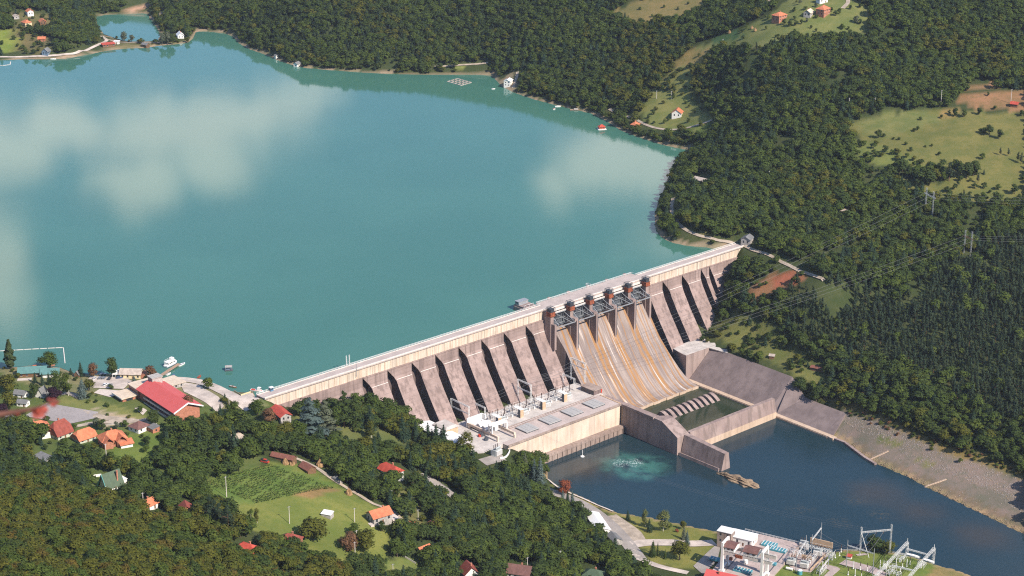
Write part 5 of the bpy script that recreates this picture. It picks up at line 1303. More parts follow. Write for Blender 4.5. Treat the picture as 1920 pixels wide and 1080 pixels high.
house('long white-roofed hall on the riverside road below the woods', 1121, 990, 24, 8, 4.2, 1.4, (22, 36), 'gable', mw_wh, mwroof, .6, cat='hall', name='hall', clear=-2)
house('dark grey roof end sticking out of the trees by the riverside road', 1152, 1016, 10, 6, 3, 1.8, (22, 26), 'gable', mw_st, mt_gy, .4, cat='shed', name='shed', wins=False)
house('coral red tile roof at the bottom edge beside the white gantry crane', 1352, 1092, 17, 9, 4, 2.8, (44, 10), 'gable', mw_wh, mt_pk, .8, 1, (-1, -1.5))
house('pale concrete roof half hidden by trees left of the vineyard', 452, 830, 14, 6, 3, .4, (26, 14), 'flat', mw_st, mt_be, .4, cat='shed', name='shed', wins=False)
# right bank and far shores
H3 = [('two-storey brick house with orange roof on the hilltop meadow, leftmost of three', 1461, 38, 12, 9, 5.6, 2.6, (30, -6), 'hip', mw_br, mt_or, 2, 'house'),
      ('small grey house with tan roof between two orange-roofed hilltop houses', 1516, 29, 9, 7, 3.4, 2.6, (22, -8), 'gable', mw_st, mt_be, 1, 'house'),
      ('brick house with white balcony and orange roof on the hilltop, rightmost of three', 1543, 27, 11, 9, 6.0, 3.0, (26, -6), 'hip', mw_br, mt_or, 2, 'house'),
      ('white house cut by the top edge of the picture above the hilltop houses', 1541, 4, 9, 7, 4, 2, (24, -2), 'gable', mw_wh, mt_be, 1, 'house'),
      ('white house with orange gable roof alone on the right shore slope', 1270, 218, 9, 9, 4.0, 3.4, (14, -12), 'gable', mw_wh, mt_or, 1, 'house'),
      ('orange-red roof in the shore trees beside the floating red hut', 1191, 238, 7, 6, 3, 2.4, (12, -4), 'hip', mw_br, mt_or, 1, 'house'),
      ('white shore house with a pale roof opposite the fish pens', 953, 160, 9, 7, 5.2, 1.8, (10, -8), 'gable', mw_wh, mwroof, 2, 'house'),
      ('small white hut with grey roof on stilts at the far shore', 557, 125, 6, 5, 3.4, 2, (10, -4), 'gable', mw_wh, mt_gy, 1, 'hut'),
      ('tiny white hut on the far shore left of the stilted hut', 518, 108, 4, 3, 2.4, 1, (6, 2), 'gable', mw_wh, mt_gy, 1, 'hut'),
      ('long grey-roofed building alone in the right bank woods', 1315, 344, 13, 6, 3.4, 1.8, (30, 8), 'gable', mw_st, mt_pale, 1, 'building'),
      ('stone hut with slanted grey roof above the right end of the dam', 1401, 456, 8.5, 7.5, 4.2, 2.2, (14, -9), 'gable', mw_st, mt_gy, 1, 'hut'),
      ('tiny shelter with pale roof on the grass above the concrete slope', 1447, 672, 3.4, 2.6, 2.2, .5, (10, 1), 'shed', mw_wd, mt_pale, 1, 'shelter'),
      ('low dark brown shed in the shade of trees right of the tiny shelter', 1532, 694, 9, 3, 1.8, .5, (30, 6), 'shed', mw_wd, mt_rust, 1, 'shed'),
      ('pale hut roof in the woods below the right bank fields', 1584, 402, 5, 4, 2.4, .8, (10, 4), 'shed', mw_st, mt_pale, 1, 'hut'),
      ('red roof shed by a white cart on the ploughed field', 1902, 199, 6, 5, 2.4, 1.6, (16, 2), 'gable', mw_wd, mt_rd, 1, 'shed'),
      ('cream house with orange roof on the far left shore, middle of the hamlet', 50, 48, 10, 8, 4.4, 2.6, (16, 4), 'hip', mw_yl, mt_or, 2, 'house'),
      ('house with orange gable roof right of the cream house on the far shore', 80, 45, 9, 7, 3.4, 2.6, (12, 6), 'gable', mw_wd, mt_or, 1, 'house'),
      ('white house with red roof highest in the far left hamlet', 56, 28, 9, 7, 4.6, 2.2, (10, 4), 'gable', mw_wh, mt_or, 1, 'house'),
      ('small orange-roofed brick house above the far left beach', 79, 77, 8, 6, 3, 2, (14, 0), 'gable', mw_br, mt_or, 1, 'house'),
      ('dark blue cabin with black gable roof at the far left waterside', 87, 101, 8, 7, 3.4, 3.2, (6, -6), 'gable', mw_bl, mt_gy, 1, 'cabin'),
      ('long restaurant under a red awning on the far causeway', 203, 87, 14, 7, 3, .8, (18, -2), 'shed', mw_wd, mt_rd, 1, 'restaurant'),
      ('white kiosk beside the red awning on the causeway', 219, 82, 6, 5, 3, .4, (10, 0), 'flat', mw_wh, mwroof, 1, 'kiosk'),
      ('dark floating cabin moored under the causeway trees', 273, 88, 8, 5, 3, 1.6, (12, 2), 'gable', mw_wd, mt_gy, 1, 'cabin'),
      ('white house with steep roof at the tip of the causeway', 338, 70, 11, 7, 3.0, 3.2, (14, 10), 'gable', mw_wh, mwroof, 1, 'house'),
      ('pale hut with a grey roof high in the far left hamlet', 30, 34, 7, 6, 2.6, 1.6, (10, 4), 'gable', mw_st, mt_pale, 1, 'hut')]
for lab, px_, py_, l, w, h, rh, rd, kd, wm, rm, st, ct in H3:
    house(lab, px_, py_, l, w, h, rh, rd, kd, wm, rm, .6, st, (1, .6) if ct == 'house' else None, cat=ct, name=ct)
t = thing('greenhouse', 'white plastic tunnel greenhouse on the hilltop meadow edge', 'greenhouse', G(1604, 67), yaw_of(26, 12, 67))
mb = MB(); n = 10
A_ = [(y * 3.0, z * 2.6) for y, z in [(math.cos(a), math.sin(a)) for a in np.linspace(0, math.pi, n)]]
mb.loft([(-8.5, y, z - .1) for y, z in A_], [(8.5, y, z - .1) for y, z in A_]); mb.build('cover', mwroof, t)
for x in np.linspace(-8.5, 8.5, 6):
    mb = MB(); [mb.bar((x, A_[i][0] * 1.02, A_[i][1] * 1.02), (x, A_[i + 1][0] * 1.02, A_[i + 1][1] * 1.02), .12) for i in range(n - 1)]; mb.build('hoop', mgrey, t)

# ---------------------------------------------------------------- meadow things
mhay = plain('old_hay', (.38, .24, .12), .98, .35, 1.5, fine=3)
for px_, py_, k, lab in ((535, 870, 1.0, 'brown haystack left of its twin below the long barn'), (547, 871, .95, 'brown haystack right of its twin below the long barn'), (600, 874, 1.15, 'large rusty brown haystack behind the field track'), (654, 927, 1.05, 'lone pointed haystack in the upper meadow'),
                         (1368, 62, .8, 'tiny haystack on the hilltop meadow, left of the pair'), (1410, 54, .8, 'tiny haystack on the hilltop meadow, left one of the pair'), (1416, 58, .8, 'tiny haystack on the hilltop meadow, right one of the pair')):
    p = G(px_, py_); t = thing('haystack', lab, 'haystack', p, px_, 'haystacks on the meadows'); t.scale = (k,) * 3
    bm = bmesh.new(); bmesh.ops.create_cone(bm, cap_ends=True, segments=16, radius1=1.9, radius2=.25, depth=4.0); bmesh.ops.subdivide_edges(bm, edges=bm.edges[:], cuts=2)
    for v in bm.verts:
        f = (v.co.z + 2) / 4; r0 = math.hypot(v.co.x, v.co.y); rr_ = (1.9 * (1 - f ** 2.2) + .15) * (1 + .08 * math.sin(v.co.x * 9 + v.co.z * 5) + .06 * math.sin(v.co.y * 13))
        if r0 > .1: s_ = rr_ / max(r0, .2) * min(1, r0 / (1.9 * (1 - f) + .25 * f + 1e-3)); v.co.x *= s_; v.co.y *= s_
        v.co.z += 2
    me_ = bpy.data.meshes.new('hay'); bm.to_mesh(me_); bm.free(); me_.materials.append(mhay); o = bpy.data.objects.new('hay', me_); COL.objects.link(o); o.parent = t
    mb = MB(); mb.bar((0, 0, 3.5), (0, 0, 4.9), .14); mb.build('pole', mw_wd, t)
rr = np.random.RandomState(2)
for i in range(17):
    f = i / 16; a = (388 + 60 * f * .2 - 10 + 30 * f, 908 + 26 * f); b_ = (515 + 95 * f, 873 + 42 * f)
    a = (382 + 95 * f, 907 + 37 * f); b_ = (512 + 112 * f, 872 + 44 * f)
    pa, pb = G(*a), G(*b_); n = int(np.linalg.norm(pb - pa) / .22); tt = rr.rand(n)
    C = pa[None] + (pb - pa)[None] * tt[:, None]; C[:, 2] = grid_z = heights(C[:, 0], C[:, 1]) + rr.uniform(.2, 1.35, n); C[:, :2] += rr.normal(size=(n, 2)) * .12
    if 4 <= i <= 14: gap = (np.sin(tt * 9 + i) > .93); C = C[~gap]
    V, F = leaves(C - pa, rr.normal(size=C.shape) + (0, 0, .5), .36, rr)
    me_ = mesh_from('vines', V, [tuple(f_) for f_ in F], [LEAF['dark']])
    t = thing('vine_row', 'green row of vines on the sloping vineyard, one of the parallel rows', 'vine row', pa, 0, 'vine rows of the vineyard')
    o = bpy.data.objects.new('vines', me_); COL.objects.link(o); o.parent = t
    for k in range(4): mb = MB(); q = (pb - pa) * (k + .2) / 4; mb.bar((q[0], q[1], q[2] - .3), (q[0], q[1], q[2] + 1.7), .1); mb.build('post', mw_wd, t)
def vehicle(name, label, px_, py_, yaw, body, kind='car', cat='car', group=None, z=None):
    p = G(px_, py_) if z is None else bp(px_, py_, z); p[2] += .22
    t = thing(name, label, cat, p, yaw, group)
    if kind == 'car': low = [(-2.1, .35), (2.1, .35), (2.15, .75), (1.2, .95), (-2.1, 1.0), (-2.15, .6)]; top = [(-1.9, 1.0), (.95, .96), (.35, 1.45), (-1.5, 1.47)]
    else: low = [(-2.6, .35), (2.6, .35), (2.6, 1.1), (1.9, 1.2), (-2.6, 1.2)]; top = [(-2.6, 1.2), (1.8, 1.2), (1.3, 2.2), (-2.55, 2.3)]
    mb = MB(); mb.loft([(x, -.85, z_) for x, z_ in low], [(x, .85, z_) for x, z_ in low]); mb.build('body', body, t)
    mb = MB(); mb.loft([(x, -.76, z_) for x, z_ in top], [(x, .76, z_) for x, z_ in top]); o = mb.build('cabin', mglass, t)
    mb = MB(); mb.box(top[3][0] + .1, top[2][0] - .05, -.74, .74, top[2][1] + .0, top[2][1] + .06); mb.build('roof', body, o)
    for x in (-1.35, 1.35):
        for y in (-.8, .8): mb = MB(); mb.cyl((x, y - .1, .32), (x, y + .1, .32), .33, n=10); mb.build('wheel', mdsteel, t)
    return t
mcw = plain('white_car_paint', (.75, .75, .75), .25, .05, 1, spec=.6); mcs = plain('silver_car_paint', (.42, .44, .46), .3, .08, 1, metal=.5); mcb = plain('dark_car_paint', (.03, .035, .05), .25, .2, 1, spec=.6); mcblue = plain('blue_car_paint', (.05, .09, .19), .25, .1, 1, spec=.6)
yv = yaw_of(3, -16, 715); yh = yaw_of(16, -3, 710)
for lab, px_, py_, yw, mt in (('white car in the upper car park row, leftmost of three', 178, 711, yv, mcw), ('silver car in the upper car park row, second from the left', 187.5, 711, yv, mcs), ('silver car in the upper car park row, between silver and black cars', 195, 711, yv, mcs), ('black car at the right end of the upper car park row', 205, 712, yv, mcb),
                            ('long dark blue car parked along the car park kerb under the restaurant', 224, 710, yh, mcblue), ('silver car parked under the big tree at the top of the car park', 193, 704, yh, mcs), ('white car in the lower car park row, left of a dark-windowed one', 198, 723, yaw_of(14, -9, 722), mcw), ('silver hatchback in the lower car park row, right of a white one', 206.5, 724, yaw_of(12, -9, 722), mcs),
                            ('dark car parked beside the steep dark red house', 136, 802, yh, mcb), ('dark blue car at the left edge of the near village', 2, 808, yh, mcblue), ('red car in front of the white van under the left trees', 103, 885, yaw_of(8, 8, 880), mred)):
    vehicle('parked_car', lab, px_, py_, yw, mt, group='parked cars' if 'car park' in lab else None)
vehicle('parked_van', 'white van parked beside the garage under the left trees', 101, 878, yaw_of(16, 6, 876), mcw, 'van', 'van')
vehicle('hay_trailer', 'orange-red farm trailer beside the long barn', 497, 868, yaw_of(16, 3, 868), mred, 'van', 'trailer')
for i, (px_, py_) in enumerate(((415, 886), (434, 881), (440, 878))):
    t = thing('beehive', 'white beehive on the grass left of the vineyard, one of a small group', 'beehive', G(px_, py_), i, 'white beehives left of the vineyard')
    mb = MB(); mb.box(-.8, .8, -.5, .5, .15, 1.1); mb.build('hive', mw_wh, t); mb = MB(); mb.box(-.95, .95, -.65, .65, 1.11, 1.25); mb.build('lid', mt_gy, t)
POLES = [(425, 932, 13, 'beside the pines left of the meadow'), (543, 982, 11, 'alone in the middle of the meadow'), (665, 979, 9, 'left of the stone house'), (669, 1027, 11, 'in front of the round meadow tree'), (666, 1046, 10, 'lowest on the meadow, below the round tree'), (734, 945, 9, 'right of the field track above the stone house'), (784, 975, 7, 'between trees right of the stone house'), (737, 1078, 7, 'at the bottom edge below the meadow'),
         (697, 822, 6, 'in the woods above the red-roofed white house'), (1050, 1064, 11, 'with a crossarm in the woods at the bottom edge'), (989, 1062, 6, 'behind the brown-roofed house at the bottom edge'), (200, 864, 11, 'beside the big brick house'), (294, 799, 9, 'right of the small white house'), (269, 948, 8, 'above the hidden orange roof'), (200, 936, 8, 'in front of the A-frame house'), (430, 765, 8, 'by the lane above the dam'),
         (1355, 90, 9, 'on the hilltop meadow'), (1640, 202, 9, 'thick, at the wood edge above the right fields'), (1592, 198, 7, 'short, left of the thick one at the wood edge'), (1764, 196, 13, 'tall, at the corner of the ploughed field'), (1895, 194, 13, 'beside the red shed on the ploughed field'), (1442, 338, 8, 'in the right bank woods'), (1045, 180, 9, 'near the shore road opposite the lake'), (1231, 185, 8, 'left one of two on the right shore slope'), (1259, 186, 8, 'right one of two on the right shore slope')]
for px_, py_, h, lab in POLES:
    p = G(px_, py_); t = thing('utility_pole', 'pale concrete utility pole ' + lab, 'utility pole', p, .6, 'utility poles')
    mb = MB(); mb.cyl((0, 0, -.5), (0, 0, h), .24, .14, 7); mb.build('pole', mcurb, t)
    mb = MB(); mb.bar((-1.0, 0, h - .5), (1.0, 0, h - .5), .16); mb.build('crossarm', mgrey, t)
    for x in (-.9, 0, .9): mb = MB(); mb.cyl((x, 0, h - .4), (x, 0, h), .1, n=6); mb.build('insulator', minsul, t)

# ---------------------------------------------------------------- on the lake
def hull(mb, l, w, h, z0=-.3):
    st = [(-.5, .82), (-.2, 1.0), (.2, .9), (.4, .5), (.5, .05)]
    for lev, (kz, kw) in enumerate(((z0, .7), (h, 1.0))):
        pass
    ring = lambda z, k: [(x * l, y * w / 2 * k, z) for x, y in st] + [(x * l, -y * w / 2 * k, z) for x, y in reversed(st)]
    mb.loft(ring(z0, .75), ring(h, 1.0)); return mb
def boat(label, px_, py_, l, w, yaw, col, inner=None, cat='boat', group=None):
    t = thing('small_boat', label, cat, bp(px_, py_, 0), yaw, group)
    hull(MB(), l, w, .7).build('hull', col, t)
    mb = MB(); k = .8; st = [(-.46, .7), (-.2, .85), (.2, .75), (.36, .4)]
    mb.prism([(x * l, y * w / 2, 0)[:2] for x, y in st] + [(x * l, -y * w / 2) for x, y in reversed(st)], .705, .74); mb.build('deck', inner or mw_wd, t)
    mb = MB(); mb.box(-.12 * l, .02 * l, -w * .32, w * .32, .745, .95); mb.build('bench', col, t); return t
yf = yaw_of(22, -14, 682)
t = thing('ferry_boat', 'white two-deck tour boat moored at the wooden pier', 'boat', bp(321, 684, 0), yf)
hull(MB(), 11.5, 4.2, 1.3, -.4).build('hull', mwhite, t); mb = MB(); hull(mb, 11.6, 4.3, .35, -.3); mb.build('waterline', mcblue, t)
mb = MB(); mb.box(-4.8, 2.2, -1.7, 1.7, 1.31, 3.2); mb.build('saloon', mwhite, t)
for y in (-1.73, 1.73):
    for x in np.linspace(-4.2, 1.4, 5): mb = MB(); mb.box(x - .45, x + .45, y - .02, y + .02, 1.9, 2.8); mb.build('window', mglass, t)
mb = MB(); mb.box(-5, 2.6, -1.9, 1.9, 3.21, 3.4); mb.build('upper_deck', mwhite, t); mb = MB(); mb.box(-.5, 2, -1.2, 1.2, 3.41, 5); mb.build('wheelhouse', mwhite, t); mb = MB(); mb.box(2.01, 2.05, -1, 1, 4, 4.7); mb.build('windscreen', mglass, t)
mb = MB(); [mb.bar((x, y, 3.4), (x, y, 4.4), .09) for x in (-4.8, -3, -1) for y in (-1.8, 1.8)]; [mb.bar((-4.8, y, 4.4), (-.6, y, 4.4), .09) for y in (-1.8, 1.8)]; mb.build('railing', mrail, t)
pa, pb = bp(299, 708, 0), bp(336, 684, 0); d = pb - pa; ln = np.linalg.norm(d); t = thing('pier', 'brown wooden pier running out from the shore to the tour boat', 'pier', pa, math.atan2(d[1], d[0]))
mplank = plain('weathered_planks', (.40, .27, .19), .95, .3, 1, tile=('X', 2.2)); mb = MB(); mb.box(-3, ln, -1.3, 1.3, .75, .95); mb.build('decking', mplank, t)
for x in np.linspace(0, ln - .5, 7):
    for y in (-1.1, 1.1): mb = MB(); mb.cyl((x, y, -3), (x, y, .74), .16, n=6); mb.build('pile', mw_wd, t)
for x in np.linspace(3, ln - 2, 5):
    tt_ = thing('mooring_person', '', 'person') if False else None
for a in (('white motorboat tied beyond the tour boat at the pier end', 341, 684, 6.5, 2.2, yf, mwhite, mgrey), ('white rowing boat beside the pier near the shore', 316, 702, 4.5, 1.8, yf, mwhite, mw_st), ('blue rowing boat moored right of the pier foot', 326, 705, 4.2, 1.7, yaw_of(8, 10, 704), mcblue, mw_bl), ('red-brown rowing boat lying off the lakeside road', 374, 707, 4.5, 1.6, yaw_of(7, -10, 707), mt_rd, mw_wd),
          ('brown skiff moored along the shore wall near the lone tree', 437, 726, 5.5, 1.8, yaw_of(16, 3, 726), mw_wd, mw_st), ('white motorboat on the right shore opposite the fish pens', 1046, 200, 6, 2.4, .3, mwhite, mw_wh), ('small white and red boat left of a bigger one off the right shore', 1039, 205, 3.5, 1.5, .8, mwhite, mred),
          ('white boat beached on the far shore at the wood edge', 496, 98, 7, 2.6, .2, mwhite, mw_wh), ('small white boat moored near the far corner of the lake', 465, 88, 4, 1.8, .4, mwhite, mw_wh), ('tiny white boat near the fish pens', 925, 167, 4, 1.8, .4, mwhite, mgrey), ('white boat moored at the far left waterside', 100, 111, 6, 2.4, .1, mwhite, mw_wh), ('orange boat at the far left shore by the road bend', 118, 107, 5, 1.8, .2, mt_or, mw_wd)):
    boat(*a)
t = boat('white cabin cruiser with red seats moored at the left end of the dam', 482, 733, 9, 3.0, yaw_of(26, 3, 733), mwhite, mred)
mb = MB(); mb.box(.5, 2.6, -1, 1, .75, 2.6); mb.build('cabin', mwhite, t); mb = MB(); mb.box(2.61, 2.66, -.9, .9, 1.5, 2.3); mb.build('windscreen', mglass, t)
t = thing('raft', 'dark roofed raft floating off the shore left of the dam', 'raft', bp(429, 694, 0), .15)
mb = MB(); mb.box(-2.6, 2.6, -2, 2, -.2, .5); mb.build('float', mdsteel, t); mb = MB(); mb.box(-2.3, 2.3, -1.8, 1.8, 2.6, 2.8); mb.build('roof', mw_st, t)
for x in (-2.1, 2.1):
    for y in (-1.6, 1.6): mb = MB(); mb.bar((x, y, .5), (x, y, 2.6), .15); mb.build('post', mgrey, t)
mb = MB(); mb.box(-1.8, .6, -.8, .8, .51, 1.3); mb.build('cargo', mw_bl, t)
t = thing('floating_hut', 'red-roofed houseboat floating off the right shore', 'houseboat', bp(1128, 242, 0), .25)
mb = MB(); mb.box(-4, 4, -3.2, 3.2, -.2, .5); mb.build('pontoon', mwhite, t); mb = MB(); mb.box(-2.8, 2.8, -2.2, 2.2, .5, 2.8); mb.build('wall', mw_br, t); roof_mesh('hip', 5.6, 4.4, 2.8, 1.8, .7).build('roof', mt_rd, t)
for x in (-1.4, 1.4): mb = MB(); mb.box(x - .5, x + .5, -2.24, -2.21, 1.3, 2.2); mb.build('window', mglass, t)
pc = bp(861, 154, 0); t = thing('fish_pens', 'floating grid of square fish pens on the lake', 'fish farm', pc, .0)
A_, B_ = bp(838, 153.5, 0) - pc, bp(858, 147.8, 0) - pc; Cc = bp(884, 155, 0) - pc; u = (Cc - B_); v_ = (A_ - B_)
for i in range(4):
    for j in range(3):
        if (i, j) in ((3, 0),) and False: continue
        mb = MB(); o_ = B_ + u * i / 4 + v_ * j / 3; c4 = [o_, o_ + u * .235, o_ + u * .235 + v_ * .31, o_ + v_ * .31]
        for k in range(4): mb.bar(c4[k] + EZ * .25, c4[(k + 1) % 4] + EZ * .25, .9, .5)
        mb.build('pen', mt_pale, t)
def float_line(label, pts, w=.55):
    t = thing('float_line', label, 'float line', (0, 0, 0)); mb = MB(); q = [bp(*p_, .12) for p_ in pts]
    for a, b_ in zip(q, q[1:]):
        n = max(1, int(np.linalg.norm(b_ - a) / 5))
        for k in range(n): mb.bar(a + (b_ - a) * (k + .04) / n, a + (b_ - a) * (k + .93) / n, w, .35)
    mb.build('floats', mcurb, t)
float_line('white floating barrier round the bathing water behind the poplar', [(-30, 660), (0, 658), (60, 654.5), (118, 651.5), (119, 654), (122, 681)])
float_line('white floating bathing frame at the far left shore', [(-6, 122), (4, 123), (19, 121), (20, 115.5)], .8)
t = thing('jetty', 'grey jetty with a small hut on the right shore', 'jetty', bp(1082, 206.5, 0), .05); mb = MB(); mb.box(-7, 7, -1.6, 1.6, .3, .6); mb.build('decking', mplank, t); mb = MB(); mb.box(-3, 1, -1, 1, .61, 1.8); mb.build('hut', mw_st, t)
# ---------------------------------------------------------------- intake platform, gantry crane and switchyard by the lower river
PZ = -62.2
B = lambda px, py, h=0.0: bp(px, py, PZ + h)
YG = math.atan2(-12, 22.5)
mdeck = plain('platform_concrete', (.44, .35, .32), .95, .18, .2, fine=1.2)
pf = thing('intake_platform', 'pinkish concrete platform on the river bank carrying the white gantry crane', 'platform', (0, 0, 0))
top = [B(*p)[:2] for p in ((1390, 994), (1428, 1002), (1500, 1019), (1478, 1046), (1436, 1098), (1330, 1076), (1358, 1040))]
mb = MB(); mb.prism([tuple(p) for p in top], -72, PZ); mb.build('deck', mdeck, pf)
mb = MB(); pr = [B(1397, 994), B(1425, 1001), B(1462, 1010), B(1499, 1019)]
for a, b_ in zip(pr, pr[1:]):
    for h in (.6, 1.1): mb.bar(a + EZ * h, b_ + EZ * h, .12)
    n = int(np.linalg.norm(b_ - a) / 2)
    for k in range(n + 1): q = a + (b_ - a) * k / max(n, 1); mb.bar(q, q + EZ * 1.15, .1)
mb.build('railing', mrail, pf)
mb = MB()
for a, b_ in ((B(1438, 1078), B(1476, 1032)), (B(1362, 1068), B(1400, 1024))): mb.bar(a + EZ * .1, b_ + EZ * .1, .5, .22)
mb.build('crane_rail', mdsteel, pf)
EXC.append((*B(1420, 1040)[:2], 34))
def frame_of(px, py, yaw, h=0): return B(px, py, h), yaw
c0 = B(1353, 1071); g = thing('gantry_crane', 'tall white gantry crane with two brown-roofed winch cabins on the intake platform', 'crane', c0, YG)
SPAN, DEP, HT = 25.0, 8.6, 19.0
for x in (0, SPAN):
    for y in (0, DEP):
        mb = MB(); mb.loft([(x - .9, y - .9, .05), (x + .9, y - .9, .05), (x + .9, y + .9, .05), (x - .9, y + .9, .05)], [(x - .6, y - .6, HT), (x + .6, y - .6, HT), (x + .6, y + .6, HT), (x - .6, y + .6, HT)]); mb.box(x - 1.5, x + 1.5, y - 1.1, y + 1.1, 0.02, 1.3); mb.build('leg', mwhite, g)
    mb = MB(); mb.bar((x, -.5, HT - .6), (x, DEP + .5, HT - .6), 1.1, 1.3); mb.build('top_beam', mwhite, g)
    mb = MB(); mb.bar((x, 0, 2.0), (x, DEP, 2.0), .8, .9); mb.build('sill_beam', mwhite, g)
for y in (.4, DEP - .4):
    mb = MB(); mb.bar((-1, y, HT - 6.2), (SPAN + 6, y, HT - 6.2), 1.0, 2.2); mb.build('girder', mcurb, g)
    mb = MB()
    for h in (-4.6, -4.0): mb.bar((-1, y - .7, HT + h), (SPAN + 6, y - .7, HT + h), .12)
    for x in np.arange(-1, SPAN + 6, 1.6): mb.bar((x, y - .7, HT - 5.1), (x, y - .7, HT - 4), .1)
    mb.build('railing', mrail, g)
for x, l in ((1.3, 6.0), (13.0, 8.5)):
    mb = MB(); mb.box(x, x + l, .2, DEP - .2, HT - 5.0, HT - 2.6); o = mb.build('winch_cabin', mwhite, g)
    mb = MB(); mb.loft([(x - .5, -.5, HT - 2.6), (x + l + .5, -.5, HT - 2.6), (x + l + .5, DEP / 2, HT - .9), (x - .5, DEP / 2, HT - .9)], [(x - .5, -.5, HT - 2.4), (x + l + .5, -.5, HT - 2.4), (x + l + .5, DEP / 2, HT - .7), (x - .5, DEP / 2, HT - .7)])
    mb.loft([(x - .5, DEP / 2, HT - .9), (x + l + .5, DEP / 2, HT - .9), (x + l + .5, DEP + .5, HT - 2.6), (x - .5, DEP + .5, HT - 2.6)], [(x - .5, DEP / 2, HT - .7), (x + l + .5, DEP / 2, HT - .7), (x + l + .5, DEP + .5, HT - 2.4), (x - .5, DEP + .5, HT - 2.4)]); mb.build('cabin_roof', mt_br, o)
    for k in range(2): mb = MB(); xx = x + l * (.25 + .4 * k); mb.box(xx, xx + 1.5, .15, .18, HT - 4.2, HT - 3.2); mb.build('window', mglass, o)
mb = MB(); mb.box(8.2, 12.8, -.6, -.2, HT - 7.6, HT - 5.6)
for k in range(4): mb.box(8.5 + k * 1.1, 9.1 + k * 1.1, -.66, -.61, HT - 7.3, HT - 5.9)
mb.build('orange_board', morange, g)
mb = MB(); [mb.bar((x, DEP / 2, HT - 7), (x, DEP / 2, 8), .12) for x in (3.3, 4.3)]; mb.box(2.9, 4.7, DEP / 2 - .8, DEP / 2 + .8, 6.4, 8); mb.build('hook_block', mt_rust, g)
t = house('white flat-roofed station hall behind the gantry crane', 1393, 1016, 15, 10, 4.6, .3, (36, 9), 'flat', mw_wh, mwroof, .4, 1, cat='building', name='station_hall', z=PZ, yaw=YG)
t = house('tall square white-roofed tower building left of the gantry crane, at the water edge', 1361, 1016, 9, 7, 8.0, .3, (36, 9), 'flat', mplinth, mwroof, .3, 2, cat='tower', name='tower_building', z=PZ, yaw=YG)
mteal = plain('teal_paint', (.075, .30, .37), .6, .2, 1)
for i, (px_, py_, w, l, lab) in enumerate(((1443, 1022, 9, 6, 'teal stop-log beams stacked on the platform, furthest back stack'), (1460, 1032, 10, 5, 'teal stop-log beams stacked at the right edge of the platform'), (1413, 1050, 7, 3.4, 'short stack of teal beams between the crane legs'), (1450, 1058, 4, 3.4, 'small stack of teal beams by the right crane leg'), (1393, 1071, 11, 5, 'large stack of teal beams in front of the crane at the bottom edge'), (1341, 1049, 6, 4.4, 'teal beams in the crane shadow left of its left leg'))):
    t = thing('beam_stack', lab, 'beam stack', B(px_, py_) + EZ * .02, YG, 'stacks of teal stop-log beams')
    for k in range(int(l / .9)):
        mb = MB(); y = -l / 2 + k * .95; mb.box(-w / 2, w / 2, y, y + .62, 0, 1.2); mb.build('beam', mteal, t); mb = MB(); mb.box(-w / 2, w / 2, y + .63, y + .93, .5, .9); [mb.box(x, x + .5, y, y + .6, 1.21, 1.4) for x in np.arange(-w / 2, w / 2 - .4, 1.9)]; mb.build('spacer', mrail, t)
t = thing('round_tank', 'white round tank with a domed top standing between the crane legs', 'tank', B(1398, 1056), 0); mb = MB(); mb.cyl((0, 0, 0), (0, 0, 2.4), 1.4, n=14); mb.cyl((0, 0, 2.4), (0, 0, 3.2), 1.4, .5, 14); mb.build('tank', mwhite, t); mb = MB(); [mb.bar((x, y, 0), (x, y, -.0 + 1), .2) for x, y in ((1.5, 0), (-1.5, 0), (0, 1.5), (0, -1.5))]; mb.build('support', mgrey, t)
GZ = -63.6
Bz = lambda px, py, h=0.0: bp(px, py, GZ + h)
for i, (px_, py_) in enumerate(((1483, 1057), (1508, 1063), (1533, 1040), (1507, 1025))):
    transformer('switchyard transformer with pale finned sides, %s' % ['nearest the teal beams', 'in front of the low wall', 'right one of the rear pair', 'left one of the rear pair beside the platform'][i], 'transformers of the switchyard', Bz(px_, py_), YG + .1, 1.0)
for pts, h, lab in (([(1519, 1019), (1540, 1024), (1561, 1029)], 4.2, 'tan blast wall behind the rear switchyard transformers'), ([(1503, 1046), (1522, 1050)], 2.4, 'low tan wall between the front and rear switchyard transformers'), ([(1548, 1040), (1537, 1052), (1519, 1070)], .9, 'low concrete edge wall right of the switchyard transformers')):
    t = thing('blast_wall', lab, 'wall', (0, 0, 0)); mb = MB(); q = [Bz(*p) for p in pts]
    for a, b_ in zip(q, q[1:]): mb.bar(a + EZ * h / 2, b_ + EZ * h / 2, .5, h)
    mb.build('wall', mtan, t)
def yard_portal(label, A, b_, h, lat=False, brace=False, beam_h=None, group='switchyard portals'):
    a = Bz(*A); b2 = Bz(*b_); t = thing('steel_portal', label, 'portal frame', a, 0, group); d = b2 - a; bh = beam_h or h * .8
    for o_ in (np.zeros(3), d):
        mb = MB()
        if lat: mb.lattice(o_, o_ + EZ * h, .75, .09, 1.1)
        else: mb.cyl(o_, o_ + EZ * h, .28, .2, 8)
        mb.build('post', mrail if lat else mgrey, t)
    mb = MB(); mb.lattice(EZ * bh, d + EZ * bh, .7 if lat else .5, .08, 1.0); mb.build('beam', mrail, t)
    if brace: mb = MB(); mb.bar(EZ * bh, EZ * 0 + np.array([5.0, -3.2, 0]), .3); mb.build('brace', mrail, t)
    for k in (.25, .5, .75):
        mb = MB(); mb.cyl(d * k + EZ * (bh - .3), d * k + EZ * (bh - 2.2), .16, n=6); mb.build('insulator_string', minsul, t)
    return t
yard_portal('tallest lattice portal at the river edge of the switchyard', (1612, 1041), (1668, 1036), 19, True, True, 15.4)
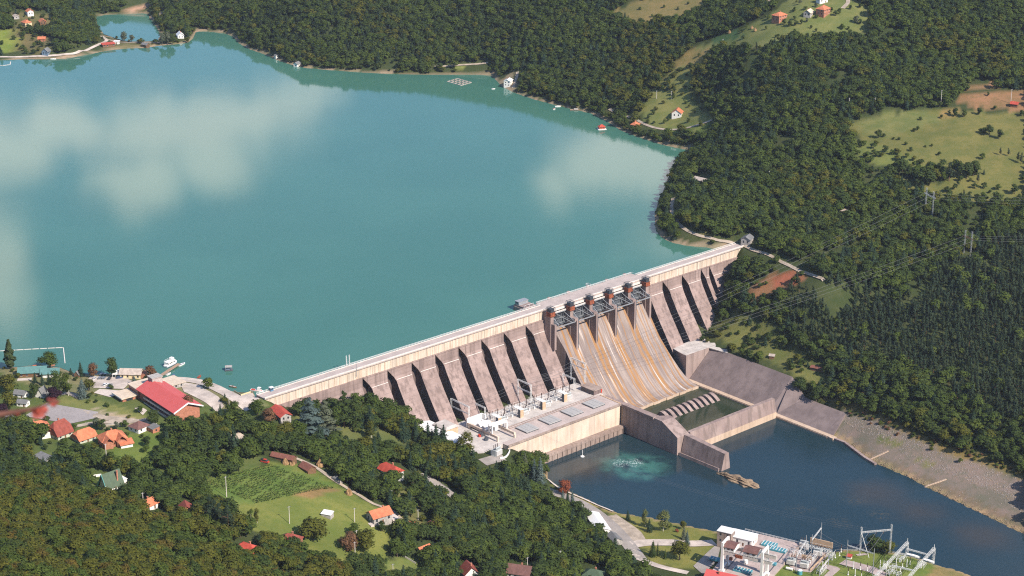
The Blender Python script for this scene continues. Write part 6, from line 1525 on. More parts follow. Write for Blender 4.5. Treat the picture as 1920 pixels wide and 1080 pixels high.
yard_portal('grey pole portal in the middle of the switchyard lawn', (1586.5, 1063), (1636, 1079), 18, False, False, 14.5)
yard_portal('pole portal over the rear switchyard transformers', (1521, 1040), (1538.5, 1017), 13.5, False, False, 10)
yard_portal('pole portal over the front switchyard transformers', (1492, 1072), (1510, 1041), 13.5, False, False, 10)
yard_portal('small low pole portal at the bottom edge of the switchyard', (1536, 1085), (1553, 1062), 7.5, False, False, 5)
for lab, a, b_, post, h, ph_ in (('long lattice girder on a tower, left one of two rising to the right', (1643, 1079), (1701.5, 1017), (1700, 1046), 9.6, 12.5), ('long lattice girder on a tower, right one of two rising to the right', (1706.7, 1079), (1751.5, 1028), (1750, 1057), 9.4, 12)):
    base = Bz(*post); t = thing('lattice_girder', lab, 'girder', base, 0, 'lattice girders of the switchyard')
    p_, q_ = bp(*a, GZ + h) - base, bp(*b_, GZ + h) - base; p_ = q_ + (p_ - q_) * 1.25
    mb = MB(); mb.lattice(p_, q_, 1.25, .10, 1.3); mb.build('girder', mrail, t)
    top_ = np.array([q_[0], q_[1], 0.0])
    mb = MB(); mb.lattice(top_, top_ + EZ * h, 1.2, .15, 1.5); mb.cyl(top_ + EZ * h, top_ + EZ * ph_, .2, .12, 6); mb.build('tower', mrail, t)
    mb = MB(); e_ = p_ * 1.0; e_[2] = 0; mb.lattice(e_, p_, 1.2, .15, 1.5); mb.build('tower', mrail, t)
    for k in (.3, .6): mb = MB(); c_ = p_ + (q_ - p_) * k; mb.cyl(c_ - EZ * .6, c_ - EZ * 2.6, .16, n=6); mb.build('insulator_string', minsul, t)
for lab, a, b_, h in (('upper horizontal lattice beam between the two long girders', (1700, 1029), (1740, 1040), 8.5), ('lower horizontal lattice beam between the two long girders', (1672, 1060), (1713, 1070), 8.3)):
    p_, q_ = bp(*a, GZ + h), bp(*b_, GZ + h); t = thing('lattice_beam', lab, 'beam', p_, 0, 'lattice beams between the girders'); mb = MB(); mb.lattice((0, 0, 0), q_ - p_, .7, .12, 1.1); mb.build('beam', mrail, t)
    for k in (.25, .5, .75): mb = MB(); c_ = (q_ - p_) * k; mb.cyl(c_ - EZ * .35, c_ - EZ * 2, .15, n=6); mb.build('insulator_string', minsul, t)
for i, (px_, py_) in enumerate(((1600, 1066), (1613, 1068), (1626, 1070), (1603, 1080), (1590, 1078), (1615, 1082), (1650, 1064), (1657, 1058), (1664, 1058), (1680, 1060), (1566, 1046), (1574, 1042), (1560, 1050), (1577, 1035), (1692, 1063), (1700, 1062), (1706, 1058), (1688, 1072), (1542, 1066), (1548, 1058))):
    t = thing('post_insulator', 'slim insulator post on a steel stand in the switchyard lawn, one of many alike', 'insulator', Bz(px_, py_), .3, 'insulator posts of the switchyard')
    mb = MB(); mb.bar((0, 0, 0), (0, 0, 2.6), .3); mb.box(-.4, .4, -.4, .4, 0, .3); mb.build('stand', mrail, t); mb = MB(); [mb.cyl((0, 0, 2.6 + k * .6), (0, 0, 3.2 + k * .6), .26, .16, 7) for k in range(4)]; mb.build('insulator', minsul if i % 3 else mrail, t)
t = thing('oil_tank', 'blue-green upright tank on the grass left of the switchyard', 'tank', Bz(1499.5, 1077), 0); mb = MB(); mb.cyl((0, 0, 0), (0, 0, 2.8), 1.5, n=14); mb.build('tank', mteal, t); mb = MB(); mb.cyl((0, 0, 2.8), (0, 0, 3.3), 1.5, .7, 14); mb.build('lid', mrail, t)
t = thing('white_tank', 'white lying tank on the grass beside the platform wall', 'tank', Bz(1480, 1069), YG); mb = MB(); mb.cyl((-2, 0, 1), (2, 0, 1), .8, n=12); mb.build('tank', mwhite, t); mb = MB(); mb.box(-1.4, -1, -.6, .6, 0, .6); mb.box(1, 1.4, -.6, .6, 0, .6); mb.build('saddle', mgrey, t)
house('tiny hut with a bright red roof in the switchyard lawn', 1592, 1047, 3, 2.4, 1.6, .6, (9, 2), 'shed', mw_wh, mt_rd, .3, cat='hut', name='hut', wins=False)
for i, (px_, py_, n_, w_) in enumerate(((1496, 1041, 5, 8), (1521, 1052, 5, 8), (1546, 1038, 6, 8), (1557, 1046, 4, 6), (1524, 1033, 5, 9), (1540, 1074, 4, 6), (1668, 1070, 5, 7), (1690, 1050, 5, 7), (1676, 1080, 5, 8), (1728, 1062, 4, 6))):
    rack('grey busbar rack among the switchyard gear at the bottom right, one of several', 'busbar racks of the switchyard', Bz(px_, py_), YG + (1.57 if i % 2 else .0), n_, w_)
sheet('switchyard_pad', [(1462, 1048), (1500, 1026), (1560, 1032), (1552, 1044), (1520, 1074), (1490, 1070)], mdeck, .12)
sheet('switchyard_lane', [(1573, 1058), (1585, 1050), (1640, 1064), (1665, 1076), (1655, 1084), (1630, 1074)], mdeck)
sheet('switchyard_lane', [(1545, 1058), (1570, 1064), (1576, 1068), (1548, 1092), (1536, 1090), (1556, 1070), (1540, 1064)], mdeck, .26)
sheet('tower_pad', [(1604, 1040), (1622, 1038), (1628, 1041), (1608, 1043)], mdeck)
garden_wall('grey fence along the river edge of the switchyard', [(1560, 1033), (1600, 1032.5), (1650, 1033.5), (1700, 1041)], 1.1, mgrey, 'river_fence', 'fence', .12)
boat('white boat lying on the river bank left of its twin behind the switchyard', 1712, 1043, 7, 2, -.5, mwhite, mw_wh); boat('white boat lying on the river bank behind the right lattice girder', 1742, 1053, 6, 2, -.6, mwhite, mw_wh)
# ---------------------------------------------------------------- power lines
mgalv = plain('galvanised_steel', (.46, .47, .47), .55, .12, 1)
def pylon(label, b0, t0, b1, t1, c0, c1):
    pa, pb = G(*b0), G(*b1)
    def up(p, top):
        d = ray(*top); k = np.dot(p - CAM, FV) / np.dot(d, FV); return (CAM + d * k)[2]
    za, zb = up(pa, t0), up(pb, t1); t = thing('power_pylon', label, 'pylon', pa, 0, 'portal pylons on the right bank')
    d = pb - pa
    mb = MB(); mb.lattice((0, 0, -1), (0, 0, za - pa[2]), .8, .085, 1.4); mb.build('leg', mgalv, t)
    mb = MB(); mb.lattice((d[0], d[1], d[2] - 1), (d[0], d[1], zb - pa[2]), .8, .085, 1.4); mb.build('leg', mgalv, t)
    zc = min(za, zb) - 5.0 - pa[2]; f = d.copy(); f[2] = 0
    mb = MB(); A_ = -f * .28 + EZ * zc; C_ = f * 1.28 + EZ * zc; mb.lattice(A_, C_, .8, .09, 1.2); mb.build('crossarm', mt_rust if 'lower' in label else mgalv, t)
    ends = []
    for k in (0, .5, 1):
        q = A_ + (C_ - A_) * k; mb = MB(); mb.cyl(q, q + np.array([-1.2, -1.0, -.8]), .16, n=6); mb.build('insulator_string', minsul, t); ends.append(pa + q + np.array([-1.2, -1, -.8]))
    EXC.append((pa[0], pa[1], 2)); EXC.append((pb[0], pb[1], 3)); return ends
e1_ = pylon('two-legged grey portal pylon on the right bank, upper one', (1734, 402), (1738.7, 346), (1747, 413), (1750, 353), 0, 0)
e2_ = pylon('two-legged rusty portal pylon on the right bank, lower one', (1807, 475), (1809, 426), (1819, 484), (1821, 428), 0, 0)
mwire = plain('aluminium_cable', (.24, .24, .25), .6, .1, 1)
def wire(a, b_, sag, label, group, r=.085):
    t = thing('power_line', label, 'power line', a, 0, group); mb = MB(); n = 18; d = b_ - a
    P_ = [d * k / n - EZ * 4 * sag * (k / n) * (1 - k / n) for k in range(n + 1)]
    for p, q in zip(P_, P_[1:]): mb.bar(p, q, r)
    mb.build('cable', mwire, t)
pe = [W(246.2, v, -30.4) for v in (23, 27, 31)]; pcn = [W(193.8, v, -32) for v in (24, 28, 32)]
for ea, eb in ((e1_, pe), (e2_, pcn)):
    for k in range(60):
        q = ea[1] + (eb[1] - ea[1]) * k / 60; g_ = float(grid_h(q[0], q[1]))
        if q[2] - g_ < 15: EXC.append((q[0], q[1], 6.5))
for k in range(3):
    wire(e1_[k], pe[k], 1.5, 'power cable running from the upper pylon down to the station, one of three', 'cables of the upper pylon', .065)
    wire(e2_[k], pcn[k], 4, 'power cable running from the lower pylon down to the station, one of three', 'cables of the lower pylon', .065)
    q = e1_[k]; wire(q + np.array([1.2, 1, .8]), q + np.array([200, -8 - 3 * k, 6]), 5, 'power cable leaving the upper pylon to the right, one of three', 'cables right of the upper pylon', .05)
    q = e2_[k]; wire(q + np.array([1.2, 1, .8]), q + np.array([200, 10 - 3 * k, 8]), 5, 'power cable leaving the lower pylon to the right, one of three', 'cables right of the lower pylon', .05)
    a = Bz(1612 + 56 * (.2 + .3 * k), 1041 - 5 * (.2 + .3 * k)) + EZ * 15; wire(a, W(157.4, 16 + 5 * k, -39.5), 12, 'power cable crossing the river to the switchyard, one of three', 'cables over the river', .035)
    for (s0, z0), (s1, z1) in (((141.3, -33.8), (193.8, -31.2)), ((193.8, -31.2), (246.2, -30))):
        wire(W(s0, 22 + 3.6 * k, z0), W(s1, 23 + 4 * k, z1), 2.2, 'thin cable strung between the lattice portals below the dam, one of several', 'cables between the portals', .05)
for k in range(3):
    a = Bz(1586.5 + 49 * (.25 + .25 * k), 1063 + 16 * (.25 + .25 * k)) + EZ * 14; b_ = Bz(1612 + 56 * (.25 + .25 * k), 1041 - 5 * (.25 + .25 * k)) + EZ * 15; wire(a, b_, 1.5, 'short cable between the two tallest switchyard portals, one of three', 'cables inside the switchyard', .09)
    a = Bz(1521 + 17 * (.25 + .25 * k), 1040 - 23 * (.25 + .25 * k)) + EZ * 9.6; b_ = Bz(1586.5 + 49 * (.25 + .25 * k), 1063 + 16 * (.25 + .25 * k)) + EZ * 14; wire(a, b_, 2, 'cable from the transformer portal to the lawn portal, one of three', 'cables over the switchyard transformers', .09)
# ---------------------------------------------------------------- single trees
TR = [
 (20, 692, 'poplar', 'poplar', 21.5, 1.25, 'tall dark poplar on the lake shore at the left edge', 'poplar_tree'), (93, 693, 'broad', 'mid', 13, 1.35, 'broad round tree on the shore beside the floating barrier', 'leafy_tree'),
 (152, 706, 'spruce', 'spruce', 10.5, .9, 'lone dark spruce at the water edge right of the teal roofs', 'spruce_tree'), (177, 708, 'broad', 'brown', 10.5, 1.15, 'rust-brown tree at the left end of the car park', 'leafy_tree'), (208, 708, 'broad', 'dark', 14.5, 1.0, 'tall dark green tree left of the yellow restaurant', 'leafy_tree'),
 (281, 712, 'broad', 'brown', 10, 1.2, 'reddish brown tree right of the yellow restaurant', 'leafy_tree'), (390, 730, 'broad', 'mid', 8.6, 1.25, 'lone green tree on the lakeside road near the dam', 'leafy_tree'), (155, 746, 'spruce', 'blue', 13.2, 1.15, 'silvery blue spruce between car park and sports court', 'spruce_tree'),
 (167, 733, 'broad', 'olive', 9, 1.2, 'yellow-green tree behind the silvery blue spruce', 'leafy_tree'), (252, 722, 'spruce', 'blue', 6.5, 1.4, 'low bluish conifer beside the hotel roof tank', 'spruce_tree'), (107, 742, 'birch', 'mid', 19, 1.3, 'tall bushy green tree right of the teal restaurant, left one of two', 'leafy_tree'), (128, 742, 'birch', 'mid', 17, 1.35, 'tall bushy green tree right of the teal restaurant, right one of two', 'leafy_tree'),
 (14, 738, 'broad', 'olive', 13.5, 1.35, 'wide olive tree at the left edge above the cabins', 'leafy_tree'), (14, 772, 'broad', 'olive', 14, 1.2, 'wide olive tree at the left edge below the cabins', 'leafy_tree'), (66, 718, 'spruce', 'spruce', 7.5, .9, 'small dark conifer in front of the teal roofs, left one', 'spruce_tree'), (80, 722, 'spruce', 'spruce', 8.5, .9, 'small dark conifer in front of the teal roofs, middle one', 'spruce_tree'), (92, 721, 'spruce', 'spruce', 8.5, .9, 'small dark conifer in front of the teal roofs, right one', 'spruce_tree'),
 (63, 747, 'broad', 'dark', 11.5, .8, 'narrow dark green tree left of the steep grey cabin', 'leafy_tree'), (101, 752, 'broad', 'purple', 10, 1.5, 'dark purple-leaved tree above the sports court', 'leafy_tree'), (4, 784, 'broad', 'purple', 10, 1.3, 'dark purple tree cut by the left edge', 'leafy_tree'),
 (182, 803, 'broad', 'grey', 7.5, 1, 'grey-green tree at the right corner of the sports court, left one', 'leafy_tree'), (192, 807, 'broad', 'dark', 7.5, 1.1, 'dark tree at the right corner of the sports court, right one', 'leafy_tree'), (219, 805, 'broad', 'grey', 5.5, 1, 'small grey-green tree behind the big brick house', 'leafy_tree'), (278, 838, 'broad', 'dark', 7.5, 1.1, 'dark tree on the bright lawn beside the brick annex', 'leafy_tree'), (207, 865, 'broad', 'mid', 6.5, 1.2, 'round green tree in front of the big brick house', 'leafy_tree'), (267, 872, 'spruce', 'grey', 5, 1, 'small grey spruce on the lawn below the brick house', 'spruce_tree'),
 (352, 778, 'broad', 'brown', 14, 1.0, 'thin reddish dark tree in front of the hotel roof end', 'leafy_tree'), (286, 798, 'broad', 'dark', 11, 1.2, 'dark round tree in front of the hotel patio', 'leafy_tree'), (440, 783, 'broad', 'mid', 11, 1.25, 'dense round tree by the lakeside road below the hotel car yard', 'leafy_tree'), (483, 778, 'broad', 'mid', 11, 1.3, 'round green tree left of the long red roof hall', 'leafy_tree'), (503, 806, 'broad', 'brown', 10, 1.4, 'brownish tree under the long red roof hall', 'leafy_tree'), (540, 822, 'broad', 'olive', 12, 1.2, 'yellowish green tree below the red roof hall', 'leafy_tree'),
 (582, 822, 'cedar', 'blue', 28, 1.15, 'huge silvery blue cedar before the dam wall, left one of two', 'cedar_tree'), (610, 818, 'cedar', 'grey', 25, 1.05, 'huge silvery blue cedar before the dam wall, right one of two', 'cedar_tree'), (632, 800, 'broad', 'mid', 16, 1, 'green leafy tree behind the silvery cedars', 'leafy_tree'), (646, 800, 'cedar', 'dark', 25, .95, 'tall dark layered cedar in front of the dam, left one', 'cedar_tree'), (665, 802, 'cedar', 'dark', 23, .85, 'tall dark layered cedar in front of the dam, right one', 'cedar_tree'),
 (694, 808, 'spruce', 'spruce', 18, .95, 'dark spruce right of the layered cedars', 'spruce_tree'), (722, 808, 'broad', 'mid', 15, 1.05, 'round green tree before the leftmost visible buttress', 'leafy_tree'), (694, 826, 'birch', 'olive', 16, 1.2, 'olive green tree below the dark spruce in front of the dam', 'leafy_tree'), (755, 826, 'spruce', 'spruce', 18.5, .95, 'dark spruce left of the office building', 'spruce_tree'), (780, 830, 'spruce', 'spruce', 16, .8, 'slim dark spruce at the left corner of the office roof', 'spruce_tree'), (818, 842, 'spruce', 'spruce', 17.5, 1.0, 'dark spruce standing in front of the office roof', 'spruce_tree'), (873, 858, 'birch', 'olive', 20, 1.45, 'tall olive tree between office building and loading bay', 'leafy_tree'),
 (984, 888, 'spruce', 'grey', 15, .8, 'grey-green spruce at the foot of the station wall', 'spruce_tree'), (998, 892, 'birch', 'grey', 12, 1.2, 'grey-green loose tree beside the station wall', 'leafy_tree'), (1013, 914, 'spruce', 'blue', 21, .8, 'tall bluish spruce at the river bend by the station, right one', 'spruce_tree'), (1002, 906, 'spruce', 'blue', 17, .8, 'tall bluish spruce at the river bend by the station, left one', 'spruce_tree'), (1024, 890, 'broad', 'mid', 8, 1.1, 'small green tree at the water corner of the station wall', 'leafy_tree'),
 (1056, 928, 'broad', 'rust', 11.5, 1.2, 'bright rust-red tree on the river bank', 'leafy_tree'), (1055, 944, 'spruce', 'blue', 9.5, .75, 'bluish conifer below the rust-red tree, left one', 'spruce_tree'), (1064, 945, 'spruce', 'spruce', 9.5, .75, 'bluish conifer below the rust-red tree, middle one', 'spruce_tree'), (1073, 945, 'spruce', 'blue', 9.5, .8, 'bluish conifer below the rust-red tree, right one', 'spruce_tree'),
 (1177, 975, 'spruce', 'spruce', 7, 1, 'small spruce alone on the riverside lawn', 'spruce_tree'), (1210, 988, 'birch', 'birch', 13, 1.1, 'pale birch with white trunk on the riverside lawn, left one', 'birch_tree'), (1217, 997, 'spruce', 'spruce', 9, 1, 'small spruce in front of the left birch', 'spruce_tree'), (1243, 996, 'birch', 'birch', 15.5, 1.55, 'wide pale birch at the river edge, right one', 'birch_tree'), (1254, 994, 'broad', 'mid', 6, 1, 'green bush-like tree right of the wide birch', 'leafy_tree'), (1281, 993, 'broad', 'olive', 6.5, 1, 'small olive tree by the river right of the birches', 'leafy_tree'), (1282, 1012, 'spruce', 'grey', 9, .9, 'grey-green spruce below the small olive tree', 'spruce_tree'), (1288, 1022, 'spruce', 'blue', 10, .8, 'silvery spruce beside the gravel track', 'spruce_tree'),
 (1275, 1050, 'broad', 'olive', 14, 1.15, 'large loose olive tree beside the gravel track', 'leafy_tree'), (1224, 1043, 'spruce', 'dark', 10.5, 1, 'dark spruce on the grass below the gravel track', 'spruce_tree'), (1233, 1041, 'spruce', 'dark', 8.5, .6, 'slim dark spruce right of a wider one below the gravel track', 'spruce_tree'), (1247, 1048, 'spruce', 'mid', 6.5, .7, 'small green conifer between the spruces and the olive tree', 'spruce_tree'), (1268, 998, 'bush', 'rust', 2.4, 1, 'small red bush on the riverside lawn', 'shrub'),
 (588, 1013, 'walnut', 'olive', 13.5, 1.15, 'large round olive tree in the middle of the meadow', 'leafy_tree'), (655, 1031, 'walnut', 'brown', 10, 1.05, 'brownish olive tree left of another on the lower meadow', 'leafy_tree'), (684, 1034, 'walnut', 'olive', 13, 1.0, 'green olive tree right of a brownish one on the lower meadow', 'leafy_tree'), (664, 1003, 'broad', 'mid', 8, 1.2, 'green tree behind the two meadow trees', 'leafy_tree'), (717, 996, 'broad', 'dark', 6.5, 1.3, 'dark bushy tree in front of the stone house', 'leafy_tree'), (471, 984, 'birch', 'mid', 10.5, 1.1, 'slender tree at the left meadow edge, left one', 'leafy_tree'), (483, 981, 'birch', 'olive', 10, 1.1, 'slender tree at the left meadow edge, right one', 'leafy_tree'), (428, 1008, 'pine', 'pine', 19, 1.3, 'tall pine with a reddish trunk left of the meadow', 'pine_tree'),
 (398, 985, 'pine', 'pine', 17, 1.6, 'dark broad pine left of the meadow, left one', 'pine_tree'), (412, 992, 'pine', 'pine', 15, 1.5, 'dark broad pine left of the meadow, right one', 'pine_tree'), (487, 1030, 'pine', 'spruce', 9, 1.6, 'dark pine beside the pinkish red roof', 'pine_tree'), (517, 1020, 'broad', 'dark', 7, 1.2, 'dark green tree left of the red two-gabled house', 'leafy_tree'), (560, 1030, 'broad', 'dark', 7, 1.2, 'dark green tree in front of the red two-gabled house', 'leafy_tree'),
 (234, 78, 'broad', 'grey', 12, 1.1, 'grey-green tree on the far causeway', 'leafy_tree'), (247, 79, 'broad', 'grey', 9, 1.1, 'smaller grey-green tree on the far causeway', 'leafy_tree'), (304, 84, 'broad', 'grey', 15, .8, 'tall grey tree at the causeway tip, left one', 'leafy_tree'), (314, 84, 'broad', 'grey', 16, .8, 'tall grey tree at the causeway tip, middle one', 'leafy_tree'), (323, 84, 'broad', 'dark', 14, .8, 'tall dark tree at the causeway tip, right one', 'leafy_tree'), (352, 80, 'broad', 'olive', 7, 1.4, 'low bushy tree on the water side of the steep white house', 'leafy_tree'), (265, 80, 'broad', 'mid', 6, 1, 'small tree behind the floating cabin', 'leafy_tree'),
 (1500, 752, 'broad', 'dark', 13, 1.2, 'dark tree overhanging the concrete slope', 'leafy_tree'), (1530, 762, 'broad', 'dark', 13, 1.2, 'dark tree at the top edge of the concrete slope, right of the overhanging one', 'leafy_tree'), (1395, 655, 'broad', 'dark', 5, 1.5, 'dark bush above the right end of the apron', 'leafy_tree')]
for px_, py_, kd, lf, h, wd_, lab, nm in TR:
    tree(nm, kd, lf, G(px_, py_) - EZ * .1, h, lab, 'shrub' if nm == 'shrub' else 'tree', None, n=1500 if h > 9 else 800, wide=wd_)
FT = [(1647, 259, 8, 'dark'), (1657, 257, 3.4, 'dark'), (1609, 271, 5, 'dark'), (1658, 288, 8, 'dark'), (1672, 290, 5, 'mid'), (1621, 297, 5, 'dark'), (1685, 263, 2.8, 'dark'), (1676, 262, 2.4, 'dark'), (1707, 283, 3.4, 'dark'), (1698, 272, 3, 'dark'), (1747, 274, 2.2, 'dark'), (1735, 276, 2, 'dark'), (1762, 292, 3.4, 'dark'), (1875, 291, 7, 'pine'), (1890, 293, 7, 'pine'), (1908, 304, 9, 'pine'), (1914, 307, 9.5, 'pine'), (1855, 254, 10, 'dark'), (1846, 253, 7, 'dark'), (1838, 250, 5, 'mid'), (1873, 261, 9, 'dark'), (1842, 299, 6, 'mid'), (1833, 344, 9, 'pine'), (1845, 354, 6, 'dark'), (1902, 364, 9, 'dark'), (1789, 356, 5, 'dark'), (1807, 368, 6, 'pine'), (1857, 363, 3, 'dark'), (1911, 374, 5, 'dark'), (1767, 327, 13, 'dark'), (1780, 340, 16, 'pine'), (1800, 333, 15, 'dark'), (1812, 335, 15, 'dark'), (1825, 330, 14, 'dark'), (1790, 325, 12, 'mid'), (1687, 329, 15, 'dark'), (1692, 322, 13, 'dark'), (1668, 334, 12, 'dark'), (1720, 349, 13, 'dark'), (1742, 349, 15, 'dark'), (1733, 345, 14, 'mid'), (1752, 342, 12, 'olive'), (1636, 326, 7, 'pine'), (1615, 325, 9, 'dark'), (1663, 330, 8, 'dark'), (1650, 342, 5, 'pine'), (1682, 338, 3, 'mid'), (1695, 350, 4, 'dark'), (1720, 245, 4.5, 'mid'), (1716, 247, 3.5, 'dark'), (1780, 214, 4, 'dark'), (1792, 218, 8, 'dark'), (1806, 220, 8, 'dark'), (1835, 216, 7, 'dark'), (1866, 206, 3.5, 'mid'), (1725, 225, 3, 'dark'), (1765, 222, 4, 'dark'), (1916, 218, 6, 'dark'), (1852, 180, 4, 'dark'), (1762, 201, 6, 'dark'),
      (1470, 46, 6, 'dark'), (1480, 50, 7, 'dark'), (1492, 48, 6, 'dark'), (1503, 45, 5, 'dark'), (1512, 42, 5, 'grey'), (1530, 60, 4, 'dark'), (1521, 54, 4, 'mid'), (1567, 30, 6, 'dark'), (1574, 26, 6, 'mid'), (1559, 22, 5, 'dark'), (1605, 44, 8, 'grey'), (1612, 46, 6, 'dark'), (1595, 18, 5, 'dark'), (1500, 8, 5, 'grey'), (1490, 20, 4, 'dark'), (1450, 40, 5, 'dark'), (1437, 55, 4, 'mid'), (1338, 94, 6, 'dark'), (1418, 96, 9, 'pine'), (1590, 56, 4, 'mid'), (1530, 14, 5, 'grey'), (1200, 18, 3, 'dark'), (1245, 14, 3, 'dark'), (1290, 8, 3, 'dark'), (1222, 32, 3, 'mid'), (1243, 170, 6, 'mid'), (1262, 185, 5, 'dark'), (1225, 215, 5, 'dark'), (1246, 232, 5, 'mid'), (1290, 230, 5, 'dark'), (1312, 236, 6, 'dark'), (1285, 195, 3, 'dark'), (1302, 212, 4, 'dark'), (1215, 232, 5, 'mid'), (1330, 625, 5, 'mid'), (1362, 618, 6, 'mid'), (1385, 628, 4, 'mid'), (1420, 620, 6, 'dark'), (1405, 640, 7, 'dark'), (1440, 640, 8, 'dark'), (1470, 655, 8, 'dark'), (1423, 655, 4, 'mid'), (1380, 605, 5, 'olive'), (1425, 540, 5, 'mid'), (1410, 562, 6, 'dark'), (1465, 548, 4, 'mid'), (1500, 690, 5, 'mid'), (1570, 762, 5, 'olive'), (1650, 797, 3, 'mid'), (1712, 820, 4, 'mid'), (1745, 846, 3, 'olive'), (1800, 868, 4, 'mid')]
for px_, py_, h, lf in FT:
    kd = 'pine' if lf == 'pine' else 'bush' if h < 3.6 else 'broad'
    lab = {'pine': 'dark pine standing apart in the open right bank fields and meadows', 'bush': 'low dark bush dotted over the open right bank fields', 'broad': 'leafy tree standing in the open right bank fields and meadows'}[kd]
    tree({'pine': 'pine_tree', 'bush': 'shrub', 'broad': 'leafy_tree'}[kd], kd, lf, G(px_, py_) - EZ * .1, h, lab, 'shrub' if kd == 'bush' else 'tree', {'pine': 'pines of the right bank fields', 'bush': 'bushes of the right bank fields', 'broad': 'trees of the right bank fields'}[kd], n=420, wide=1.15)
rb = np.random.RandomState(21)
for i in range(60):
    f = rb.rand(); px_ = 1580 + 340 * f; py_ = 772 + (px_ - 1580) * .335 + rb.uniform(-9, 10)
    tree('shrub', 'bush', ['mid', 'dark', 'olive', 'brown'][rb.randint(4)], G(px_, py_) - EZ * .1, rb.uniform(1.2, 2.6), 'low shrub in the weedy strip along the top of the stony river bank', 'shrub', 'shrubs along the stony river bank', n=200, wide=1.4)
rb = np.random.RandomState(33)
VIL = [(0, 690), (150, 700), (300, 735), (470, 760), (420, 800), (300, 850), (200, 860), (60, 830), (0, 800)]
for i in range(150):
    px_, py_ = rb.uniform(0, 470), rb.uniform(690, 860)
    if not inpoly(np.array([px_]), np.array([py_]), VIL)[0]: continue
    p = G(px_, py_)
    if any((p[0] - x) ** 2 + (p[1] - y) ** 2 < (r * .9 + .8) ** 2 for x, y, r in EXC) or any(inpoly(p[:1], p[1:2], po)[0] for po in PAVED) or any(segdist(p[:1], p[1:2], [tuple(a_) for a_ in q_], False)[0] < hw + 1.2 for q_, hw in ROADS): continue
    tree('shrub', 'bush', ['mid', 'dark', 'olive', 'dark'][rb.randint(4)], p - EZ * .1, rb.uniform(1.3, 3.2), 'low green garden shrub between the houses of the lakeside hamlet', 'shrub', 'garden shrubs of the hamlet', n=200, wide=1.3)
# a twig with red leaves, close by
d0 = 7.0
near = lambda px, py, d=d0: CAM + ray(px, py) * d
tw = thing('red_twig', 'blurred twig with red autumn leaves reaching in from the left, close to the viewer', 'twig', near(-120, 800))
o0 = near(-120, 800); mtw = plain('reddish_twig', (.12, .05, .035), .8, .3, 30); mb = MB()
base_ = np.array([o0[0] - 1.6, o0[1] + .3, heights(np.array([o0[0] - 1.6]), np.array([o0[1] + .3]))[0] - .2]); P_ = [base_ - o0, np.array([-1.2, .2, -1.5]), np.array([-.5, .1, -.25]), np.zeros(3)] + [near(*p) - o0 for p in ((-30, 782), (20, 774), (55, 768), (78, 762), (100, 752), (112, 752))]
for i in range(len(P_) - 1): mb.cyl(P_[i], P_[i + 1], max(.004, .03 - .004 * i), max(.003, .026 - .004 * i), 6)
mb.build('stem', mtw, tw)
mleafr = plain('red_leaf', (.30, .05, .032), .6, .35, 25, dark=(.13, .025, .018))
def leaf(c, tip, w, tilt):
    c = np.array(c); tip = np.array(tip); ax_ = tip - c; L_ = np.linalg.norm(ax_); ax_ = ax_ / L_; s_ = np.cross(ax_, FV); s_ /= np.linalg.norm(s_); s_ = s_ * math.cos(tilt) + FV * math.sin(tilt); nn = np.cross(ax_, s_)
    st = [(0, 0), (.12, .55), (.32, 1), (.6, .85), (.85, .4), (1, 0)]; mb = MB(); vs = []
    for k in (1, -1):
        for f, wd_ in st: vs.append(c + ax_ * f * L_ + s_ * wd_ * w * k + nn * .12 * wd_ * w)
    n = len(st); up = [tuple(v) for v in vs]; dn = [tuple(np.array(v) - nn * .0012) for v in vs]
    for off, fl in ((0, 0), (n, 1)):
        for i in range(n - 1):
            a_, b_, c2, d_ = off + i, off + i + 1, (n - off) + i + 1, (n - off) + i
    fs = [(i, i + 1, n + i + 1, n + i) for i in range(n - 1)]
    mb.add(up, fs); mb.add(dn, [f[::-1] for f in fs]); mb.build('leaf', mleafr, tw)
for a, b_, w, tl in (((62, 768), (84, 781), .026, .3), ((80, 764), (72, 782), .024, .9), ((70, 770), (58, 774), .014, 1.0), ((82, 760), (79, 778), .018, .2), ((92, 756), (112, 753), .015, .5), ((96, 757), (105, 762), .010, .8), ((10, 776), (-6, 780), .012, .7), ((84, 768), (88, 773), .008, .4), ((28, 774), (38, 777), .008, .9), ((88, 748), (98, 750), .009, 1.1)):
    leaf(near(*a) - o0, near(*b_) - o0, w, tl)
# stones of the river bank
st_ = bpy.data.collections.new('stone_kinds'); mstone = plain('pale_stone', (.31, .275, .26), .95, .3, .8); mstone2 = plain('tan_stone', (.33, .24, .16), .95, .35, .8)
for i in range(4):
    bm = bmesh.new(); bmesh.ops.create_icosphere(bm, subdivisions=1, radius=.5); r_ = np.random.RandomState(i)
    for v in bm.verts: v.co *= r_.uniform(.6, 1.2); v.co.z *= .7
    me_ = bpy.data.meshes.new('stone'); bm.to_mesh(me_); bm.free(); me_.materials.append(mstone if i < 3 else mstone2); ob = bpy.data.objects.new(f'stone_kind_{i}', me_); st_.objects.link(ob)
BANK = [(1565, 797), (1577, 772), (1640, 792), (1700, 815), (1760, 846), (1830, 868), (1930, 905), (1930, 1012), (1860, 980), (1740, 921), (1640, 874), (1600, 842)]
UP = [(1572, 786), (1577, 772), (1640, 792), (1700, 815), (1760, 846), (1830, 868), (1930, 905), (1930, 975), (1850, 915), (1760, 884), (1700, 853), (1640, 824), (1600, 803)]
r_ = np.random.RandomState(8); q = np.array([bp(*p, -62)[:2] for p in BANK]); n = 60000
xx = r_.uniform(q[:, 0].min() - 20, q[:, 0].max() + 20, n); yy = r_.uniform(q[:, 1].min() - 20, q[:, 1].max() + 20, n); zz = heights(xx, yy)
ax_, ay_, _ = proj(np.stack([xx, yy, zz], 1)); inb = inpoly(ax_, ay_, BANK); up_ = inpoly(ax_, ay_, UP); dr_ = sdist(xx, yy, RIVER)
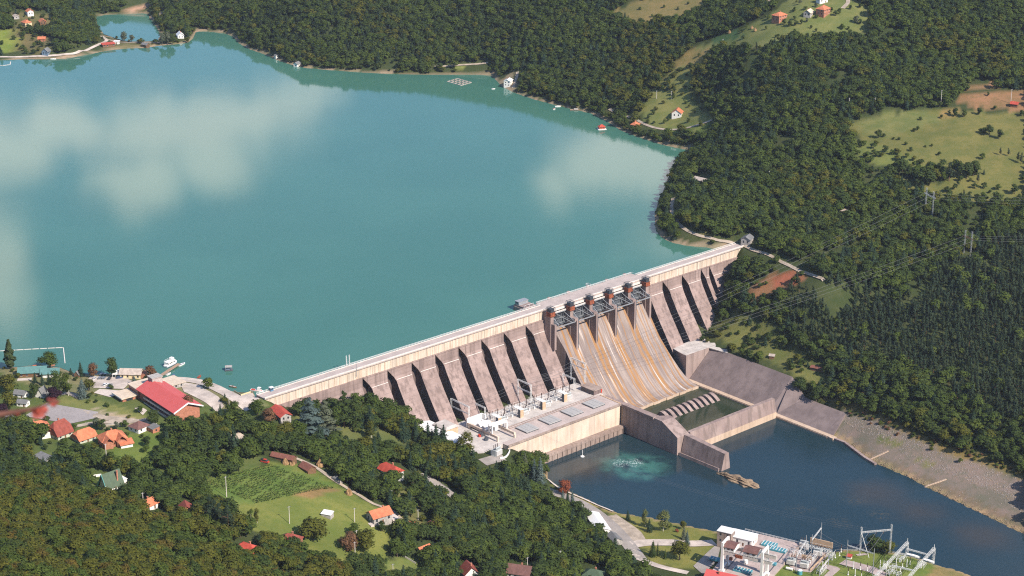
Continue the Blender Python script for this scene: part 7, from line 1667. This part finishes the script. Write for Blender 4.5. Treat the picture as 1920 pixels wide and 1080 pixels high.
patchy = np.sin(xx * .2) * np.sin(yy * .23) + r_.normal(size=n) * .35
ok_ = (inb & up_ & (patchy > -.55)) | (inb & (dr_ < 4) & (dr_ > -1.5)) | (inb & (r_.rand(n) < .05)); ii = np.where(ok_)[0]
me_ = bpy.data.meshes.new('bank_stones'); me_.from_pydata(np.stack([xx[ii], yy[ii], zz[ii]], 1).tolist(), [], [])
a = me_.attributes.new('size', 'FLOAT', 'POINT'); a.data.foreach_set('value', (r_.uniform(.32, .95, len(ii)) ** 1.5).astype(np.float32)); a = me_.attributes.new('which', 'INT', 'POINT'); a.data.foreach_set('value', np.where(dr_[ii] < 4, 3, r_.randint(0, 4, len(ii))).astype(np.int32)); a = me_.attributes.new('turn', 'FLOAT_VECTOR', 'POINT'); a.data.foreach_set('vector', (r_.rand(len(ii), 3) * 6.28).astype(np.float32).ravel())
o = bpy.data.objects.new('bank_stones', me_); COL.objects.link(o); tag(o, 'pale broken stones covering the right river bank', None, None, 'stuff')
ng = bpy.data.node_groups.new('stones', 'GeometryNodeTree'); ng.interface.new_socket('Geometry', in_out='INPUT', socket_type='NodeSocketGeometry'); ng.interface.new_socket('Geometry', in_out='OUTPUT', socket_type='NodeSocketGeometry')
gi = ng.nodes.new('NodeGroupInput'); go = ng.nodes.new('NodeGroupOutput'); ci = ng.nodes.new('GeometryNodeCollectionInfo'); ci.inputs['Collection'].default_value = st_; ci.inputs['Separate Children'].default_value = True; ci.inputs['Reset Children'].default_value = True
ip = ng.nodes.new('GeometryNodeInstanceOnPoints'); ip.inputs['Pick Instance'].default_value = True
for nm, ty, sk in (('which', 'INT', 'Instance Index'), ('size', 'FLOAT', 'Scale')):
    qn = ng.nodes.new('GeometryNodeInputNamedAttribute'); qn.data_type = ty; qn.inputs['Name'].default_value = nm; ng.links.new(qn.outputs['Attribute'], ip.inputs[sk])
qn = ng.nodes.new('GeometryNodeInputNamedAttribute'); qn.data_type = 'FLOAT_VECTOR'; qn.inputs['Name'].default_value = 'turn'; er = ng.nodes.new('FunctionNodeEulerToRotation'); ng.links.new(qn.outputs['Attribute'], er.inputs[0]); ng.links.new(er.outputs[0], ip.inputs['Rotation'])
ng.links.new(gi.outputs[0], ip.inputs['Points']); ng.links.new(ci.outputs[0], ip.inputs['Instance']); ng.links.new(ip.outputs[0], go.inputs[0])
md = o.modifiers.new('stones', 'NODES'); md.node_group = ng
q_ = [W(345.3, 181, 0)] + [bp(*p, -66.9) for p in ((1585, 829), (1602, 842), (1622, 857), (1642, 869))]
t = thing('bank_ledge', 'beige concrete ledge continuing along the waterline below the stony bank', 'ledge', (0, 0, 0)); mb = MB()
for a, b_ in zip(q_, q_[1:]): mb.bar((a[0], a[1], -67.6), (b_[0], b_[1], -67.6), 2.0, 1.7)
mb.build('ledge', mstain, t)
for a, b_, lab in (((1622, 868), (1666, 846), 'narrow concrete stair strip down the river bank, upper one'), ((1720, 922), (1775, 899), 'narrow concrete stair strip down the river bank, lower one')):
    p_, q_ = G(*a), G(*b_); t = thing('bank_steps', lab, 'steps', p_, 0, 'concrete strips down the river bank'); mb = MB(); n = 12
    for k in range(n):
        u, v = p_ + (q_ - p_) * k / n, p_ + (q_ - p_) * (k + .9) / n
        for w_ in (u, v): w_[2] = heights(np.array([w_[0]]), np.array([w_[1]]))[0] + .25
        mb.bar(u - p_, v - p_, 1.0, .5)
    mb.build('steps', mtide, t)
# ---------------------------------------------------------------- woods
NOTREE = [([(40, 828), (240, 835), (300, 858), (250, 888), (215, 872), (100, 858), (40, 850)], .22), ([(545, 782), (600, 792), (640, 800), (700, 812), (750, 820), (790, 822), (790, 850), (700, 848), (600, 832), (550, 815)], .06), ([(240, 850), (310, 835), (380, 805), (430, 815), (480, 845), (500, 868), (440, 885), (380, 915), (300, 925), (250, 900)], .36), ([(700, 905), (760, 915), (800, 950), (815, 1000), (760, 990)], .25),
 ([(-60, 640), (520, 640), (540, 775), (480, 800), (440, 790), (385, 800), (330, 800), (300, 850), (290, 880), (225, 885), (200, 835), (120, 840), (95, 850), (60, 800), (-60, 800)], .07),
 ([(375, 915), (470, 875), (505, 845), (560, 855), (600, 872), (650, 910), (705, 942), (735, 965), (755, 985), (725, 995), (740, 1010), (735, 1060), (640, 1075), (560, 1040), (480, 1010), (400, 945)], .0),
 ([(160, 885), (190, 880), (245, 900), (250, 930), (205, 945), (165, 935)], 0), ([(50, 840), (110, 850), (115, 885), (60, 885)], .06),
 ([(1010, 885), (1110, 940), (1345, 990), (1400, 1010), (1860, 1060), (1860, 1200), (1270, 1150), (1200, 1062), (1165, 1035), (1090, 960), (1010, 920)], 0),
 ([(895, 815), (960, 850), (985, 880), (950, 880), (895, 870)], 0), ([(780, 775), (905, 800), (905, 850), (870, 852), (790, 822)], 0),
 ([(1585, 235), (1650, 210), (1740, 203), (1800, 200), (1930, 200), (1930, 350), (1840, 350), (1780, 330), (1700, 310), (1620, 280)], .0),
 ([(1600, 262), (1640, 270), (1720, 300), (1740, 330), (1640, 325), (1595, 300)], .2), ([(1680, 330), (1760, 345), (1800, 325), (1930, 325), (1930, 385), (1820, 385), (1700, 365)], .11),
 ([(1790, 188), (1820, 168), (1930, 168), (1930, 205), (1760, 220)], 0), ([(1810, 160), (1880, 150), (1870, 164), (1815, 172)], 0),
 ([(1275, 112), (1300, 85), (1350, 68), (1400, 45), (1440, 26), (1480, -8), (1600, -8), (1632, 20), (1630, 66), (1580, 76), (1490, 76), (1420, 96), (1350, 92), (1310, 110)], .03),
 ([(1260, 122), (1290, 96), (1345, 90), (1310, 130)], .03), ([(1130, 30), (1180, 5), (1230, -10), (1340, -10), (1320, 18), (1260, 42), (1190, 48)], .03),
 ([(1195, 222), (1225, 175), (1262, 165), (1300, 175), (1335, 222), (1330, 250), (1240, 246)], .04), ([(1255, 122), (1305, 110), (1295, 180), (1225, 175)], .24),
 ([(1400, 540), (1440, 510), (1510, 500), (1515, 525), (1450, 562), (1410, 578)], .14), ([(1330, 612), (1380, 585), (1450, 618), (1545, 690), (1565, 730), (1490, 712), (1430, 680), (1370, 660), (1320, 660)], .2),
 ([(1500, 725), (1570, 760), (1660, 786), (1760, 838), (1860, 872), (1930, 890), (1930, 1100), (1560, 830)], 0),
 ([(-60, 56), (30, 56), (100, 72), (110, 112), (-60, 116)], .12), ([(15, 15), (100, 25), (98, 60), (30, 60)], .2), ([(185, 62), (345, 62), (360, 90), (180, 100)], .12),
 ([(935, 146), (965, 130), (978, 168), (960, 178), (940, 168)], 0), ([(1255, 372), (1290, 430), (1385, 458), (1400, 440), (1420, 445), (1420, 468), (1330, 462), (1250, 420)], .25), ([(1380, 440), (1425, 440), (1425, 475), (1375, 475)], 0),
 ([(1295, 330), (1335, 330), (1340, 352), (1295, 350)], 0), ([(1425, 655), (1470, 655), (1480, 700), (1430, 690)], 0), ([(225, 15), (282, 5), (282, 28), (225, 28)], 0), ([(295, 22), (312, 15), (312, 34), (296, 38)], 0),
 ([(700, 868), (765, 868), (770, 905), (705, 905)], 0), ([(500, 755), (548, 765), (548, 790), (500, 785)], 0), ([(1090, 945), (1150, 965), (1160, 1005), (1100, 990)], 0),
 ([(255, 935), (290, 935), (292, 965), (255, 962)], 0), ([(335, 938), (362, 938), (365, 972), (335, 968)], 0), ([(440, 1010), (490, 1010), (490, 1045), (440, 1042)], 0), ([(520, 990), (575, 990), (575, 1028), (520, 1028)], 0),
 ([(860, 1055), (900, 1055), (900, 1110), (860, 1110)], 0), ([(945, 1055), (1010, 1055), (1010, 1110), (945, 1110)], 0), ([(1080, 1060), (1140, 1060), (1150, 1110), (1080, 1110)], 0), ([(785, 885), (860, 920), (870, 945), (800, 905)], .0),
 ([(735, 975), (815, 970), (815, 1000), (735, 1000)], .05), ([(785, 1020), (830, 1020), (830, 1050), (785, 1050)], 0), ([(430, 815), (480, 820), (485, 842), (430, 835)], .0), ([(720, 1050), (790, 1042), (800, 1080), (720, 1090)], .05)]
ZPINE = [(1465, 545), (1530, 525), (1600, 540), (1700, 560), (1760, 505), (1940, 430), (2080, 420), (2080, 800), (1860, 800), (1780, 740), (1690, 690), (1560, 660), (1480, 620)]
ZOLIVE = [(-150, 925), (60, 905), (160, 935), (330, 960), (450, 1010), (560, 1045), (660, 1085), (660, 1350), (-150, 1350)]
ZFARPINE = [(560, 118), (880, 120), (900, 60), (1000, 100), (1000, -120), (300, -120), (420, 40), (470, 85)]
ZSPRUCE = [(640, 790), (830, 830), (900, 880), (980, 900), (1020, 950), (900, 960), (760, 880), (640, 840)]
ZDRY = [(1220, 20), (1330, 120), (1320, 260), (1120, 190), (1150, 80)]
rs = np.random.RandomState(11)
step = 3.9
cx, cy = np.meshgrid(np.arange(-760, 860, step), np.arange(690, 2330, step))
cx = (cx + rs.uniform(-.5, .5, cx.shape) * step).ravel(); cy = (cy + rs.uniform(-.5, .5, cy.shape) * step).ravel()
cz = grid_h(cx, cy)
px, py, w = proj(np.stack([cx, cy, cz], 1))
ok = (px > -140) & (px < 2060) & (py > -110) & (py < 1230) & (w > 400)
cx, cy, cz, px, py, w = (a[ok] for a in (cx, cy, cz, px, py, w))
u01 = rs.rand(len(cx)); keep = np.ones(len(cx))
zp_ = inpoly(px, py, ZPINE); zo = inpoly(px, py, ZOLIVE); zf = inpoly(px, py, ZFARPINE); zs = inpoly(px, py, ZSPRUCE); zd = inpoly(px, py, ZDRY)
gapn = np.sin(cx * .045 + 1) * np.sin(cy * .038) + np.sin(cx * .11 - cy * .07) * .6
keep[:] = np.where(zp_, .86, np.where(zo, .62, np.where(zf, .85, .68)))
keep *= np.where(gapn > 1.15, .35, 1)
for poly, dn_ in NOTREE:
    keep[inpoly(px, py, poly)] = dn_
dl = np.minimum(sdist(cx, cy, LAKE), sdist(cx, cy, INLET)); dr = sdist(cx, cy, RIVER)
keep[(dl < 2.2) | (dr < 2.5)] = 0
s, v = L(np.stack([cx, cy], 1))
keep[(s > -4) & (s < 446) & (v > -14) & (v < 4)] = 0
face_v = .5 + np.maximum(-12 - cz, 0) * .69
keep[(s > 0) & (s < 445) & (v > -14) & (v < face_v + 2.5)] = 0
keep[(s > 105) & (s < 346) & (v > -14) & (v < 79)] = 0
keep[(s > 240) & (s < 382) & (v > -14) & (v < 175)] *= np.where(s[(s > 240) & (s < 382) & (v > -14) & (v < 175)] < 373, 0, 1)
for q, hw in ROADS:
    near = (cx > q[:, 0].min() - 12) & (cx < q[:, 0].max() + 12) & (cy > q[:, 1].min() - 28) & (cy < q[:, 1].max() + 12)
    if near.any():
        ln_ = [tuple(a) for a in q]; kk = keep[near]; kk[segdist(cx[near], cy[near], ln_, False) < hw + 1.4] = 0
        for off in (5, 9, 13): kk[(segdist(cx[near], cy[near] + off, ln_, False) < hw + 2.5) & (u01[near] > .12)] = 0
        keep[near] = kk
for poly in PAVED:
    keep[inpoly(cx, cy, poly)] = 0
for x, y, r in EXC:
    keep[(cx - x) ** 2 + (cy - y) ** 2 < r * r] = 0
ok = u01 < keep
cx, cy, cz, px, py, w, s, v = (a[ok] for a in (cx, cy, cz, px, py, w, s, v))
zp_, zo, zf, zs, zd = (a[ok] for a in (zp_, zo, zf, zs, zd))
n = len(cx); u1 = rs.rand(n); u2 = rs.rand(n)
patch = np.sin(cx * .021 + 2) * np.sin(cy * .017 + .5) + .7 * np.sin(cx * .05 + cy * .043)
kind = np.full(n, 'dark', dtype=object)
kind[u1 > .42] = 'mid'; kind[(u1 > .93)] = 'olive'
kind[(patch > .95) & (u1 > .55)] = 'olive'; kind[(patch < -.6) & (u1 < .75)] = 'dark'; kind[(np.sin(cx * .033 + 1.7) * np.sin(cy * .029 + cx * .012) > .62) & (u1 > .25)] = 'mid'
kind[(u2 < .13) & (patch < .2)] = 'spruce'
kind[zp_] = 'pine'; kind[zp_ & (u2 > .965)] = 'mid'
kind[zf & (u2 < .35)] = 'pine'
kind[zo] = 'olive'; kind[zo & (u1 < .34)] = 'mid'; kind[zo & (u1 > .92)] = 'autumn'; kind[zo & (u1 < .1)] = 'dark'
kind[zs & (u2 < .3)] = 'spruce'; kind[zd & (u1 > .5)] = 'olive'
hgt = (5.2 + 5.4 * rs.beta(1.6, 1.5, n) + np.where(rs.rand(n) > .93, 2.5, 0)) * np.where(zp_, 1.12, 1) * np.where(kind == 'spruce', 1.25, 1)
lefty = (px < 1250) & (py > 600)
hgt[lefty] *= np.where(zo[lefty], .98, 1.12)
sparse = keep[ok] < .1
hgt[sparse] *= .45; hgt[(keep[ok] >= .1) & (keep[ok] < .25)] *= .6
small = (dl[ok] < 8); hgt[small] *= .72
big = hgt * FPX / w
is_pine = kind == 'pine'; is_spr = kind == 'spruce'
order = np.argsort(-big)
vis = (px > -20) & (px < 1940) & (py > -10) & (py < 1130)
single = {}
for i in order:
    if not vis[i]: continue
    c = 'pine' if is_pine[i] else 'spruce' if is_spr[i] else 'broad'
    lim = {'pine': 200, 'spruce': 120, 'broad': 160}[c]
    l_ = single.setdefault(c, [])
    if len(l_) < lim: l_.append(i)
LAB = {'olive': ('olive green leafy tree in the wood on the near hillside', 'olive trees of the near wood'), 'autumn': ('leafy tree turning brown in the wood on the near hillside', 'browning trees of the near wood'),
       'mid': ('bright green leafy tree in the woods below the dam village', 'green trees of the near woods'), 'dark': ('dark green leafy tree in the woods below the dam village', 'dark leafy trees of the near woods')}
taken = np.zeros(n, bool)
for c, ids in single.items():
    for i in ids:
        taken[i] = True
        p_ = (cx[i], cy[i], cz[i] - .1)
        if c == 'pine': t = tree('pine_tree', 'pine', 'pine', p_, hgt[i], 'dark narrow pine in the plantation on the right bank', 'tree', 'pines of the plantation', n=260)
        elif c == 'spruce': t = tree('spruce_tree', 'spruce', 'spruce', p_, hgt[i], 'dark green pointed spruce standing among the leafy trees', 'tree', 'spruces among the leafy woods', n=420)
        else: t = tree('leafy_tree', 'broad', kind[i], p_, hgt[i], LAB[kind[i]][0], 'tree', LAB[kind[i]][1], n=820, wide=rs.uniform(1.15, 1.55))
# the rest of the woods: one object
protos = bpy.data.collections.new('tree_kinds'); names = []
def proto(nm, kind_, leaf, seed, n_):
    V, F, N1 = crown_data(kind_, seed, n_); V2, F2 = trunk_data(kind_, seed); o_ = len(V)
    bark = mpinebark if kind_ in ('pine', 'spruce') else mbark
    me_ = mesh_from(nm, np.concatenate([V, V2]), list(F) + [tuple(int(k) + o_ for k in f) for f in F2], [LEAF[leaf], bark], [0] * len(F) + [1] * len(F2), np.concatenate([N1, (V2 * (1, 1, 0) + (.02, 0, .05)) / np.linalg.norm(V2 * (1, 1, 0) + (.02, 0, .05), axis=1)[:, None]]))
    ob = bpy.data.objects.new(nm, me_); protos.objects.link(ob); names.append(nm)
kinds = ['dark', 'mid', 'olive', 'autumn', 'pine', 'spruce']
for ki, k in enumerate(kinds):
    for sd_ in range(5):
        kd = 'pine' if k == 'pine' else 'spruce' if k == 'spruce' else 'broad'
        proto(f'kind_{ki}{sd_}', kd, k, sd_ + 5, 400 if kd == 'broad' else 230)
rest = ~taken
def mass(name, sel, label):
    ii = np.where(sel)[0]
    me_ = bpy.data.meshes.new(name); me_.from_pydata(np.stack([cx[ii], cy[ii], cz[ii] - .15], 1).tolist(), [], [])
    base = np.where(is_pine[ii], 10.4, np.where(is_spr[ii], 9.9, 9.2)); k = hgt[ii] / base; wd_ = k * np.where(is_pine[ii], rs.uniform(.9, 1.15, len(ii)), rs.uniform(1.15, 1.6, len(ii)))
    a = me_.attributes.new('size', 'FLOAT_VECTOR', 'POINT'); a.data.foreach_set('vector', np.stack([wd_, wd_, k], 1).astype(np.float32).ravel())
    a = me_.attributes.new('turn', 'FLOAT_VECTOR', 'POINT'); a.data.foreach_set('vector', np.stack([0 * k, 0 * k, rs.rand(len(ii)) * 6.28], 1).astype(np.float32).ravel())
    a = me_.attributes.new('which', 'INT', 'POINT'); a.data.foreach_set('value', np.array([kinds.index(kind[i]) * 5 + rs.randint(5) for i in ii], np.int32))
    o = bpy.data.objects.new(name, me_); COL.objects.link(o); tag(o, label, None, None, 'stuff')
    ng = bpy.data.node_groups.new(name, 'GeometryNodeTree')
    ng.interface.new_socket('Geometry', in_out='INPUT', socket_type='NodeSocketGeometry'); ng.interface.new_socket('Geometry', in_out='OUTPUT', socket_type='NodeSocketGeometry')
    gi = ng.nodes.new('NodeGroupInput'); go = ng.nodes.new('NodeGroupOutput'); ci = ng.nodes.new('GeometryNodeCollectionInfo')
    ci.inputs['Collection'].default_value = protos; ci.inputs['Separate Children'].default_value = True; ci.inputs['Reset Children'].default_value = True
    ip = ng.nodes.new('GeometryNodeInstanceOnPoints'); ip.inputs['Pick Instance'].default_value = True
    def attr(nm, ty):
        q = ng.nodes.new('GeometryNodeInputNamedAttribute'); q.data_type = ty; q.inputs['Name'].default_value = nm; return q.outputs['Attribute']
    e2r = ng.nodes.new('FunctionNodeEulerToRotation'); lk = ng.links.new
    lk(gi.outputs[0], ip.inputs['Points']); lk(ci.outputs[0], ip.inputs['Instance']); lk(attr('which', 'INT'), ip.inputs['Instance Index'])
    lk(attr('turn', 'FLOAT_VECTOR'), e2r.inputs[0]); lk(e2r.outputs[0], ip.inputs['Rotation']); lk(attr('size', 'FLOAT_VECTOR'), ip.inputs['Scale'])
    lk(ip.outputs[0], go.inputs[0])
    md = o.modifiers.new('trees', 'NODES'); md.node_group = ng
    print(name, len(ii)); return o
mass('mixed_forest', rest & ~is_pine, 'mixed green woods covering the hillsides')
mass('pine_forest', rest & is_pine, 'dark pine plantation covering the right bank')
print('singles', {c: len(v_) for c, v_ in single.items()})
# ---------------------------------------------------------------- air
mb = MB(); mb.box(-3900, 3900, -900, 5600, -95, 640)
hz = mb.build('haze', newmat('air')[0]); tag(hz, kind='stuff')
m = hz.data.materials[0]; nt = m.node_tree; nt.nodes.remove(nt.nodes['Principled BSDF'])
pv = nt.nodes.new('ShaderNodeVolumePrincipled'); pv.inputs['Color'].default_value = (.80, .88, 1.0, 1); pv.inputs['Density'].default_value = .000032; pv.inputs['Anisotropy'].default_value = .2
nt.links.new(pv.outputs[0], nt.nodes['Material Output'].inputs['Volume'])
